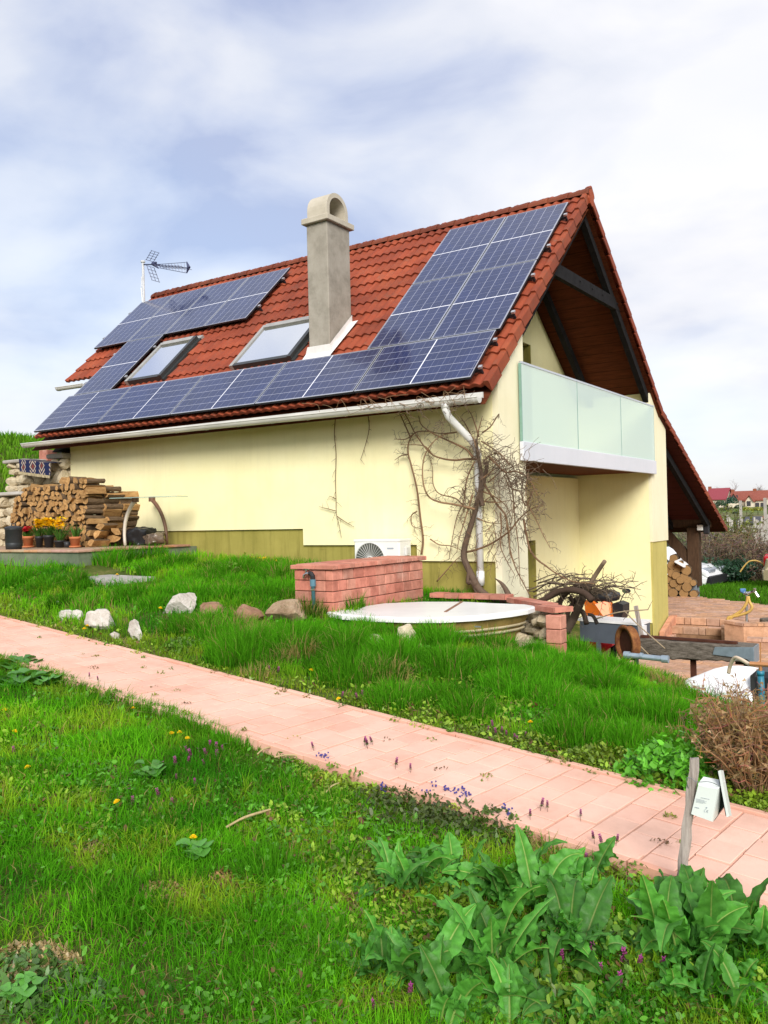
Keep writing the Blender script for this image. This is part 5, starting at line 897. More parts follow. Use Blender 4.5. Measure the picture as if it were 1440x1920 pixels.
# standpipe with cream hose at the frame edge
Y = p[1]-.55; a, b = ony(1428, 1298, Y), ony(1426, 1262, Y); st = thing('hose_standpipe', 'teal standpipe with a copper elbow and cream hose at the right edge', 'standpipe', a); m = MB(); m.tube([(a[0], Y, h1(a[0], Y)-.1), a, b], .028, 12); m.tube([b-np.array([0, 0, .02]), b+np.array([0, 0, .02])], .034, 12); part('pipe', m, 'teal_bright', st, True)
m = MB(); c = ony(1426, 1247, Y); m.tube([b, c], .015, 8); m.tube([c+np.array([-.09, 0, .005]), c+np.array([.14, 0, .01])], .022, 10); m.tube([c, ony(1426, 1205, Y)], .006, 6); part('elbow', m, 'copper', st); m = MB(); cv = curve([ony(*q_, Y+d_) for q_, d_ in (((1414, 1247), 0), ((1404, 1245), .05), ((1392, 1238), .12), ((1380, 1233), .2), ((1374, 1238), .24), ((1369, 1249), .28), ((1366, 1262), .3))], 6); m.tube(cv, .018, 8); part('hose', m, 'hose_cream', st, True)
# ------------------------------------------------------------------ terrace, steps, planter
tz_ = -3.85; te0 = onz(1250, 1157, tz_); te1 = onz(1352, 1159, tz_); ye = te0[1]; m = MB()
poly = [(.17, ye), (te1[0]+.05, ye-.1), (te1[0]+.6, ye-1.2), (8, ye-1.2), (8, 11.2)]
lz = onz(1440, 1137, tz_); lb = onz(1290, 1119, tz_)
m = MB()
def tcol(): k = random.uniform(.8, 1.12); w = random.uniform(-.03, .03); return ((.56+w)*k, .335*k, (.225-w)*k)
r = 0; y = ye+.21
while y < 12.6:
    x = .0-(r % 2)*.15-8.0
    while x < 8:
        lim = lb[1]+(lz[1]-lb[1])*np.clip((x-lb[0])/(lz[0]-lb[0]), -1, 1)
        if y < lim+.1: m.box((x+.004, y+.004, tz_-.05), (x+.296, y+.196, tz_+random.uniform(-.006, .006)), tcol(), bev=.006)
        x += .3
    y += .2; r += 1
m.box((-8, ye+.2, tz_-.3), (8, 11.2, tz_-.052), (.25, .2, .15)); struct('terrace', m, 'brick_block')
m = MB()
for k in range(3):     # brick steps down towards the yard
    zt2 = tz_-.15*k; y0_ = ye+.2-.32*k; x1_ = onx(1352, 1160, te0[0])[0]; xa = .17; xb = [te1[0]+.1, te1[0]+.1, te1[0]-.75][k]; x = xa
    while x < xb-.03:
        e = min(x+random.choice([.25, .25, .125, .3]), xb); m.box((x+.004, y0_-.12+random.uniform(0, .008), zt2-.145), (e-.004, y0_-.002, zt2-random.uniform(0, .006)), tcol(), bev=.008); m.box((x+.004, y0_-.0015, zt2-.145), (e-.004, y0_+.20, zt2-random.uniform(0.001, .005)), tcol(), bev=.005); x = e
    m.box((xa, y0_-.1, -4.4), (xb, y0_+.3, zt2-.146), (.3, .17, .1))
struct('steps', m, 'brick_block'); m = MB()
for r in range(30):
    for c_ in range(21):
        x = .25+c_*.3-(r % 2)*.15; y = 1.0+r*.2
        if y < ye-.35 and h1(x+.1, y+.1) < -4.13: m.box((x+.004, y+.004, -4.2), (x+.296, y+.196, -4.10+random.uniform(-.006, .006)), tcol(), bev=.006)
struct('yard_paving', m, 'brick_block'); m = MB()
m = MB(); A = (0.155, ye-.75); m.prism([(.16, ye-.75, -4.3), (.16, ye+.2, -4.3), (.16, ye+.2, tz_+.03), (.16, ye-.05, tz_+.03), (.16, ye-.75, -4.05)], (.10, 0, 0), (.62, .30, .19)); solo('step_cheek', m, 'brick_block', 'sloping pink brick cheek between the house plinth and the steps', 'wall', (.2, ye, -4.2))
# brick planter with ramped coping
pw = thing('brick_planter', 'low angular brick planter wall with sloping coping right of the steps', 'planter', (te1[0]+.8, ye-1, -4.1)); m = MB(); zc = -3.93
def wall_strip(P, w=.22, top=MB()):
    for (a, za), (b, zb) in zip(P, P[1:]):
        a = np.array(a+(za,)); b = np.array(b+(zb,)); d = b-a; n_ = np.array([-d[1], d[0], 0]); n_ /= np.linalg.norm(n_); m.prism([a, b, (b[0], b[1], -4.5), (a[0], a[1], -4.5)], n_*w, tcol()); L_ = np.linalg.norm(d); t = 0
        while t < L_-.02: e = min(t+.24, L_); q0, q1 = a+d*(t+.004)/L_, a+d*(e-.004)/L_; top.cur = tcol(); top.prism([q0-n_*.02, q1-n_*.02, q1+n_*(w+.02), q0+n_*(w+.02)], (0, 0, .05)); t = e
top = MB(); g = lambda px, py, z: tuple(onz(px, py, z)[:2])
wall_strip([(g(1352, 1172, -3.9), -3.95), (g(1392, 1183, -3.98), -4.0)], .3, top); wall_strip([(g(1358, 1168, -3.80), -3.80), (g(1394, 1172, -3.80), -3.82), (g(1432, 1172, -3.80), -3.82), (g(1480, 1172, -3.8), -3.82)], .2, top); wall_strip([(g(1400, 1200, -3.95), -3.97), (g(1475, 1203, -3.95), -3.97)], .22, top)
part('wall_blocks', m, 'brick_block', pw); part('coping', top, 'brick_block', pw)
m = MB(); q0 = onz(1428, 1185, -4.0); s = mpp(q0); m.lathe((q0[0]+.12, q0[1], -4.2), [(.15, 0), (.15, .44), (.135, .46)], 18); solo('wooden_block', m, 'weathered_wood', 'weathered round chopping block on the planter at the right edge', 'block', q0)
Y = onz(1400, 1165, -3.85)[1]; gs = thing('yard_tap', 'slim standpipe tap with a blue knob and yellow hose on the terrace planter', 'tap', onz(1400, 1165, -3.85)); q = lambda x, y, d=0: ony(x, y, Y+d); m = MB(); m.tube([q(1400, 1172), q(1400, 1116)], .022, 8); part('pipe', m, 'metal_gray', gs); m = MB(); m.tube([q(1394, 1112), q(1402, 1113), q(1408, 1110), q(1416, 1108)], [.03, .035, .02, .025], 8); m.tube([q(1415, 1103), q(1416, 1110), q(1422, 1119)], [.03, .025, .03], 8); part('valve', m, 'chrome', gs); m = MB(); m.rock(q(1393, 1108), (.06, .06, .05), 3, 5, .1); part('knob', m, 'blue_plastic', gs)
m = MB()
for pts in ([(1402, 1118), (1400, 1130), (1390, 1145), (1375, 1155), (1364, 1168), (1355, 1180)], [(1403, 1118), (1405, 1128), (1410, 1138), (1404, 1147), (1388, 1153), (1374, 1156), (1366, 1158), (1364, 1163)]): m.tube(curve([q(a, b, -.06) for a, b in pts], 6), .028, 7)
part('hose', m, 'hose_yellow', gs, True)
# ------------------------------------------------------------------ cars
def car(name, label, ctr, yaw, paint, sc):
    t = thing(name, label, 'car', ctr); t.rotation_euler = (0, 0, yaw); t.scale = (sc,)*3
    prof = [(-2.1, .35), (-2.15, .62), (-2.08, .92), (-1.75, 1.02), (-1.35, 1.42), (-.6, 1.50), (.25, 1.45), (.95, .98), (1.65, .88), (2.02, .72), (2.12, .52), (2.08, .28)]
    def loft(sec, wid, m, zc=0):
        rows = []; 
        for k, f in enumerate((-1, -.93, 0, .93, 1)): rows.append([(x*(1 if abs(f) < 1 else .985), f*wid(x, z), z-(.03 if abs(f) == 1 else 0)) for x, z in sec])
        n = len(sec); m.add([p for r in rows for p in r], [(k*n+i, k*n+(i+1) % n, (k+1)*n+(i+1) % n, (k+1)*n+i) for k in range(4) for i in range(n)]+[tuple(range(n))[::-1], tuple(range(4*n, 5*n))])
    def P(nm, m, mat, parent=t, sm=False): o = bpy.data.objects.new(nm, m.mesh(nm, mat, sm)); COL.objects.link(o); o.parent = parent; return o
    m = MB(); loft(prof, lambda x, z: .86 if z < .95 else .70, m); P('body', m, paint)
    m = MB(); loft([(-1.62, 1.06), (-1.30, 1.36), (-.58, 1.44), (.2, 1.39), (.78, 1.03)], lambda x, z: .80 if z < 1.1 else .715, m); P('window', m, 'car_glass')
    m = MB(); loft([(2.0, .30), (2.17, .32), (2.17, .56), (2.08, .58)], lambda x, z: .87, m); loft([(-2.0, .30), (-2.19, .32), (-2.2, .58), (-2.08, .60)], lambda x, z: .87, m); P('bumper', m, 'black_plastic' if paint == 'car_white' else paint)
    for sx, mt, nm in ((1, 'lamp_clear', 'headlight'), (-1, 'lamp_red', 'tail_light')):
        for sy in (-1, 1): m = MB(); m.box((1.72 if sx > 0 else -2.155, .52*sy-.22, .66 if sx > 0 else .66), (2.085 if sx > 0 else -1.95, .52*sy+.345*(1), .82 if sx > 0 else 1.0), bev=.04); P(nm, m, mt)
    for x in (-1.32, 1.33):
        for sy in (-1, 1):
            m = MB(); m.tube([(x, sy*.88, .31), (x, sy*.66, .31)], .31, 22); wv = P('wheel', m, 'black_rubber'); m = MB(); m.tube([(x, sy*.885, .31), (x, sy*.87, .31)], .2, 18); P('rim', m, 'metal_gray', wv)
    return t
q = onz(1336, 1112, -4.25); car('parked_car', 'white car parked behind the carport post, only its front corner showing', (q[0]-1.95, q[1]+.9, -4.28), R(-6), 'car_white', .95)
q = onz(1429, 1108, -4.1); car('parked_car', 'gold beige car with red tail light at the right edge of the lawn', (q[0]+2.05, q[1]+.6, -4.02), R(8), 'car_gold', .95)
Y = q[1]+1.0; m = MB(); m.tube(curve([ony(a, b, Y) for a, b in ((1388, 1072), (1395, 1062), (1404, 1053), (1415, 1051), (1426, 1054), (1434, 1062), (1437, 1072))], 6), .022, 6); solo('yellow_hose', m, 'hose_yellow', 'yellow hose arching over the lawn in front of the dry shrubs', 'hose', ony(1388, 1072, Y))
# ------------------------------------------------------------------ stake with a solar pest repeller
Y = -5.60; q = lambda x, y, d=0: ony(x, y, Y+d); sk = thing('garden_stake', 'split gray wooden stake standing among big leaves beside the path', 'stake', q(1283, 1650)); m = MB(); A, B = q(1278, 1640), q(1303, 1423); A = A+(A-B)*.35; dd = (B-A); vs = []; N = 14
for k in range(N+1):
    t = k/N; p = A+dd*t; w_ = .0225-.003*t; j = .003*math.sin(k*2.1)
    for a in range(8): an_ = a*math.pi/4; rr_ = w_*(1+.16*math.sin(a*2.7+.4)+.05*math.sin(k*1.3+a)); vs.append((p[0]+rr_*math.cos(an_)+j, p[1]+rr_*math.sin(an_), p[2]+(.006*math.sin(a*2.) if k == N else 0)))
m.add(vs, [(k*8+i, k*8+(i+1) % 8, (k+1)*8+(i+1) % 8, (k+1)*8+i) for k in range(N) for i in range(8)]+[tuple(range(8))[::-1], tuple(range(N*8, N*8+8))]); part('post', m, 'stake_wood', sk)
rpz = thing('solar_repeller', 'pale plastic solar device box with a CE mark hung on the wooden stake', 'garden device', q(1325, 1510)); c4 = [q(1308, 1470, -.03), q(1348, 1478, -.03), q(1335, 1543, -.03), q(1294, 1528, -.03)]; dep = np.array([.012, .055, .018]); m = MB()
ctr = sum(c4)/4; ins = [ctr+(p-ctr)*.93 for p in c4]; bk = [p+dep for p in c4]; mid = [p+dep*.15 for p in c4]; m.add(ins+mid+bk, [(0, 1, 2, 3), (11, 10, 9, 8)]+[(i, 4+i, 4+(i+1) % 4, (i+1) % 4) for i in range(4)]+[(4+i, 8+i, 8+(i+1) % 4, 4+(i+1) % 4) for i in range(4)]); part('case', m, 'box_pale', rpz)
ex = (c4[1]-c4[0]); ey = (c4[0]-c4[3]); nn = np.cross(ex, ey); nn /= np.linalg.norm(nn); nn = nn if nn@(CAM-ctr) > 0 else -nn; F2 = lambda u, v, o=.0025: c4[3]+ex*u+ey*v+nn*o
m = MB()
for (u0, u1, v, h) in ((.30, .70, .60, .018), (.12, .5, .54, .010), (.12, .62, .515, .010), (.12, .55, .49, .010), (.12, .6, .465, .010), (.12, .48, .44, .010), (.14, .34, .26, .028)):
    u = u0
    while u < u1-.01: e = min(u+random.uniform(.02, .07), u1); m.add([F2(u, v), F2(e, v), F2(e, v+h), F2(u, v+h)], [(0, 1, 2, 3)]); u = e+.014
part('print_lines', m, 'print_gray', rpz); m = MB()   # CE mark: two round letters of arcs, and a crossed bin symbol
def arcs(cu_, cv_, ru, rv, a0, a1, w): 
    A = np.linspace(a0, a1, 9); m.add([F2(cu_+ru*k*math.cos(a), cv_+rv*k*math.sin(a)) for a in A for k in (1, 1-w)], [(2*i, 2*i+1, 2*i+3, 2*i+2) for i in range(8)])
arcs(.64, .235, .055, .045, R(60), R(300), .28); arcs(.76, .235, .055, .045, R(60), R(300), .28); m.add([F2(.71, .228), F2(.775, .228), F2(.775, .243), F2(.71, .243)], [(0, 1, 2, 3)]); m.add([F2(.64, .31), F2(.69, .31), F2(.70, .36), F2(.63, .36)], [(0, 1, 2, 3)]); part('ce_mark', m, 'print_gray', rpz)
m = MB(); fl_ = [q(1347, 1446, .05), q(1350, 1446, .075), q(1365, 1531, -.06), q(1362, 1533, -.085)]; wv_ = np.array([.035, .10, .0]); 
P0, P1 = q(1348, 1446, .0), q(1364, 1532, .0); vw = (P0-CAM)/np.linalg.norm(P0-CAM); w_ = vw*.11+np.array([.012, 0, 0]); m.prism([P0-w_*.3, P1-w_*.3, P1+w_*.7, P0+w_*.7], (.010, .0, .006)); fp = part('solar_flap', m, 'box_pale', rpz); m = MB(); m.add([P+np.array([-.0035, 0, -.001]) for P in (P0*.97+P1*.03-w_*.26, P0*.03+P1*.97-w_*.26, P0*.03+P1*.97+w_*.66, P0*.97+P1*.03+w_*.66)], [(3, 2, 1, 0)]); part('solar_cell', m, 'solar_dark', fp)
m = MB(); a = q(1348, 1482, .02); m.prism([q(1348, 1479, .03), q(1360, 1510, .03), q(1353, 1518, .03), q(1339, 1537, .03), q(1336, 1541, .03)], (.004, .03, .0)); part('case_shaded_side', m, 'black_plastic', rpz); m = MB(); m.tube(curve([q(1291, 1478, -.02), q(1287, 1460, -.03), q(1296, 1459, -.035), q(1306, 1466, -.05), q(1330, 1466, -.05), q(1350, 1474, -.03)], 5), .0016, 5); part('wire', m, 'metal_gray', rpz)  # black prism is the case's shaded side, its shade put into the colour
# ------------------------------------------------------------------ grass
def inview(x, y, z, mx=170, my=260):
    d = np.c_[x, y, z]-CAM; f = d@cf; px = 720+FPX*(d@cr)/np.maximum(f, .01); py = 960-FPX*(d@cu)/np.maximum(f, .01); side_ = (px < -mx) | (px > 1440+mx); return (f > .35) & (px > -mx*10) & (px < 1440+mx*10) & (py < 1920+my*2) & (~side_ | (rng.random(len(px)) < .42))
def free(x, y):
    u, v = pathuv(x, y); k = ~((v > .0-.02*0) & (v < PW) & (u > -7) & (u < 17))
    k &= ~((x < .2) & (x > -13) & (y > .44) & (y < 9))           # house
    k &= ~((x < plx+.03) & (y > ply-.03)); k &= ~((x > bx0) & (x < bx1) & (y > by0) & (y < by1))
    k &= ~((y > ye-1.3) & (x > .1) & (x < 9) & (y < 11.9))
    e = ((x-.35)/1.0)**2+((y+1.25)/.95)**2; k &= e > 1.0
    k &= ~((x > -5.15) & (x < -4.0) & (np.abs(y+1.75) < .22)); k &= ~((x > .2) & (y > 1.2) & (y < 8)); k &= ~((y > 1.0) & (x < 1.2) & (x > 0)); return k
def blades(x, y, z, h, w, col, lean=.35, out=None, az=None):
    n = len(x); a = rng.uniform(0, 2*np.pi, n) if az is None else az; l = np.abs(rng.normal(0, 1, n))*lean+.05; fa = rng.uniform(0, np.pi, n)
    dx, dy = np.cos(a), np.sin(a); sx, sy = np.cos(fa), np.sin(fa); P = np.c_[x, y, z]; V = np.empty((n, 5, 3), np.float32)
    mid = P+np.c_[dx*l*h*.30, dy*l*h*.30, h*.58]; tip = P+np.c_[dx*l*h, dy*l*h, h*np.clip(1.0-.35*l*l, .3, 1)]; sd = np.c_[sx, sy, 0*sx]*(w/2)[:, None]
    V[:, 0] = P-sd; V[:, 1] = P+sd; V[:, 2] = mid-sd*.8; V[:, 3] = mid+sd*.8; V[:, 4] = tip; b = (np.arange(n)*5)[:, None]
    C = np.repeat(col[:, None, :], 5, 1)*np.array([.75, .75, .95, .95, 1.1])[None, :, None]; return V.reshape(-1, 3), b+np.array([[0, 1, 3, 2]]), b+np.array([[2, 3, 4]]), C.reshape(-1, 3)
GV, GQ, GT, GC = [], [], [], []; off = 0
def put(t):
    global off
    V, q, tr, C = t; GV.append(V); GQ.append(q+off); GT.append(tr+off); GC.append(C); off += len(V)
def gcol(x, y, n):
    a = fbm(x*.9, y*.9, 5); b = fbm(x*3.1, y*3.1, 9); r = rng.uniform(.72, 1.3, n)
    deep = np.array([.045, .235, .008]); mid_ = np.array([.155, .50, .014]); yel = np.array([.33, .50, .03]); dry = np.array([.38, .30, .10])
    t = np.clip((a*.6+fbm(x*2.6, y*2.6, 77)*.4-.38)/.24, 0, 1)[:, None]; c = deep*(1-t)+mid_*t; t = np.clip((b-.53)/.17, 0, 1)[:, None]*.75; c = c*(1-t)+yel*t
    k = rng.random(n) < (.015+.05*(b > .60)); c[k] = dry; return c*r[:, None]
def sample(N, rmin, rmax, dens):     # polar samples round the camera, thinned with distance
    th = YAW+rng.uniform(-.98, .98, N); r = np.sqrt(rng.uniform(rmin**2, rmax**2, N)); x = CAM[0]+np.sin(th)*r; y = CAM[1]+np.cos(th)*r; return x, y, r
def lawn(rmin, rmax, d0, hs, hmul):
    area = .98*(rmax**2-rmin**2); N = int(area*d0); x, y, r = sample(N, rmin, rmax, d0); k = free(x, y); x, y, r = x[k], y[k], r[k]; z = H(x, y); k = inview(x, y, z); x, y, z, r = x[k], y[k], z[k], r[k]
    u, v = pathuv(x, y); far = v < 0; patch = fbm(x*1.3, y*1.3, 21); fine = fbm(x*4, y*4, 31); bare = (fbm(x*.8, y*.8, 44) > .62) & ~far; keep = rng.random(len(x)) < np.where(bare, .6, 1)*np.where(fine < .30, .6, 1); x, y, z, r, far, patch, fine, v, u = [q[keep] for q in (x, y, z, r, far, patch, fine, v, u)]
    bp_ = [onground(a_, b_) for a_, b_ in ((45, 1835), (90, 1815), (300, 1690), (430, 1660), (40, 1905))]
    kb = np.ones(len(x), bool)
    for q_, rr_ in zip(bp_, (.20, .12, .10, .09, .12)): kb &= (np.hypot(x-q_[0], (y-q_[1])*1.2) > rr_*(.6+.8*fbm(x*9, y*9, 8))) | (rng.random(len(x)) < .12)
    x, y, z, r, far, patch, fine, v, u = [q[kb] for q in (x, y, z, r, far, patch, fine, v, u)]
    edge = np.minimum(np.abs(v), np.abs(v-PW)); h = hs*(.45+1.0*patch**1.2+.35*fine)*rng.uniform(.55, 1.25, len(x)); lush = far & (x > -2.2) & (v < -.5); h = np.where(lush, h*.85*hmul, h*np.where(far, .95, 1)); h = np.where(edge < .22, h*.55, h)
    w = .0042*(r/3)**.62*rng.uniform(.7, 1.3, len(x)); c = gcol(x, y, len(x)); t = np.clip(1-edge/.45, 0, 1)[:, None]*np.where(far, .6, .25)[:, None]; c = c*(1-t)+np.array([.28, .34, .03])*t*rng.uniform(.7, 1.2, len(x))[:, None]
    c[lush] *= np.array([.80, .92, .8]); put(blades(x, y, z-.01, h, w, c, np.where(far, .55, .95)))
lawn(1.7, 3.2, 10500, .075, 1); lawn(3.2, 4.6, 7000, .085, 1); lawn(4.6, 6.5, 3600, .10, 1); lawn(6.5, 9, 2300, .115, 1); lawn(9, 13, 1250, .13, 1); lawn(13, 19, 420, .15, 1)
def tuft(px, py, rad, n, h, tone=1.0, dry=.04, P=None, lean=.45):
    p = onground(px, py) if P is None else P; a = rng.uniform(0, 6.283, n); rr = rad*np.sqrt(rng.uniform(0, 1, n)); x = p[0]+np.cos(a)*rr; y = p[1]+np.sin(a)*rr; k = free(x, y); x, y, a, rr = x[k], y[k], a[k], rr[k]; n = len(x)
    if n == 0: return
    z = H(x, y); d = np.linalg.norm(p-CAM); hh = h*rng.uniform(.5, 1.15, n)*(1-.35*(rr/rad)**2); c = np.array([.085, .310, .011])*rng.uniform(.6, 1.45, n)[:, None]*tone; q = rng.random(n) < dry; c[q] = np.array([.42, .33, .13])*rng.uniform(.6, 1.1, q.sum())[:, None]
    put(blades(x, y, z-.01, hh, np.full(n, .0042*(d/3)**.62)*rng.uniform(.7, 1.2, n), c, lean, az=a+rng.normal(0, .7, n)))
for t in ((455, 1240, .34, 1500, .36), (545, 1220, .32, 1700, .32), (650, 1215, .26, 1300, .26), (560, 1200, .16, 600, .2), (820, 1212, .24, 1300, .27), (915, 1215, .26, 1300, .26), (830, 1205, .2, 900, .22), (890, 1203, .2, 900, .2), (950, 1200, .2, 900, .22), (995, 1195, .16, 700, .2), (690, 1196, .18, 800, .17), (745, 1200, .2, 900, .18), (620, 1204, .16, 700, .18), (990, 1212, .22, 1100, .24), (735, 1238, .26, 1300, .26), (840, 1262, .3, 1400, .24), (1085, 1232, .24, 1300, .26), (1112, 1232, .2, 1000, .26), (1165, 1248, .22, 1100, .24), (1205, 1250, .22, 1200, .26), (1262, 1262, .22, 1100, .24), (1240, 1258, .34, 1700, .27), (1130, 1290, .28, 1300, .22), (1040, 1320, .3, 1200, .2), (1180, 1400, .3, 1200, .2), (930, 1260, .26, 1200, .24), (1060, 1260, .26, 1200, .24), (1150, 1262, .28, 1300, .22), (1000, 1270, .34, 1400, .24), (660, 1275, .30, 1300, .26), (880, 1345, .2, 800, .2), (1075, 1395, .24, 1000, .22), (1160, 1345, .3, 1200, .22), (965, 1300, .3, 1200, .22), (1245, 1350, .3, 1300, .24), (740, 1320, .24, 1000, .2),
          (225, 1050, .3, 900, .34), (275, 1046, .3, 900, .30), (205, 1060, .22, 600, .30), (330, 1060, .3, 700, .22), (450, 1070, .3, 800, .24), (520, 1085, .25, 700, .3), (500, 1120, .22, 800, .26), (425, 1125, .22, 800, .24), (365, 1125, .2, 700, .24), (290, 1140, .2, 700, .2), (130, 1040, .3, 600, .26), (60, 1045, .3, 600, .25), (15, 1100, .3, 700, .28), (90, 1105, .25, 600, .2), (240, 1122, .25, 700, .2), (390, 1085, .25, 600, .2), (345, 1185, .25, 900, .22), (400, 1200, .22, 800, .22), (1310, 1330, .3, 900, .24), (360, 1375, .2, 800, .13), (430, 1400, .18, 700, .13), (150, 1330, .2, 700, .12), (210, 1400, .25, 900, .13), (560, 1465, .16, 500, .1), (620, 1520, .2, 700, .12), (510, 1640, .18, 500, .13), (230, 1720, .2, 600, .13), (470, 1745, .2, 700, .12), (600, 1800, .2, 700, .13), (270, 1590, .2, 600, .12), (60, 1450, .25, 800, .13), (640, 1620, .15, 400, .12), (540, 1500, .14, 400, .12), (520, 1870, .2, 700, .12)): tuft(*t, tone=random.uniform(.75, 1.1))
for _ in range(90):
    u = rng.uniform(-3, 9); v = -rng.uniform(.45, 3.0); p = PO+HD*u+SD*v; P = np.array([p[0], p[1], h1(*p)])
    if free(np.array([p[0]]), np.array([p[1]]))[0]: tuft(0, 0, rng.uniform(.10, .26), int(rng.uniform(250, 700)), rng.uniform(.13, .28), rng.uniform(.45, 1.15), rng.choice([.03, .06, .35]), P)
for (px, py, n, h) in ((560, 1235, 500, .26), (470, 1275, 260, .16), (755, 1300, 200, .14), (1250, 1290, 350, .2), (1050, 1620, 420, .13), (985, 1590, 260, .1), (40, 1850, 500, .05), (1290, 1480, 300, .1), (455, 1160, 260, .16), (560, 1150, 300, .14), (860, 1265, 160, .14), (1030, 1190, 200, .16)): tuft(px, py, .2, n, h, .9, .75, lean=.9)
for _ in range(40):      # weeds rooted in the joints of the path are short tufts
    u = rng.uniform(0, 8.5); v = rng.choice([rng.uniform(.05, PW-.05), rng.uniform(.03, .15), PW-.1]); p = PO+HD*u+SD*v
for u in np.arange(3.2, 9.5, .12):      # lawn flopping over the lower kerb
    for _ in range(2):
        a0 = PO+HD*(u+rng.uniform(-.1, .1))+SD*(PW+rng.uniform(-.02, .06)); n = int(rng.uniform(20, 60)); q = rng.normal(0, .035, (n, 2)); x = a0[0]+q[:, 0]; y = a0[1]+q[:, 1]; az = np.arctan2(-SD[1], -SD[0])+rng.normal(0, .8, n); put(blades(x, y, H(x, y), rng.uniform(.06, .15, n), np.full(n, .0055), np.array([.10, .29, .012])*rng.uniform(.6, 1.4, n)[:, None], .7, az=az))
for rmin, rmax, d0 in ((1.7, 3.6, 450), (3.6, 7, 200), (7, 12, 70)):      # flattened dead thatch between the live blades
    N = int(.98*(rmax**2-rmin**2)*d0); x, y, r = sample(N, rmin, rmax, 0); k = free(x, y) & (rng.random(N) < np.clip((fbm(x*1.5, y*1.5, 88)-.35)*3, .1, 1)); x, y, r = x[k], y[k], r[k]; z = H(x, y); n = len(x)
    put(blades(x, y, z+.008, rng.uniform(.03, .09, n), np.full(n, .004)*(r/3)**.6, np.array([.42, .32, .14])*rng.uniform(.4, 1.2, n)[:, None], 2.2))
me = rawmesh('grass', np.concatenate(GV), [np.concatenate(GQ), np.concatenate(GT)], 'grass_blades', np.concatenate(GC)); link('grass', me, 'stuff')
# low broad-leaved herbs between the blades: clover, chickweed, veronica
def leaflets(x, y, z, s, col, tilt=.5):
    n = len(x); a = rng.uniform(0, 6.283, n); t1 = rng.normal(0, tilt, n); t2 = rng.normal(0, tilt, n); V = np.empty((n, 6, 3), np.float32)
    for k in range(6):
        ang = k*math.pi/3; lx = np.cos(ang)*s*(1.25 if k in (0, 3) else .8); ly = np.sin(ang)*s*.8; gx_ = lx*np.cos(a)-ly*np.sin(a); gy_2 = lx*np.sin(a)+ly*np.cos(a); V[:, k] = np.c_[x+gx_, y+gy_2, z+gx_*t1+gy_2*t2+(.12*s if k in (0, 3) else 0)]
    return V.reshape(-1, 3), (np.arange(n)*6)[:, None]+np.arange(6)[None, :], np.repeat(col[:, None, :], 6, 1).reshape(-1, 3)
HV, HF, HC = [], [], []; ho = 0
def herb(x, y, z, s, c, tilt=.5):
    global ho
    V, F_, C = leaflets(x, y, z, s, c, tilt); HV.append(V); HF.append(F_+ho); HC.append(C); ho += len(V)
for rmin, rmax, d0 in ((1.7, 3.4, 6000), (3.4, 5.5, 3400), (5.5, 8, 1300), (8, 13, 300)):
    N = int(.98*(rmax**2-rmin**2)*d0); x, y, r = sample(N, rmin, rmax, 0); u, v = pathuv(x, y); m_k = fbm(x*1.1, y*1.1, 61); k = free(x, y) & (rng.random(N) < np.clip((m_k-.40)*4.5, .06, 1)*np.where((v < 0) & (v > -.5), 1.6, 1)); x, y, r, v, m_k = x[k], y[k], r[k], v[k], m_k[k]; z = H(x, y); k = inview(x, y, z); x, y, z, r, v, m_k = [q[k] for q in (x, y, z, r, v, m_k)]; n = len(x)
    c = np.array([.095, .29, .018])*rng.uniform(.55, 1.5, n)[:, None]; q = (m_k > .6) | ((v < 0) & (v > -.5)); c[q] = np.array([.24, .38, .03])*rng.uniform(.6, 1.4, q.sum())[:, None]; q = rng.random(n) < .10; c[q] = np.array([.19, .095, .045])*rng.uniform(.5, 1.2, q.sum())[:, None]
    herb(x, y, z+rng.uniform(.004, .055, n), rng.uniform(.005, .0125, n)*(r/3)**.5, c)
def herbpatch(px, py, rad, n, s, col, hh=.06, ground=True, P=None):
    p = onground(px, py) if P is None else P; a = rng.uniform(0, 6.28, n); q = rad*np.sqrt(rng.random(n)); x = p[0]+np.cos(a)*q; y = p[1]+np.sin(a)*q*.8; z = H(x, y) if ground else np.full(n, p[2]); herb(x, y, z+hh*(1-(q/rad)**2)*rng.random(n)+.004, rng.uniform(.6, 1.3, n)*s, np.array(col)*rng.uniform(.55, 1.45, n)[:, None], .7)
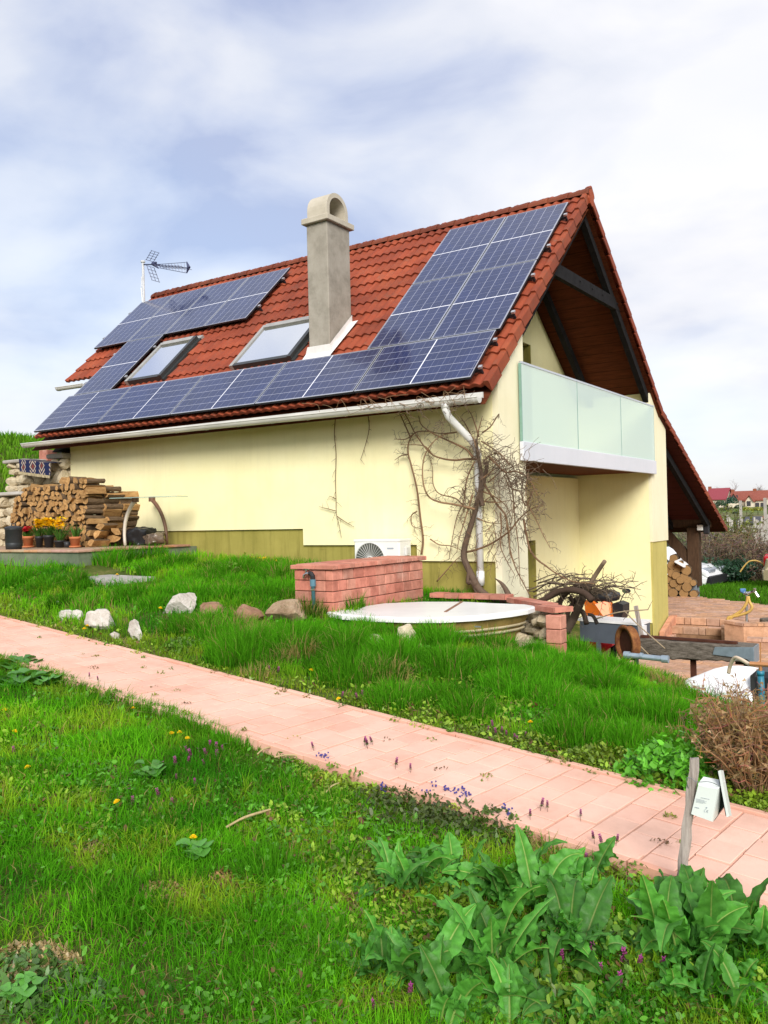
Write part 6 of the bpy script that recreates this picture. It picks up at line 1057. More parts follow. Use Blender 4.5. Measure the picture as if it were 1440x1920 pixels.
for t in ((50, 1835, .22, 1300, .009, (.46, .34, .17), .02), (95, 1812, .12, 500, .008, (.48, .36, .19), .02), (305, 1690, .12, 300, .008, (.36, .24, .10), .02), (430, 1655, .10, 260, .008, (.34, .20, .08), .02), (180, 1600, .12, 200, .008, (.30, .22, .09), .03), (560, 1600, .12, 240, .008, (.34, .26, .12), .03), (640, 1720, .14, 260, .008, (.24, .18, .08), .03), (1240, 1470, .30, 1100, .017, (.13, .42, .03), .24), (1270, 1440, .26, 800, .016, (.15, .46, .03), .22), (1100, 1440, .2, 500, .011, (.16, .26, .025), .1), (1140, 1430, .24, 600, .011, (.18, .27, .02), .1), (1010, 1410, .25, 500, .010, (.17, .26, .02), .1), (880, 1385, .22, 350, .010, (.12, .2, .02), .08), (660, 1330, .15, 200, .010, (.16, .25, .02), .06), (760, 1530, .45, 1500, .010, (.07, .10, .02), .1), (880, 1560, .4, 1200, .010, (.075, .11, .025), .1), (700, 1640, .35, 1000, .010, (.10, .16, .02), .08), (600, 1470, .15, 260, .010, (.3, .36, .03), .06), (40, 1860, .25, 500, .014, (.10, .2, .05), .05), (120, 1880, .2, 350, .014, (.09, .19, .045), .05), (300, 1560, .25, 500, .010, (.17, .24, .03), .06), (430, 1080, .3, 400, .014, (.12, .24, .02), .2), (470, 1062, .3, 400, .014, (.20, .26, .02), .2), (420, 1240, .25, 400, .012, (.06, .16, .02), .1), (350, 1215, .3, 500, .012, (.10, .20, .02), .1), (1180, 1800, .3, 700, .012, (.10, .22, .02), .1), (1050, 1900, .3, 700, .012, (.14, .24, .02), .1), (930, 1560, .25, 500, .011, (.09, .17, .02), .09)): herbpatch(*t)
for u in np.arange(-.5, 10, .30):    # moss and small weeds in the paving joints
    for _ in range(2):
        v = random.uniform(.06, PW-.05); p = pth(u+random.uniform(-.15, .15), v); 
        if random.random() < .6: herbpatch(0, 0, random.uniform(.02, .06), int(random.uniform(6, 26)), .006, random.choice([(.16, .24, .03), (.24, .26, .05), (.16, .10, .05)]), .02, False, np.array(p))
for u in np.arange(-2., 10.5, .09):     # weeds that lap over both edges of the path
    w1 = float(fbm(u*1.3, 2.2, 5)); w2 = float(fbm(u*1.1, 7.7, 6))
    if random.random() < w1*1.5: p = pth(u, random.uniform(-.08, .05)*(.5+w1), .0); herbpatch(0, 0, random.uniform(.03, .10), int(random.uniform(14, 46)), .0075, random.choice([(.20, .32, .03), (.30, .40, .035), (.12, .24, .02), (.26, .22, .08)]), .035, False, np.array(p))
    if random.random() < w2*(1.6 if u > 4.3 else .55): p = pth(u, PW+random.uniform(-.06, .06)*(.4+w2), .0); herbpatch(0, 0, random.uniform(.03, .09), int(random.uniform(14, 40)), .0065, random.choice([(.10, .22, .02), (.16, .28, .03), (.26, .30, .04), (.14, .12, .05)]), .03, False, np.array(p))
link('herb_ground_cover', rawmesh('herb_ground_cover', np.concatenate(HV), [np.concatenate(HF)], 'leaf_green', np.concatenate(HC)), 'stuff')
# ------------------------------------------------------------------ big-leaved plants
def dock_leaf(m, base, az, ln, wd, rise, sag, tone, roll=0., wav=.1):
    # base: ground point; petiole then a long wavy blade folded a little along a pale midrib
    d = np.array([math.cos(az)*math.cos(rise), math.sin(az)*math.cos(rise), math.sin(rise)]); p = np.asarray(base, float); N = 20; spine = [p.copy()]; ph = random.uniform(0, 6)
    for k in range(N):
        d = d+np.array([0, 0, -sag/N*(.4+1.4*k/N)]); d /= np.linalg.norm(d); p = p+d*ln/N; spine.append(p.copy())
    fold = random.uniform(-.05, .4); vs = []; cs = []; tw = roll
    g = (.078*tone, .27*tone, .035*tone); yl = random.random()
    if yl < .004: g = (.34*tone, .33*tone, .05*tone)
    for k, s in enumerate(spine):
        t = k/N; tt = max(0, (t-.24)/.76); w_ = wd/2*(math.sin(math.pi*min(1, tt**.72*.93+.06)))**.85 if t > .2 else .006; w_ = max(w_*(1.0 if t < .985 else .3), .005)
        dr = spine[min(k+1, N)]-spine[max(k-1, 0)]; dr /= np.linalg.norm(dr); sd = np.cross(dr, (0, 0, 1.)); sd /= np.linalg.norm(sd)+1e-6; up = np.cross(sd, dr); tw = roll*(.3+t); sd2 = sd*math.cos(tw)+up*math.sin(tw); up2 = np.cross(sd2, dr)
        for q in (-1, -.6, -.12, -.05, .05, .12, .6, 1):
            wv = wav*w_*math.sin(k*1.75+ph+q*1.3)*abs(q)**2 if t > .24 else 0; ed = 1+(random.uniform(-.12, .10) if abs(q) == 1 else 0)
            if abs(q) < .2: wm_ = max(.0042*(1-t*.8), .0010)*(1 if abs(q) < .08 else 1.5); vs.append(s+sd2*(q/abs(q))*wm_+up2*(-.004 if abs(q) < .08 else -.001)); cs.append((.22*tone, .34*tone, .08*tone) if abs(q) < .08 else g)
            else: vs.append(s+sd2*q*w_*ed+up2*(fold*w_*abs(q)+wv)); j = random.uniform(.86, 1.12)*(1 if abs(q) < 1 else 1.1)*(1.12 if k % 2 else .9); cs.append(tuple(c*j for c in g))
    o = len(m.v); m.v += [tuple(v) for v in vs]; m.c += cs
    for k in range(N):
        for i in range(7): m.f.append((o+k*8+i, o+k*8+i+1, o+(k+1)*8+i+1, o+(k+1)*8+i)); m.mi.append(0)
def dock(px, py, n, ln, label, seed, spread=.10, p=None):
    random.seed(seed); p = onground(px, py) if p is None else p; m = MB()
    n = int(n*3.0); ln *= .80
    for k in range(n):
        az = 2.4*k+random.uniform(-.5, .5); dock_leaf(m, p+np.array([random.gauss(0, spread*.6), random.gauss(0, spread*.6), -.01]), az, ln*random.uniform(.42, 1.12), ln*random.uniform(.24, .37), random.uniform(.35, 1.4), random.uniform(.5, 2.5), random.uniform(.6, 1.5), random.uniform(-.9, .9), random.uniform(.15, .5))
    o = solo('broad_leaf_plant', m, 'dock_leaf', label, 'plant', p, 'big leaved plants in the lower right corner', True)
DK = ((745, 1665, 10, .31, 'big leaved plant at the upper left end of the leafy clump below the path', 51), (840, 1660, 10, .33, 'big leaved plant second from the left along the top of the leafy clump', 52), (960, 1700, 13, .38, 'big leaved plant below the path edge in the top middle of the clump', 53), (1075, 1690, 9, .30, 'big leaved plant between the middle of the clump and the stake', 54), (725, 1850, 11, .37, 'big leaved plant at the lower left corner of the leafy clump', 55), (905, 1825, 13, .42, 'big leaved plant in the centre of the clump with upright leaves', 56), (1075, 1800, 12, .40, 'big leaved plant right of centre with leaves arching over the purple flowers', 57), (850, 1925, 9, .33, 'big leaved plant at the bottom edge below the centre one', 58), (985, 1925, 8, .30, 'big leaved plant at the bottom edge, right of the lower one', 59), (1275, 1800, 17, .50, 'large big leaved plant growing round the wooden stake', 60), (1385, 1790, 13, .42, 'big leaved plant at the right edge beside the stake plant', 61), (1330, 1880, 9, .28, 'low big leaved plant under the stake plant', 62), (1120, 1925, 5, .26, 'small big leaved plant at the bottom edge below the purple flowers', 63))
for a in DK: dock(*a)
random.seed(99)
def rosette(px, py, n, ln, label, seed, tone=1.0):
    random.seed(seed); p = onground(px, py); m = MB()
    for k in range(n):
        az = 2*math.pi*k/n+random.uniform(-.4, .4); L2 = ln*random.uniform(.6, 1.1); r = random.uniform(.15, .8)*L2; c = p+np.array([math.cos(az)*r, math.sin(az)*r, random.uniform(.03, .09)]); vs = [c]; N = 12; s = L2*.36
        for i in range(N): a = 2*math.pi*i/N; q = s*(1+.12*math.sin(i*2.4)); vs.append(c+np.array([q*math.cos(a)+.25*s*math.cos(az), q*math.sin(a)+.25*s*math.sin(az), s*.28*math.sin(a*2+az)+.14*s]))
        g = random.uniform(.8, 1.25)*tone; m.add(vs, [(0, 1+i, 1+(i+1) % N) for i in range(N)], (.105*g, .30*g, .05*g)); m.tube([p+np.array([0, 0, -.01]), c], .003, 4, (.12, .2, .06))
    solo('leaf_rosette', m, 'leaf_green', label, 'plant', p, 'round leaved weeds in the lawn', True)
rosette(368, 1618, 17, .11, 'round leaved weed alone in the middle of the lawn beside a dandelion', 71); rosette(280, 1465, 18, .11, 'round leaved weed next to the purple nettles in the lawn', 72); rosette(30, 1285, 16, .24, 'leafy weed patch at the left edge below the path', 73, .9); rosette(40, 1255, 12, .22, 'leafy weed at the left edge where grass meets the path', 74, .9); rosette(85, 1290, 10, .18, 'pale leafy weed right of the patch at the left edge', 75, 1.1); rosette(40, 1885, 26, .075, 'pale leafy weed in the bottom left corner by the bare soil', 76, 1.2)
random.seed(123)
# dandelions
def dandelion_mesh(seed):
    r = random.Random(seed); m = MB(); m.tube([(0, 0, -.02), (.004, 0, .03), (0, 0, .062)], .0022, 5, (.2, .28, .08))
    for ring, (rad, zz, n) in enumerate(((.021, .062, 18), (.016, .068, 14), (.009, .072, 9))):
        for k in range(n):
            a = 2*math.pi*k/n+ring*.2; w = .0035; c, s = math.cos(a), math.sin(a); m.add([(0, 0, .062), (rad*.6*c-w*s, rad*.6*s+w*c, zz+.002), (rad*c, rad*s, zz), (rad*.6*c+w*s, rad*.6*s-w*c, zz+.002)], [(0, 1, 2, 3)], (.92, r.uniform(.58, .70), .01))
    for k in range(5): a = k*1.26+seed; leafblade(m, (0, 0, 0), (math.cos(a), math.sin(a), .5), .07, .016, (.05, .16, .015), .5)
    return m.mesh('dandelion', 'petals')
DM = [dandelion_mesh(k) for k in range(3)]
DL = {(8, 1342): 'at the left edge of the near lawn', }
def dandy(px, py, label, sc=1.):
    p = onground(px, py+6); o = bpy.data.objects.new('dandelion', random.choice(DM)); COL.objects.link(o); u, v = pathuv(p[0], p[1]); o.location = (p[0], p[1], max(p[2], float(planeZ(p[0], p[1])) if 0 < v < PW else -99)); o.rotation_euler = (random.uniform(-.4, .1), 0, random.uniform(0, 6)); o.scale = (sc,)*3; tag(o, label, 'dandelion', 'dandelions')
for a in ((7, 1342, 'yellow dandelion at the left edge below the leafy weed patch'), (22, 1383, 'yellow dandelion near the left edge, below the first one'), (324, 1386, 'left one of three dandelions in the near lawn'), (337, 1387, 'middle one of three dandelions in the near lawn'), (351, 1397, 'lowest of three dandelions in the near lawn'), (228, 1518, 'dandelion beside the yellowish clover patch'), (362, 1589, 'dandelion just above the lone round leaved weed'), (57, 1453, 'small half closed dandelion in the left lawn'), (250, 1342, 'small dandelion half hidden near the path in the left lawn'), (639, 1337, 'dandelion growing on the path itself'), (580, 1268, 'dandelion in the bank grass above the path'), (299, 1148, 'dandelion beside the large pale rock'), (158, 1188, 'left dandelion in front of the notched rock'), (164, 1183, 'right dandelion in front of the notched rock'), (995, 1365, 'dandelion above the purple nettles by the path edge'), (220, 1083, 'dandelion just behind the concrete slab')): dandy(*a, sc=1.25 if a[1] < 1300 else 1.)
tuft(639, 1342, .05, 60, .04)
# clumps of yellow blossom by the plinth
random.seed(5); m = MB()
for k in range(46):
    p = ony(random.gauss(487, 14), random.gauss(1056, 4), .25); c = np.array(p)
    for q in range(5): b = q*1.257; e = np.array([math.cos(b)*.035, math.sin(b)*.02, .02]); w_ = np.array([-math.sin(b)*.014, .0, .012]); m.add([c, c+e*.6+w_, c+e, c+e*.6-w_], [(0, 1, 2, 3)], (.88, .58, .02))
    m.tube([c, (c[0], c[1], h1(c[0], c[1]))], .004, 4, (.08, .17, .02))
solo('yellow_flowers', m, 'petals', 'low cluster of yellow blossoms by the olive plinth behind the brick box', 'flowers', ony(487, 1060, .25))
# purple dead-nettles
def nettle_mesh(seed):
    r = random.Random(seed); m = MB(); m.tube([(0, 0, -.02), (.006, .003, .05), (0, 0, .095)], .0022, 5, (.16, .08, .07))
    for ring in range(5):
        z = .05+ring*.011
        for k in range(6): a = k*1.047+ring*.5; g = r.uniform(.7, 1.3); leafblade(m, (0, 0, z), (math.cos(a), math.sin(a), .25), .022-.002*ring, .014, (.13*g, .05*g, .06*g) if ring > 1 else (.07*g, .10*g, .03*g), .9, 3)
        for k in range(3): a = k*2.1+ring; m.tube([(0, 0, z+.008), (.012*math.cos(a), .012*math.sin(a), z+.016)], [.0035, .0025], 4, (.42, .07, .30))
    return m.mesh('dead_nettle', 'petals')
NM = [nettle_mesh(k) for k in range(4)]
def nettle(px, py, label, sc=1.):
    p = onground(px, py+8); o = bpy.data.objects.new('dead_nettle', random.choice(NM)); COL.objects.link(o); u, v = pathuv(p[0], p[1]); zz = float(planeZ(p[0], p[1])); o.location = (p[0], p[1], zz if 0 < v < PW else p[2]); o.rotation_euler = (random.uniform(-.25, .25), random.uniform(-.25, .25), random.uniform(0, 6)); s = sc*random.uniform(.5, .85)*(.8 if 0 < v < PW else 1); o.scale = (s, s, s); tag(o, label, 'dead nettle', 'purple dead nettles')
for lab, pts in (('purple dead nettle in the group in the middle of the near lawn', ((352, 1420), (362, 1424), (375, 1415), (390, 1420), (404, 1415), (408, 1428), (385, 1436), (350, 1435), (330, 1443), (305, 1442), (331, 1462), (368, 1478), (300, 1503), (250, 1512), (326, 1518), (395, 1408), (420, 1412))), ('purple dead nettle along the grassy upper edge of the path', ((915, 1372), (925, 1368), (932, 1380), (940, 1374), (950, 1378), (962, 1388), (975, 1392), (985, 1384), (640, 1308), (672, 1312), (680, 1306), (520, 1262), (505, 1258))), ('purple dead nettle at the lower edge of the path above the big leaves', ((1014, 1538), (1027, 1540), (1090, 1560), (995, 1555), (1115, 1606), (1132, 1618), (1156, 1610), (1104, 1622), (770, 1465), (742, 1458), (700, 1412), (684, 1410), (690, 1415), (590, 1424))), ('purple dead nettle in the dark grass between the two leafy clumps', ((1055, 1828), (1076, 1815), (1108, 1800), (1128, 1848), (1165, 1825), (1180, 1832), (1197, 1828), (1236, 1828), (1160, 1862), (1316, 1840), (705, 1898), (768, 1885))), ('purple dead nettle at the left edge beside the leafy weeds', ((20, 1272), (30, 1278), (45, 1270), (62, 1268), (72, 1262), (12, 1280), (168, 1282), (185, 1288), (28, 1420)))):
    for a, b in pts: nettle(a, b, lab)
# small blue bugle flowers at the kerb
m = MB(); random.seed(8)
for (a, b) in ((815, 1500), (835, 1506), (842, 1512), (850, 1508), (870, 1510), (875, 1516), (860, 1520), (945, 1545), (955, 1550), (602, 1440), (610, 1445), (614, 1440), (618, 1447), (720, 1500), (800, 1514)):
    p = onground(a, b)
    for k in range(14): c = p+np.array([random.gauss(0, .012), random.gauss(0, .012), random.uniform(.02, .09)]); m.rock(c, (.006, .006, .006), k, 2, .1, (.10, .09, .34))
o = solo('bugle_flowers', m, 'petals', 'little violet blue flowers along the kerb above the big leaves', 'flowers', onground(840, 1506)); o['kind'] = 'stuff'
# dry sticks and straw on the lawn
for (a, b, lab, r_) in (((425, 1572), (508, 1540), 'long pale dry stalk lying in the near lawn', .007), ((483, 1430), (510, 1418), 'short dry stick lying in the grass near the path', .006), ((515, 1440), (576, 1436), 'thin dry stick lying beside the short one near the path', .005), ((612, 1510), (636, 1488), 'gray twig lying in the dark herbs by the kerb', .005), ((755, 1505), (786, 1528), 'pale twig lying just below the kerb', .005)):
    A, B = onground(*a), onground(*b); m = MB(); m.tube(curve([A+np.array([0, 0, .05]), A*.6+B*.4+np.array([0, 0, .062]), B+np.array([0, 0, .05])], 4), [r_*.8]*4+[r_]*4+[r_*.6], 6); solo('dry_stick', m, 'straw', lab, 'stick', A)
# ------------------------------------------------------------------ shrubs: dry bush at right, background brush
def bush(name, label, cat, ctr, rad, hgt, n, col, leaf=None, nleaf=0, lsz=.03, r0=.006, group=None, seed=1):
    random.seed(seed); t = thing(name, label, cat, ctr, group); m = MB(); lf = MB(); ctr = np.asarray(ctr, float)
    for _ in range(n):
        a = random.uniform(0, 6.283); tl = random.uniform(.1, 1.0); p = ctr+np.array([math.cos(a), math.sin(a), 0])*rad*.35*random.random(); d = np.array([math.cos(a)*rad*tl, math.sin(a)*rad*tl, hgt*random.uniform(.5, 1.05)]); ln = np.linalg.norm(d)*random.uniform(.8, 1.1); d = d/np.linalg.norm(d); path = [p.copy()]
        for k in range(6): d = d+np.array([random.gauss(0, .16), random.gauss(0, .16), random.gauss(0, .12)]); d /= np.linalg.norm(d); p = p+d*ln/6; path.append(p.copy())
        g = random.uniform(.55, 1.4); c = tuple(x*g for x in col); m.tube(path, np.linspace(r0, r0*.35, 7), 4, c, False)
        for q in range(2, 7):
            for _2 in range(2):
                e = path[q]; dd = np.array([random.gauss(0, 1), random.gauss(0, 1), random.gauss(.3, .7)]); dd /= np.linalg.norm(dd); l = ln*.22*random.uniform(.4, 1.2); mid = e+dd*l*.5+np.array([0, 0, random.gauss(0, .1)*l]); m.tube([e, mid, e+dd*l], [r0*.45, r0*.35, r0*.2], 3, tuple(x*random.uniform(.6, 1.4) for x in col), False)
                for _3 in range(nleaf):
                    g = random.uniform(.55, 1.45); b = e+dd*l*random.random(); w = np.array([random.gauss(0, 1), random.gauss(0, 1), random.gauss(0, 1)]); w /= np.linalg.norm(w); u = np.cross(w, dd); u /= np.linalg.norm(u)+1e-6; s = lsz*random.uniform(.6, 1.3); lf.add([b-u*s*.4, b+w*s*.5-u*s*.1, b+w*s, b+w*s*.5+u*s*.5], [(0, 1, 2, 3)], tuple(x*g for x in leaf))
    part('twigs', m, 'bark', t)
    if nleaf: part('leaves', lf, 'leaf_green', t)
    return t
p = onground(1412, 1480); bush('dry_shrub', 'dry reddish brown shrub at the right edge above the stake', 'shrub', p, .30, .56, 170, (.36, .21, .11), (.32, .21, .10), 2, .03, .005, seed=2)
p = onground(1352, 1440); bush('dry_shrub', 'low thin dry shrub left of the big dry shrub, bare purple twigs on top', 'shrub', p, .18, .44, 40, (.32, .15, .09), (.30, .24, .08), 2, .026, .0045, seed=3)
p = onground(1430, 1400); bush('dry_shrub', 'straw coloured dry shrub below the white cover at the right edge', 'shrub', p, .30, .26, 90, (.40, .23, .11), (.30, .24, .09), 2, .03, .005, seed=4)
p = onground(1350, 1330); bush('bare_twigs', 'bare purple twigs standing in front of the white cover', 'shrub', p, .26, .34, 18, (.24, .12, .12), r0=.004, seed=5)
gb = lambda px, y, pz=0: np.array([ony(px, 1000, y)[0], y, h1(ony(px, 1000, y)[0], y)])
for k, (px, y, rad, hg, n, col, lf_, nl, lab) in enumerate(((1338, 20.5, 1.0, 1.75, 90, (.20, .15, .11), (.18, .14, .08), 1, 'gray brown leafless shrub beside the carport post'), (1356, 21.5, 1.1, 1.7, 90, (.24, .18, .12), (.22, .18, .09), 1, 'tan leafless shrub second from the carport post'), (1402, 21.5, 1.1, 1.55, 90, (.19, .13, .10), (.17, .13, .08), 1, 'brown leafless shrub right of the green bush behind the lawn'), (1425, 20.5, 1.2, 1.5, 100, (.21, .15, .11), (.2, .16, .09), 1, 'brown leafless shrub at the right edge behind the gold car'), (1450, 22, 1.2, 1.6, 70, (.2, .15, .11), (.2, .16, .09), 1, 'brown leafless shrub just beyond the right edge'), (1318, 22.5, 1.2, 2.0, 70, (.16, .13, .10), (.15, .14, .07), 1, 'gray leafless shrub seen between the post and the house'), (1376, 23, .75, 2.35, 70, (.14, .13, .05), (.16, .19, .03), 6, 'tall green budding bush in the middle of the leafless shrubs'), (1290, 23, 1.2, 2.0, 70, (.15, .13, .10), (.12, .14, .06), 1, 'leafless shrub seen under the carport brace'))): bush('background_shrub', lab, 'shrub', gb(px, y), rad, hg, n, col, lf_, nl, .09, .018, 'shrubs behind the lawn', 20+k)
for k, (px, y, rad, lab) in enumerate(((1343, 19.3, .55, 'dark green low bush beside the white car'), (1362, 19.5, .6, 'dark green low bush in the middle below the leafless shrubs'), (1381, 19.8, .55, 'dark green low bush farthest right below the leafless shrubs'))): bush('evergreen_bush', lab, 'shrub', gb(px, y), rad, .72, 60, (.04, .06, .035), (.030, .085, .045), 6, .09, .012, 'dark green bushes at the back of the lawn', 40+k)
# lawn beyond the terrace
n = 26000; x = rng.uniform(-3, 6, n); y = rng.uniform(10.5, 21, n); lim = lb[1]+(lz[1]-lb[1])*np.clip((x-lb[0])/(lz[0]-lb[0]), -1, 1); k = y > lim+.25; x, y = x[k], y[k]; n = len(x)
V, q4, t3, C = blades(x, y, H(x, y), rng.uniform(.06, .16, n), np.full(n, .022), np.array([.085, .24, .015])*rng.uniform(.6, 1.35, n)[:, None], .5); link('far_lawn_grass', rawmesh('far_lawn_grass', V, [q4, t3], 'grass_blades', C), 'stuff')
n = 130000; x = rng.uniform(-40, -9.2, n); y = rng.uniform(-3, 26, n); k = (inview(x, y, np.full(n, 0.), 60, 0)) & ~((x > -13) & (y < 1.0)); x, y = x[k], y[k]; n = len(x); d = np.hypot(x-CAM[0], y-CAM[1]); t = fbm(x*.5, y*.5, 2)[:, None]
V, q4, t3, C = blades(x, y, H(x, y)-.02, rng.uniform(.12, .34, n), .028*(d/18), (np.array([.085, .28, .014])*(1-t)+np.array([.22, .40, .035])*t)*rng.uniform(.6, 1.35, n)[:, None], .5); link('hillside_grass', rawmesh('hillside_grass', V, [q4, t3], 'grass_blades', C), 'stuff')
# ------------------------------------------------------------------ bare trees far left, vineyard, far houses
def bare_tree(name, label, base, hgt, seed, col, group, dep=4, r0=.11):
    random.seed(seed); t = thing(name, label, 'tree', base, group); m = MB(); tr = MB()
    def grow(p, d, l, r, k, mm):
        path = [p]; 
        for j in range(3): d = d+np.array([random.gauss(0, .12), random.gauss(0, .12), .05]); d = d/np.linalg.norm(d); p = p+d*l/3; path.append(p)
        mm.tube(path, np.linspace(r, r*.6, 4), 6 if k > 2 else 4, tuple(c*random.uniform(.8, 1.2) for c in col), False)
        if k > 0:
            for j in range(random.choice([3, 3, 4])): dd = d+np.array([random.gauss(0, .55), random.gauss(0, .55), random.gauss(.05, .3)]); grow(path[random.choice([2, 3])], dd/np.linalg.norm(dd), l*random.uniform(.6, .82), r*.55, k-1, m)
    grow(np.asarray(base, float), np.array([0, 0, 1.]), hgt*.34, r0, dep, tr); part('trunk', tr, 'bark', t); part('crown', m, 'bark', t)
for k, (px, y, hg, lab) in enumerate(((4, 30, 3.4, 'bare tree on the hilltop at the left edge'), (22, 31, 2.4, 'low bare tree on the hilltop left of the bush row'), (44, 30, 2.6, 'bare tree on the hilltop just left of the roof corner'), (-22, 29, 3.6, 'bare tree on the hilltop beyond the left edge'))): q = ony(px, 830, y); bare_tree('bare_tree', lab, (q[0], y, h1(q[0], y)-.2), hg, 60+k, (.26, .22, .22), 'bare trees on the hilltop', 4, .07)
random.seed(31)
pm = MB(); pm.box((-.04, -.04, -.3), (.04, .04, 1.0)); pmesh = pm.mesh('vineyard_post', 'concrete_pale'); first = True
for k in range(60):
    y = 26+k*.62+random.uniform(0, .4); px = 1318+random.uniform(0, 128); q = ony(px, 1000, y); o = bpy.data.objects.new('vineyard_post', pmesh); COL.objects.link(o); s = random.uniform(1.5, 2.3); w = random.uniform(.5, .9)*(1+y/60); o.location = (q[0], y, h1(q[0], y)); o.scale = (w, w, s); o.rotation_euler = (random.uniform(-.06, .06), random.uniform(-.06, .06), random.uniform(0, 1)); tag(o, 'thin pale post standing in the vineyard behind the shrubs', 'post', 'vineyard posts')
for k, (px, y) in enumerate(((1390, 30), (1436, 27))):
    q = ony(px, 1000, y); o = bpy.data.objects.new('vineyard_post', pmesh); COL.objects.link(o); o.location = (q[0], y, h1(q[0], y)); o.scale = (1.3, 1.3, 2.9); tag(o, ['tall white end post in the vineyard left of the dark shed', 'tall white end post in the vineyard near the right edge'][k], 'post')
m = MB()
for k in range(420):
    y = random.uniform(26, 66); px = random.uniform(1300, 1450); q = ony(px, 1000, y); z = h1(q[0], y); p = np.array([q[0], y, z]); m.tube([p, p+np.array([random.gauss(0, .1), 0, .6]), p+np.array([random.gauss(0, .5), random.gauss(0, .3), random.uniform(.9, 1.5)])], [.03, .022, .01], 4, tuple(c*random.uniform(.6, 1.3) for c in (.20, .16, .13)), False)
o = link('vineyard_vines', m.mesh('vineyard_vines', 'bark'), 'stuff')
def leafball(m, ctr, rad, n, col, s):
    for _ in range(n):
        d = np.array([random.gauss(0, 1), random.gauss(0, 1), random.gauss(0, 1)]); d /= np.linalg.norm(d); d[2] = abs(d[2])*1.0-.15; r = random.uniform(.55, 1.08); p = np.asarray(ctr)+d*np.asarray(rad)*r; u = np.array([random.gauss(0, 1), random.gauss(0, 1), random.gauss(0, 1)]); u /= np.linalg.norm(u); w = np.cross(u, d); w /= np.linalg.norm(w)+1e-6; g = random.uniform(.5, 1.4); m.add([p-u*s, p+w*s, p+u*s, p-w*s], [(0, 1, 2, 3)], tuple(c*g for c in col))
def fbush(px, py, wpx, hpx, y, col, lab, n=260):
    q = ony(px, py, y); s = mpp(q); z = h1(q[0], y); zt2 = ony(px, py-hpx/2, y)[2]; zb = ony(px, py+hpx/2, y)[2]; m = MB(); random.seed(int(px*7+py)); t = thing('distant_bush', lab, 'bush', (q[0], y, zb), 'bushes below the far houses'); leafball(m, (q[0], y, (zt2+zb)/2), (wpx/2*s, wpx/2*s, hpx/2*s), n, col, 1.5*s); part('foliage', m, 'leaf_green', t); m = MB(); m.tube([(q[0], y, min(z, zb)-.3), (q[0], y, zb+.3*(zt2-zb))], .6*s, 5, (.1, .08, .06)); part('trunk', m, 'bark', t)
for a in ((1350, 947, 26, 22, 190, (.030, .075, .03), 'dark green bush under the magenta roof'), (1372, 942, 22, 26, 195, (.025, .08, .045), 'tall dark conifer like bush between the two far houses'), (1338, 952, 20, 18, 180, (.05, .075, .04), 'dull green bush at the left end of the far bushes'), (1362, 956, 26, 12, 170, (.075, .08, .04), 'olive bush below the dark conifer like bush'), (1400, 956, 20, 13, 170, (.26, .28, .03), 'bright yellow green bush below the red roofed far house'), (1421, 956, 22, 12, 172, (.24, .25, .03), 'yellow green bush right of the bright one'), (1385, 952, 16, 12, 180, (.07, .10, .045), 'gray green bush left of the bright yellow one'), (1438, 953, 14, 14, 175, (.09, .11, .05), 'dull bush at the right edge below the far house'), (1382, 962, 16, 7, 140, (.03, .055, .03), 'small dark bush on the field edge')): fbush(*a)
def gable_house(name, lab, pxl, pxr, pyr, pye, pyb, y, depth, rmat, gx='right', chim=()):
    a = ony(pxl, pye, y); b = ony(pxr, pye, y); zr = ony((pxl+pxr)/2, pyr, y)[2]; ze = a[2]; zb = ony(pxl, pyb, y)[2]-3; t = thing(name, lab, 'house', ((a[0]+b[0])/2, y, zb)); m = MB(); m.prism([(a[0], y, zb), (a[0], y+depth, zb), (a[0], y+depth, ze), (a[0], y+depth/2, zr), (a[0], y, ze)], (b[0]-a[0], 0, 0)); part('wall', m, 'far_wall', t)
    m = MB(); o = .5
    for s_ in (0, 1):
        y0 = y-.6 if s_ == 0 else y+depth+.6; e0 = ze-.4; m.prism([(a[0]-o, y0, e0), (b[0]+o, y0, e0), (b[0]+o, y+depth/2, zr+.1), (a[0]-o, y+depth/2, zr+.1)], (0, 0, .35))
    rf = part('roof', m, rmat, t)
    for px in chim: q = ony(px, pyr, y+depth/2); m = MB(); m.box((q[0]-.5, y+depth/2-.5, zr-1), (q[0]+.5, y+depth/2+.5, zr+1.1)); part('chimney', m, 'shed_brick', rf)
    return t, a, b, zr, ze, zb
t, a, b, zr, ze, zb = gable_house('far_house', 'far house with magenta roof just beside the carport roof edge', 1325, 1360, 917, 936, 944, 300, 12, 'far_roof_magenta', chim=(1331,))
t, a, b, zr, ze, zb = gable_house('far_house', 'far cream house with long red roof and two gables', 1368, 1436, 922, 938, 955, 300, 12, 'far_roof', chim=(1374, 1415))
for px, w, h_ in ((1376, 10, 12), (1405, 7, 8)):
    q = ony(px, 938, 297); s = mpp(q); m = MB(); zt2 = ze+h_*s; m.prism([(q[0]-w*s, 297, zb), (q[0]+w*s, 297, zb), (q[0]+w*s, 297, ze-.5), (q[0], 297, zt2-.3), (q[0]-w*s, 297, ze-.5)], (0, 3, 0)); part('gable_wall', m, 'far_wall', t); m = MB()
    for sg in (-1, 1): m.prism([(q[0]+sg*(w+1)*s, 296.4, ze-.9), (q[0], 296.4, zt2), (q[0], 303, zt2), (q[0]+sg*(w+1)*s, 303, ze-.9)], (0, 0, .4))
    part('gable_roof', m, 'far_roof', t)
for px, py in ((1372, 933), (1380, 933), (1404, 944), (1420, 947), (1430, 947)): q = ony(px, py, 296.9 if px < 1410 else 299.9); m = MB(); m.box((q[0]-.6, q[1]-.12, q[2]-.8), (q[0]+.6, q[1]-.02, q[2]+.8)); part('window', m, 'far_dark', t)
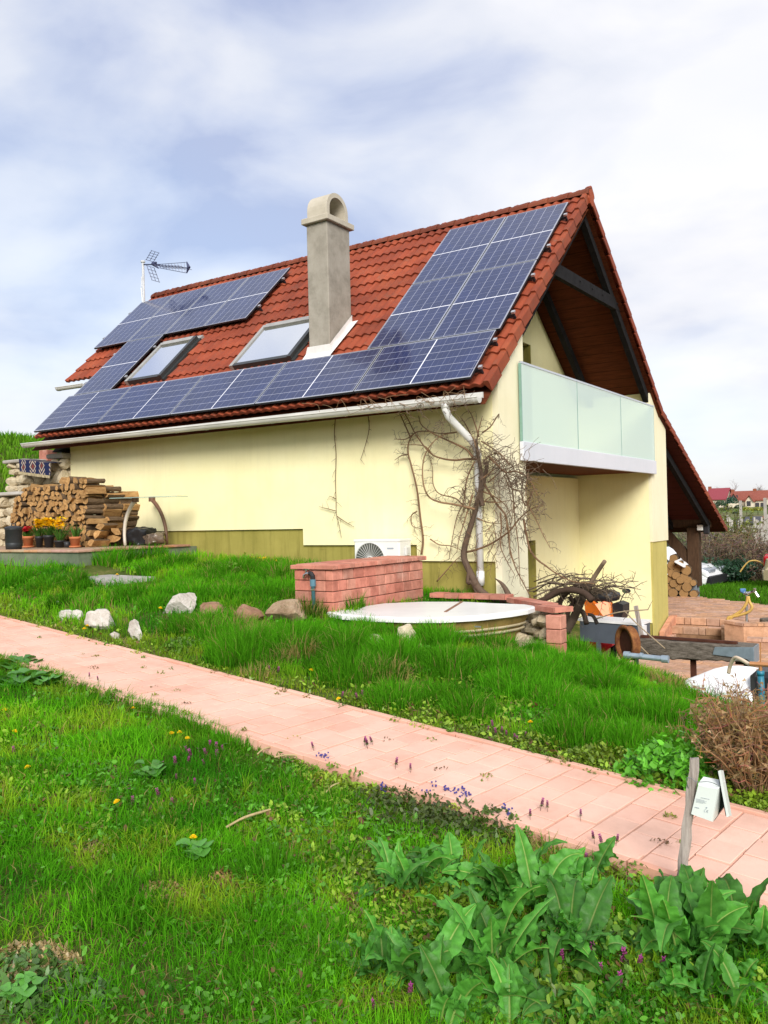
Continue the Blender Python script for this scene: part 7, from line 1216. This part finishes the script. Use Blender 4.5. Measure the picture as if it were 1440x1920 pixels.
gable_house('far_house', 'far house with orange red roof partly cut off at the right edge', 1441, 1470, 930, 942, 950, 310, 10, 'far_roof')
y = 92; a = ony(1388, 972, y); b = ony(1430, 972, y); sh = thing('dark_shed', 'long low shed with a flat dark roof across the field', 'shed', (a[0], y, a[2]-2)); m = MB(); z2 = ony(1388, 982, y)[2]; m.prism([(a[0], y, a[2]), (b[0], y, a[2]), (b[0], y-3, z2), (a[0], y-3, z2)], (0, 0, .2)); part('roof', m, 'shed_roof', sh); m = MB(); m.box((a[0]+.3, y-2.6, z2-2.5), (b[0]-.2, y, z2-.02)); part('wall', m, 'concrete_pale', sh)
q = ony(1436, 985, 85); sh = thing('brick_shed', 'small brick shed with orange roof at the right edge of the field', 'shed', q); m = MB(); l = ony(1428, 985, 85)[0]; zt2 = ony(1436, 973, 85)[2]; m.box((l, 85, q[2]-3), (l+.5, 88, zt2)); m.box((l+.501, 85.4, q[2]-3), (l+3, 88, zt2-.1)); part('wall', m, 'shed_brick', sh); m = MB(); m.prism([(l+.2, 84.4, zt2+.1), (l+4, 84.4, zt2-1.0), (l+4, 88.5, zt2-1.0), (l+.2, 88.5, zt2+.1)], (0, 0, .18)); part('roof', m, 'far_roof', sh)
for k, (px, y, hg) in enumerate(((1366, 310, 9), (1424, 315, 7), (1434, 318, 7.5), (1352, 320, 6))): q = ony(px, 940, y); bare_tree('bare_tree', ['bare tree between the two far houses', 'bare tree behind the right half of the red roofed far house', 'bare tree at the right end of the red roofed far house', 'bare tree behind the magenta roofed house'][k], (q[0], y, h1(q[0], y)-.2), hg*1.3, 80+k, (.30, .26, .25), 'bare trees around the far houses', 4, .22)
# ------------------------------------------------------------------ light and sky
SUN = np.array([.48, -.66, .48]); SUN /= np.linalg.norm(SUN)
sl = bpy.data.lights.new('sun', 'SUN'); sl.energy = 2.0; sl.angle = R(26); sl.color = (1, .955, .88); so = bpy.data.objects.new('sun', sl); COL.objects.link(so); so.rotation_euler = Vector(SUN).to_track_quat('Z', 'Y').to_euler()
w = bpy.data.worlds.new('World'); S.world = w; w.use_nodes = True; nt = w.node_tree; N_ = nt.nodes; bg = N_['Background']; wo = N_['World Output']
sk_ = N_.new('ShaderNodeTexSky'); sk_.sky_type = 'NISHITA'; sk_.sun_disc = False; sk_.sun_elevation = math.asin(SUN[2]); sk_.sun_rotation = math.atan2(SUN[0], SUN[1]); nt.links.new(sk_.outputs[0], bg.inputs[0]); bg.inputs[1].default_value = .10
tc = N_.new('ShaderNodeTexCoord'); sp = N_.new('ShaderNodeSeparateXYZ'); nt.links.new(tc.outputs['Generated'], sp.inputs[0])
def wm(op, a, b=0., c=None):
    x = N_.new('ShaderNodeMath'); x.operation = op
    for k, v in enumerate((a, b) if c is None else (a, b, c)):
        if hasattr(v, 'type'): nt.links.new(v, x.inputs[k])
        else: x.inputs[k].default_value = v
    return x.outputs[0]
zc_ = wm('ADD', wm('MAXIMUM', sp.outputs[2], 0.), .26); cx_ = wm('DIVIDE', sp.outputs[0], zc_); cy_ = wm('DIVIDE', sp.outputs[1], zc_); cb = N_.new('ShaderNodeCombineXYZ'); nt.links.new(cx_, cb.inputs[0]); nt.links.new(cy_, cb.inputs[1])
def wn(scale, det, dist=0., off=(0, 0, 0), sc=(1, 1, 1), sphere=False):
    mp = N_.new('ShaderNodeMapping'); mp.inputs['Location'].default_value = off; mp.inputs['Scale'].default_value = sc; mp.inputs['Rotation'].default_value = (0, 0, .5); nt.links.new(tc.outputs['Generated'] if sphere else cb.outputs[0], mp.inputs[0]); x = N_.new('ShaderNodeTexNoise'); x.inputs['Scale'].default_value = scale; x.inputs['Detail'].default_value = det; x.inputs['Roughness'].default_value = .5; x.inputs['Distortion'].default_value = dist; nt.links.new(mp.outputs[0], x.inputs['Vector']); return x.outputs['Fac']
def wr(f, stops):
    x = N_.new('ShaderNodeValToRGB'); e = x.color_ramp.elements
    for k, (p, c) in enumerate(stops):
        el = e[k] if k < 2 else e.new(p); el.position = p; el.color = tuple(c)+(1,) if len(c) == 3 else c
    nt.links.new(f, x.inputs[0]); return x.outputs[0]
cover = wr(wn(.75, 6, .4, (3.1, 1.7, 0)), [(.34, (.72, .72, .72)), (.60, (1, 1, 1))])
side = wm('MULTIPLY_ADD', sp.outputs[0], .34, .60); tone = wm('ADD', wm('ADD', wm('MULTIPLY', wn(1.15, 5, .3, (7.3, 4.2, 0), (1, 1.3, 1)), .62), wm('MULTIPLY', wn(3.6, 10, .25, (2.3, 9.2, 1.0), (1, 1, 2.1), True), .66)), wm('MULTIPLY', side, .30))
cloud = wr(tone, [(.63, (.57, .64, .88)), (.70, (.76, .815, .99)), (.785, (.97, .99, 1.07)), (.90, (1.14, 1.13, 1.16))])
hz_ = wr(sp.outputs[2], [(.0, (.80, .80, .80)), (.17, (0, 0, 0))]); mx = N_.new('ShaderNodeMix'); mx.data_type = 'RGBA'; nt.links.new(hz_, mx.inputs[0]); nt.links.new(cloud, mx.inputs[6]); mx.inputs[7].default_value = (.95, .93, 1.0, 1)
bg2 = N_.new('ShaderNodeBackground'); nt.links.new(mx.outputs[2], bg2.inputs[0]); bg2.inputs[1].default_value = .435; ms = N_.new('ShaderNodeMixShader'); nt.links.new(cover, ms.inputs[0]); nt.links.new(bg.outputs[0], ms.inputs[1]); nt.links.new(bg2.outputs[0], ms.inputs[2]); nt.links.new(ms.outputs[0], wo.inputs[0])
S.view_settings.view_transform = 'Standard'; S.view_settings.look = 'None'; S.view_settings.exposure = 1.06; S.view_settings.gamma = 1
S.cycles.max_bounces = 8; S.cycles.transparent_max_bounces = 12; S.cycles.use_denoising = True; S.cycles.caustics_reflective = False; S.cycles.caustics_refractive = False
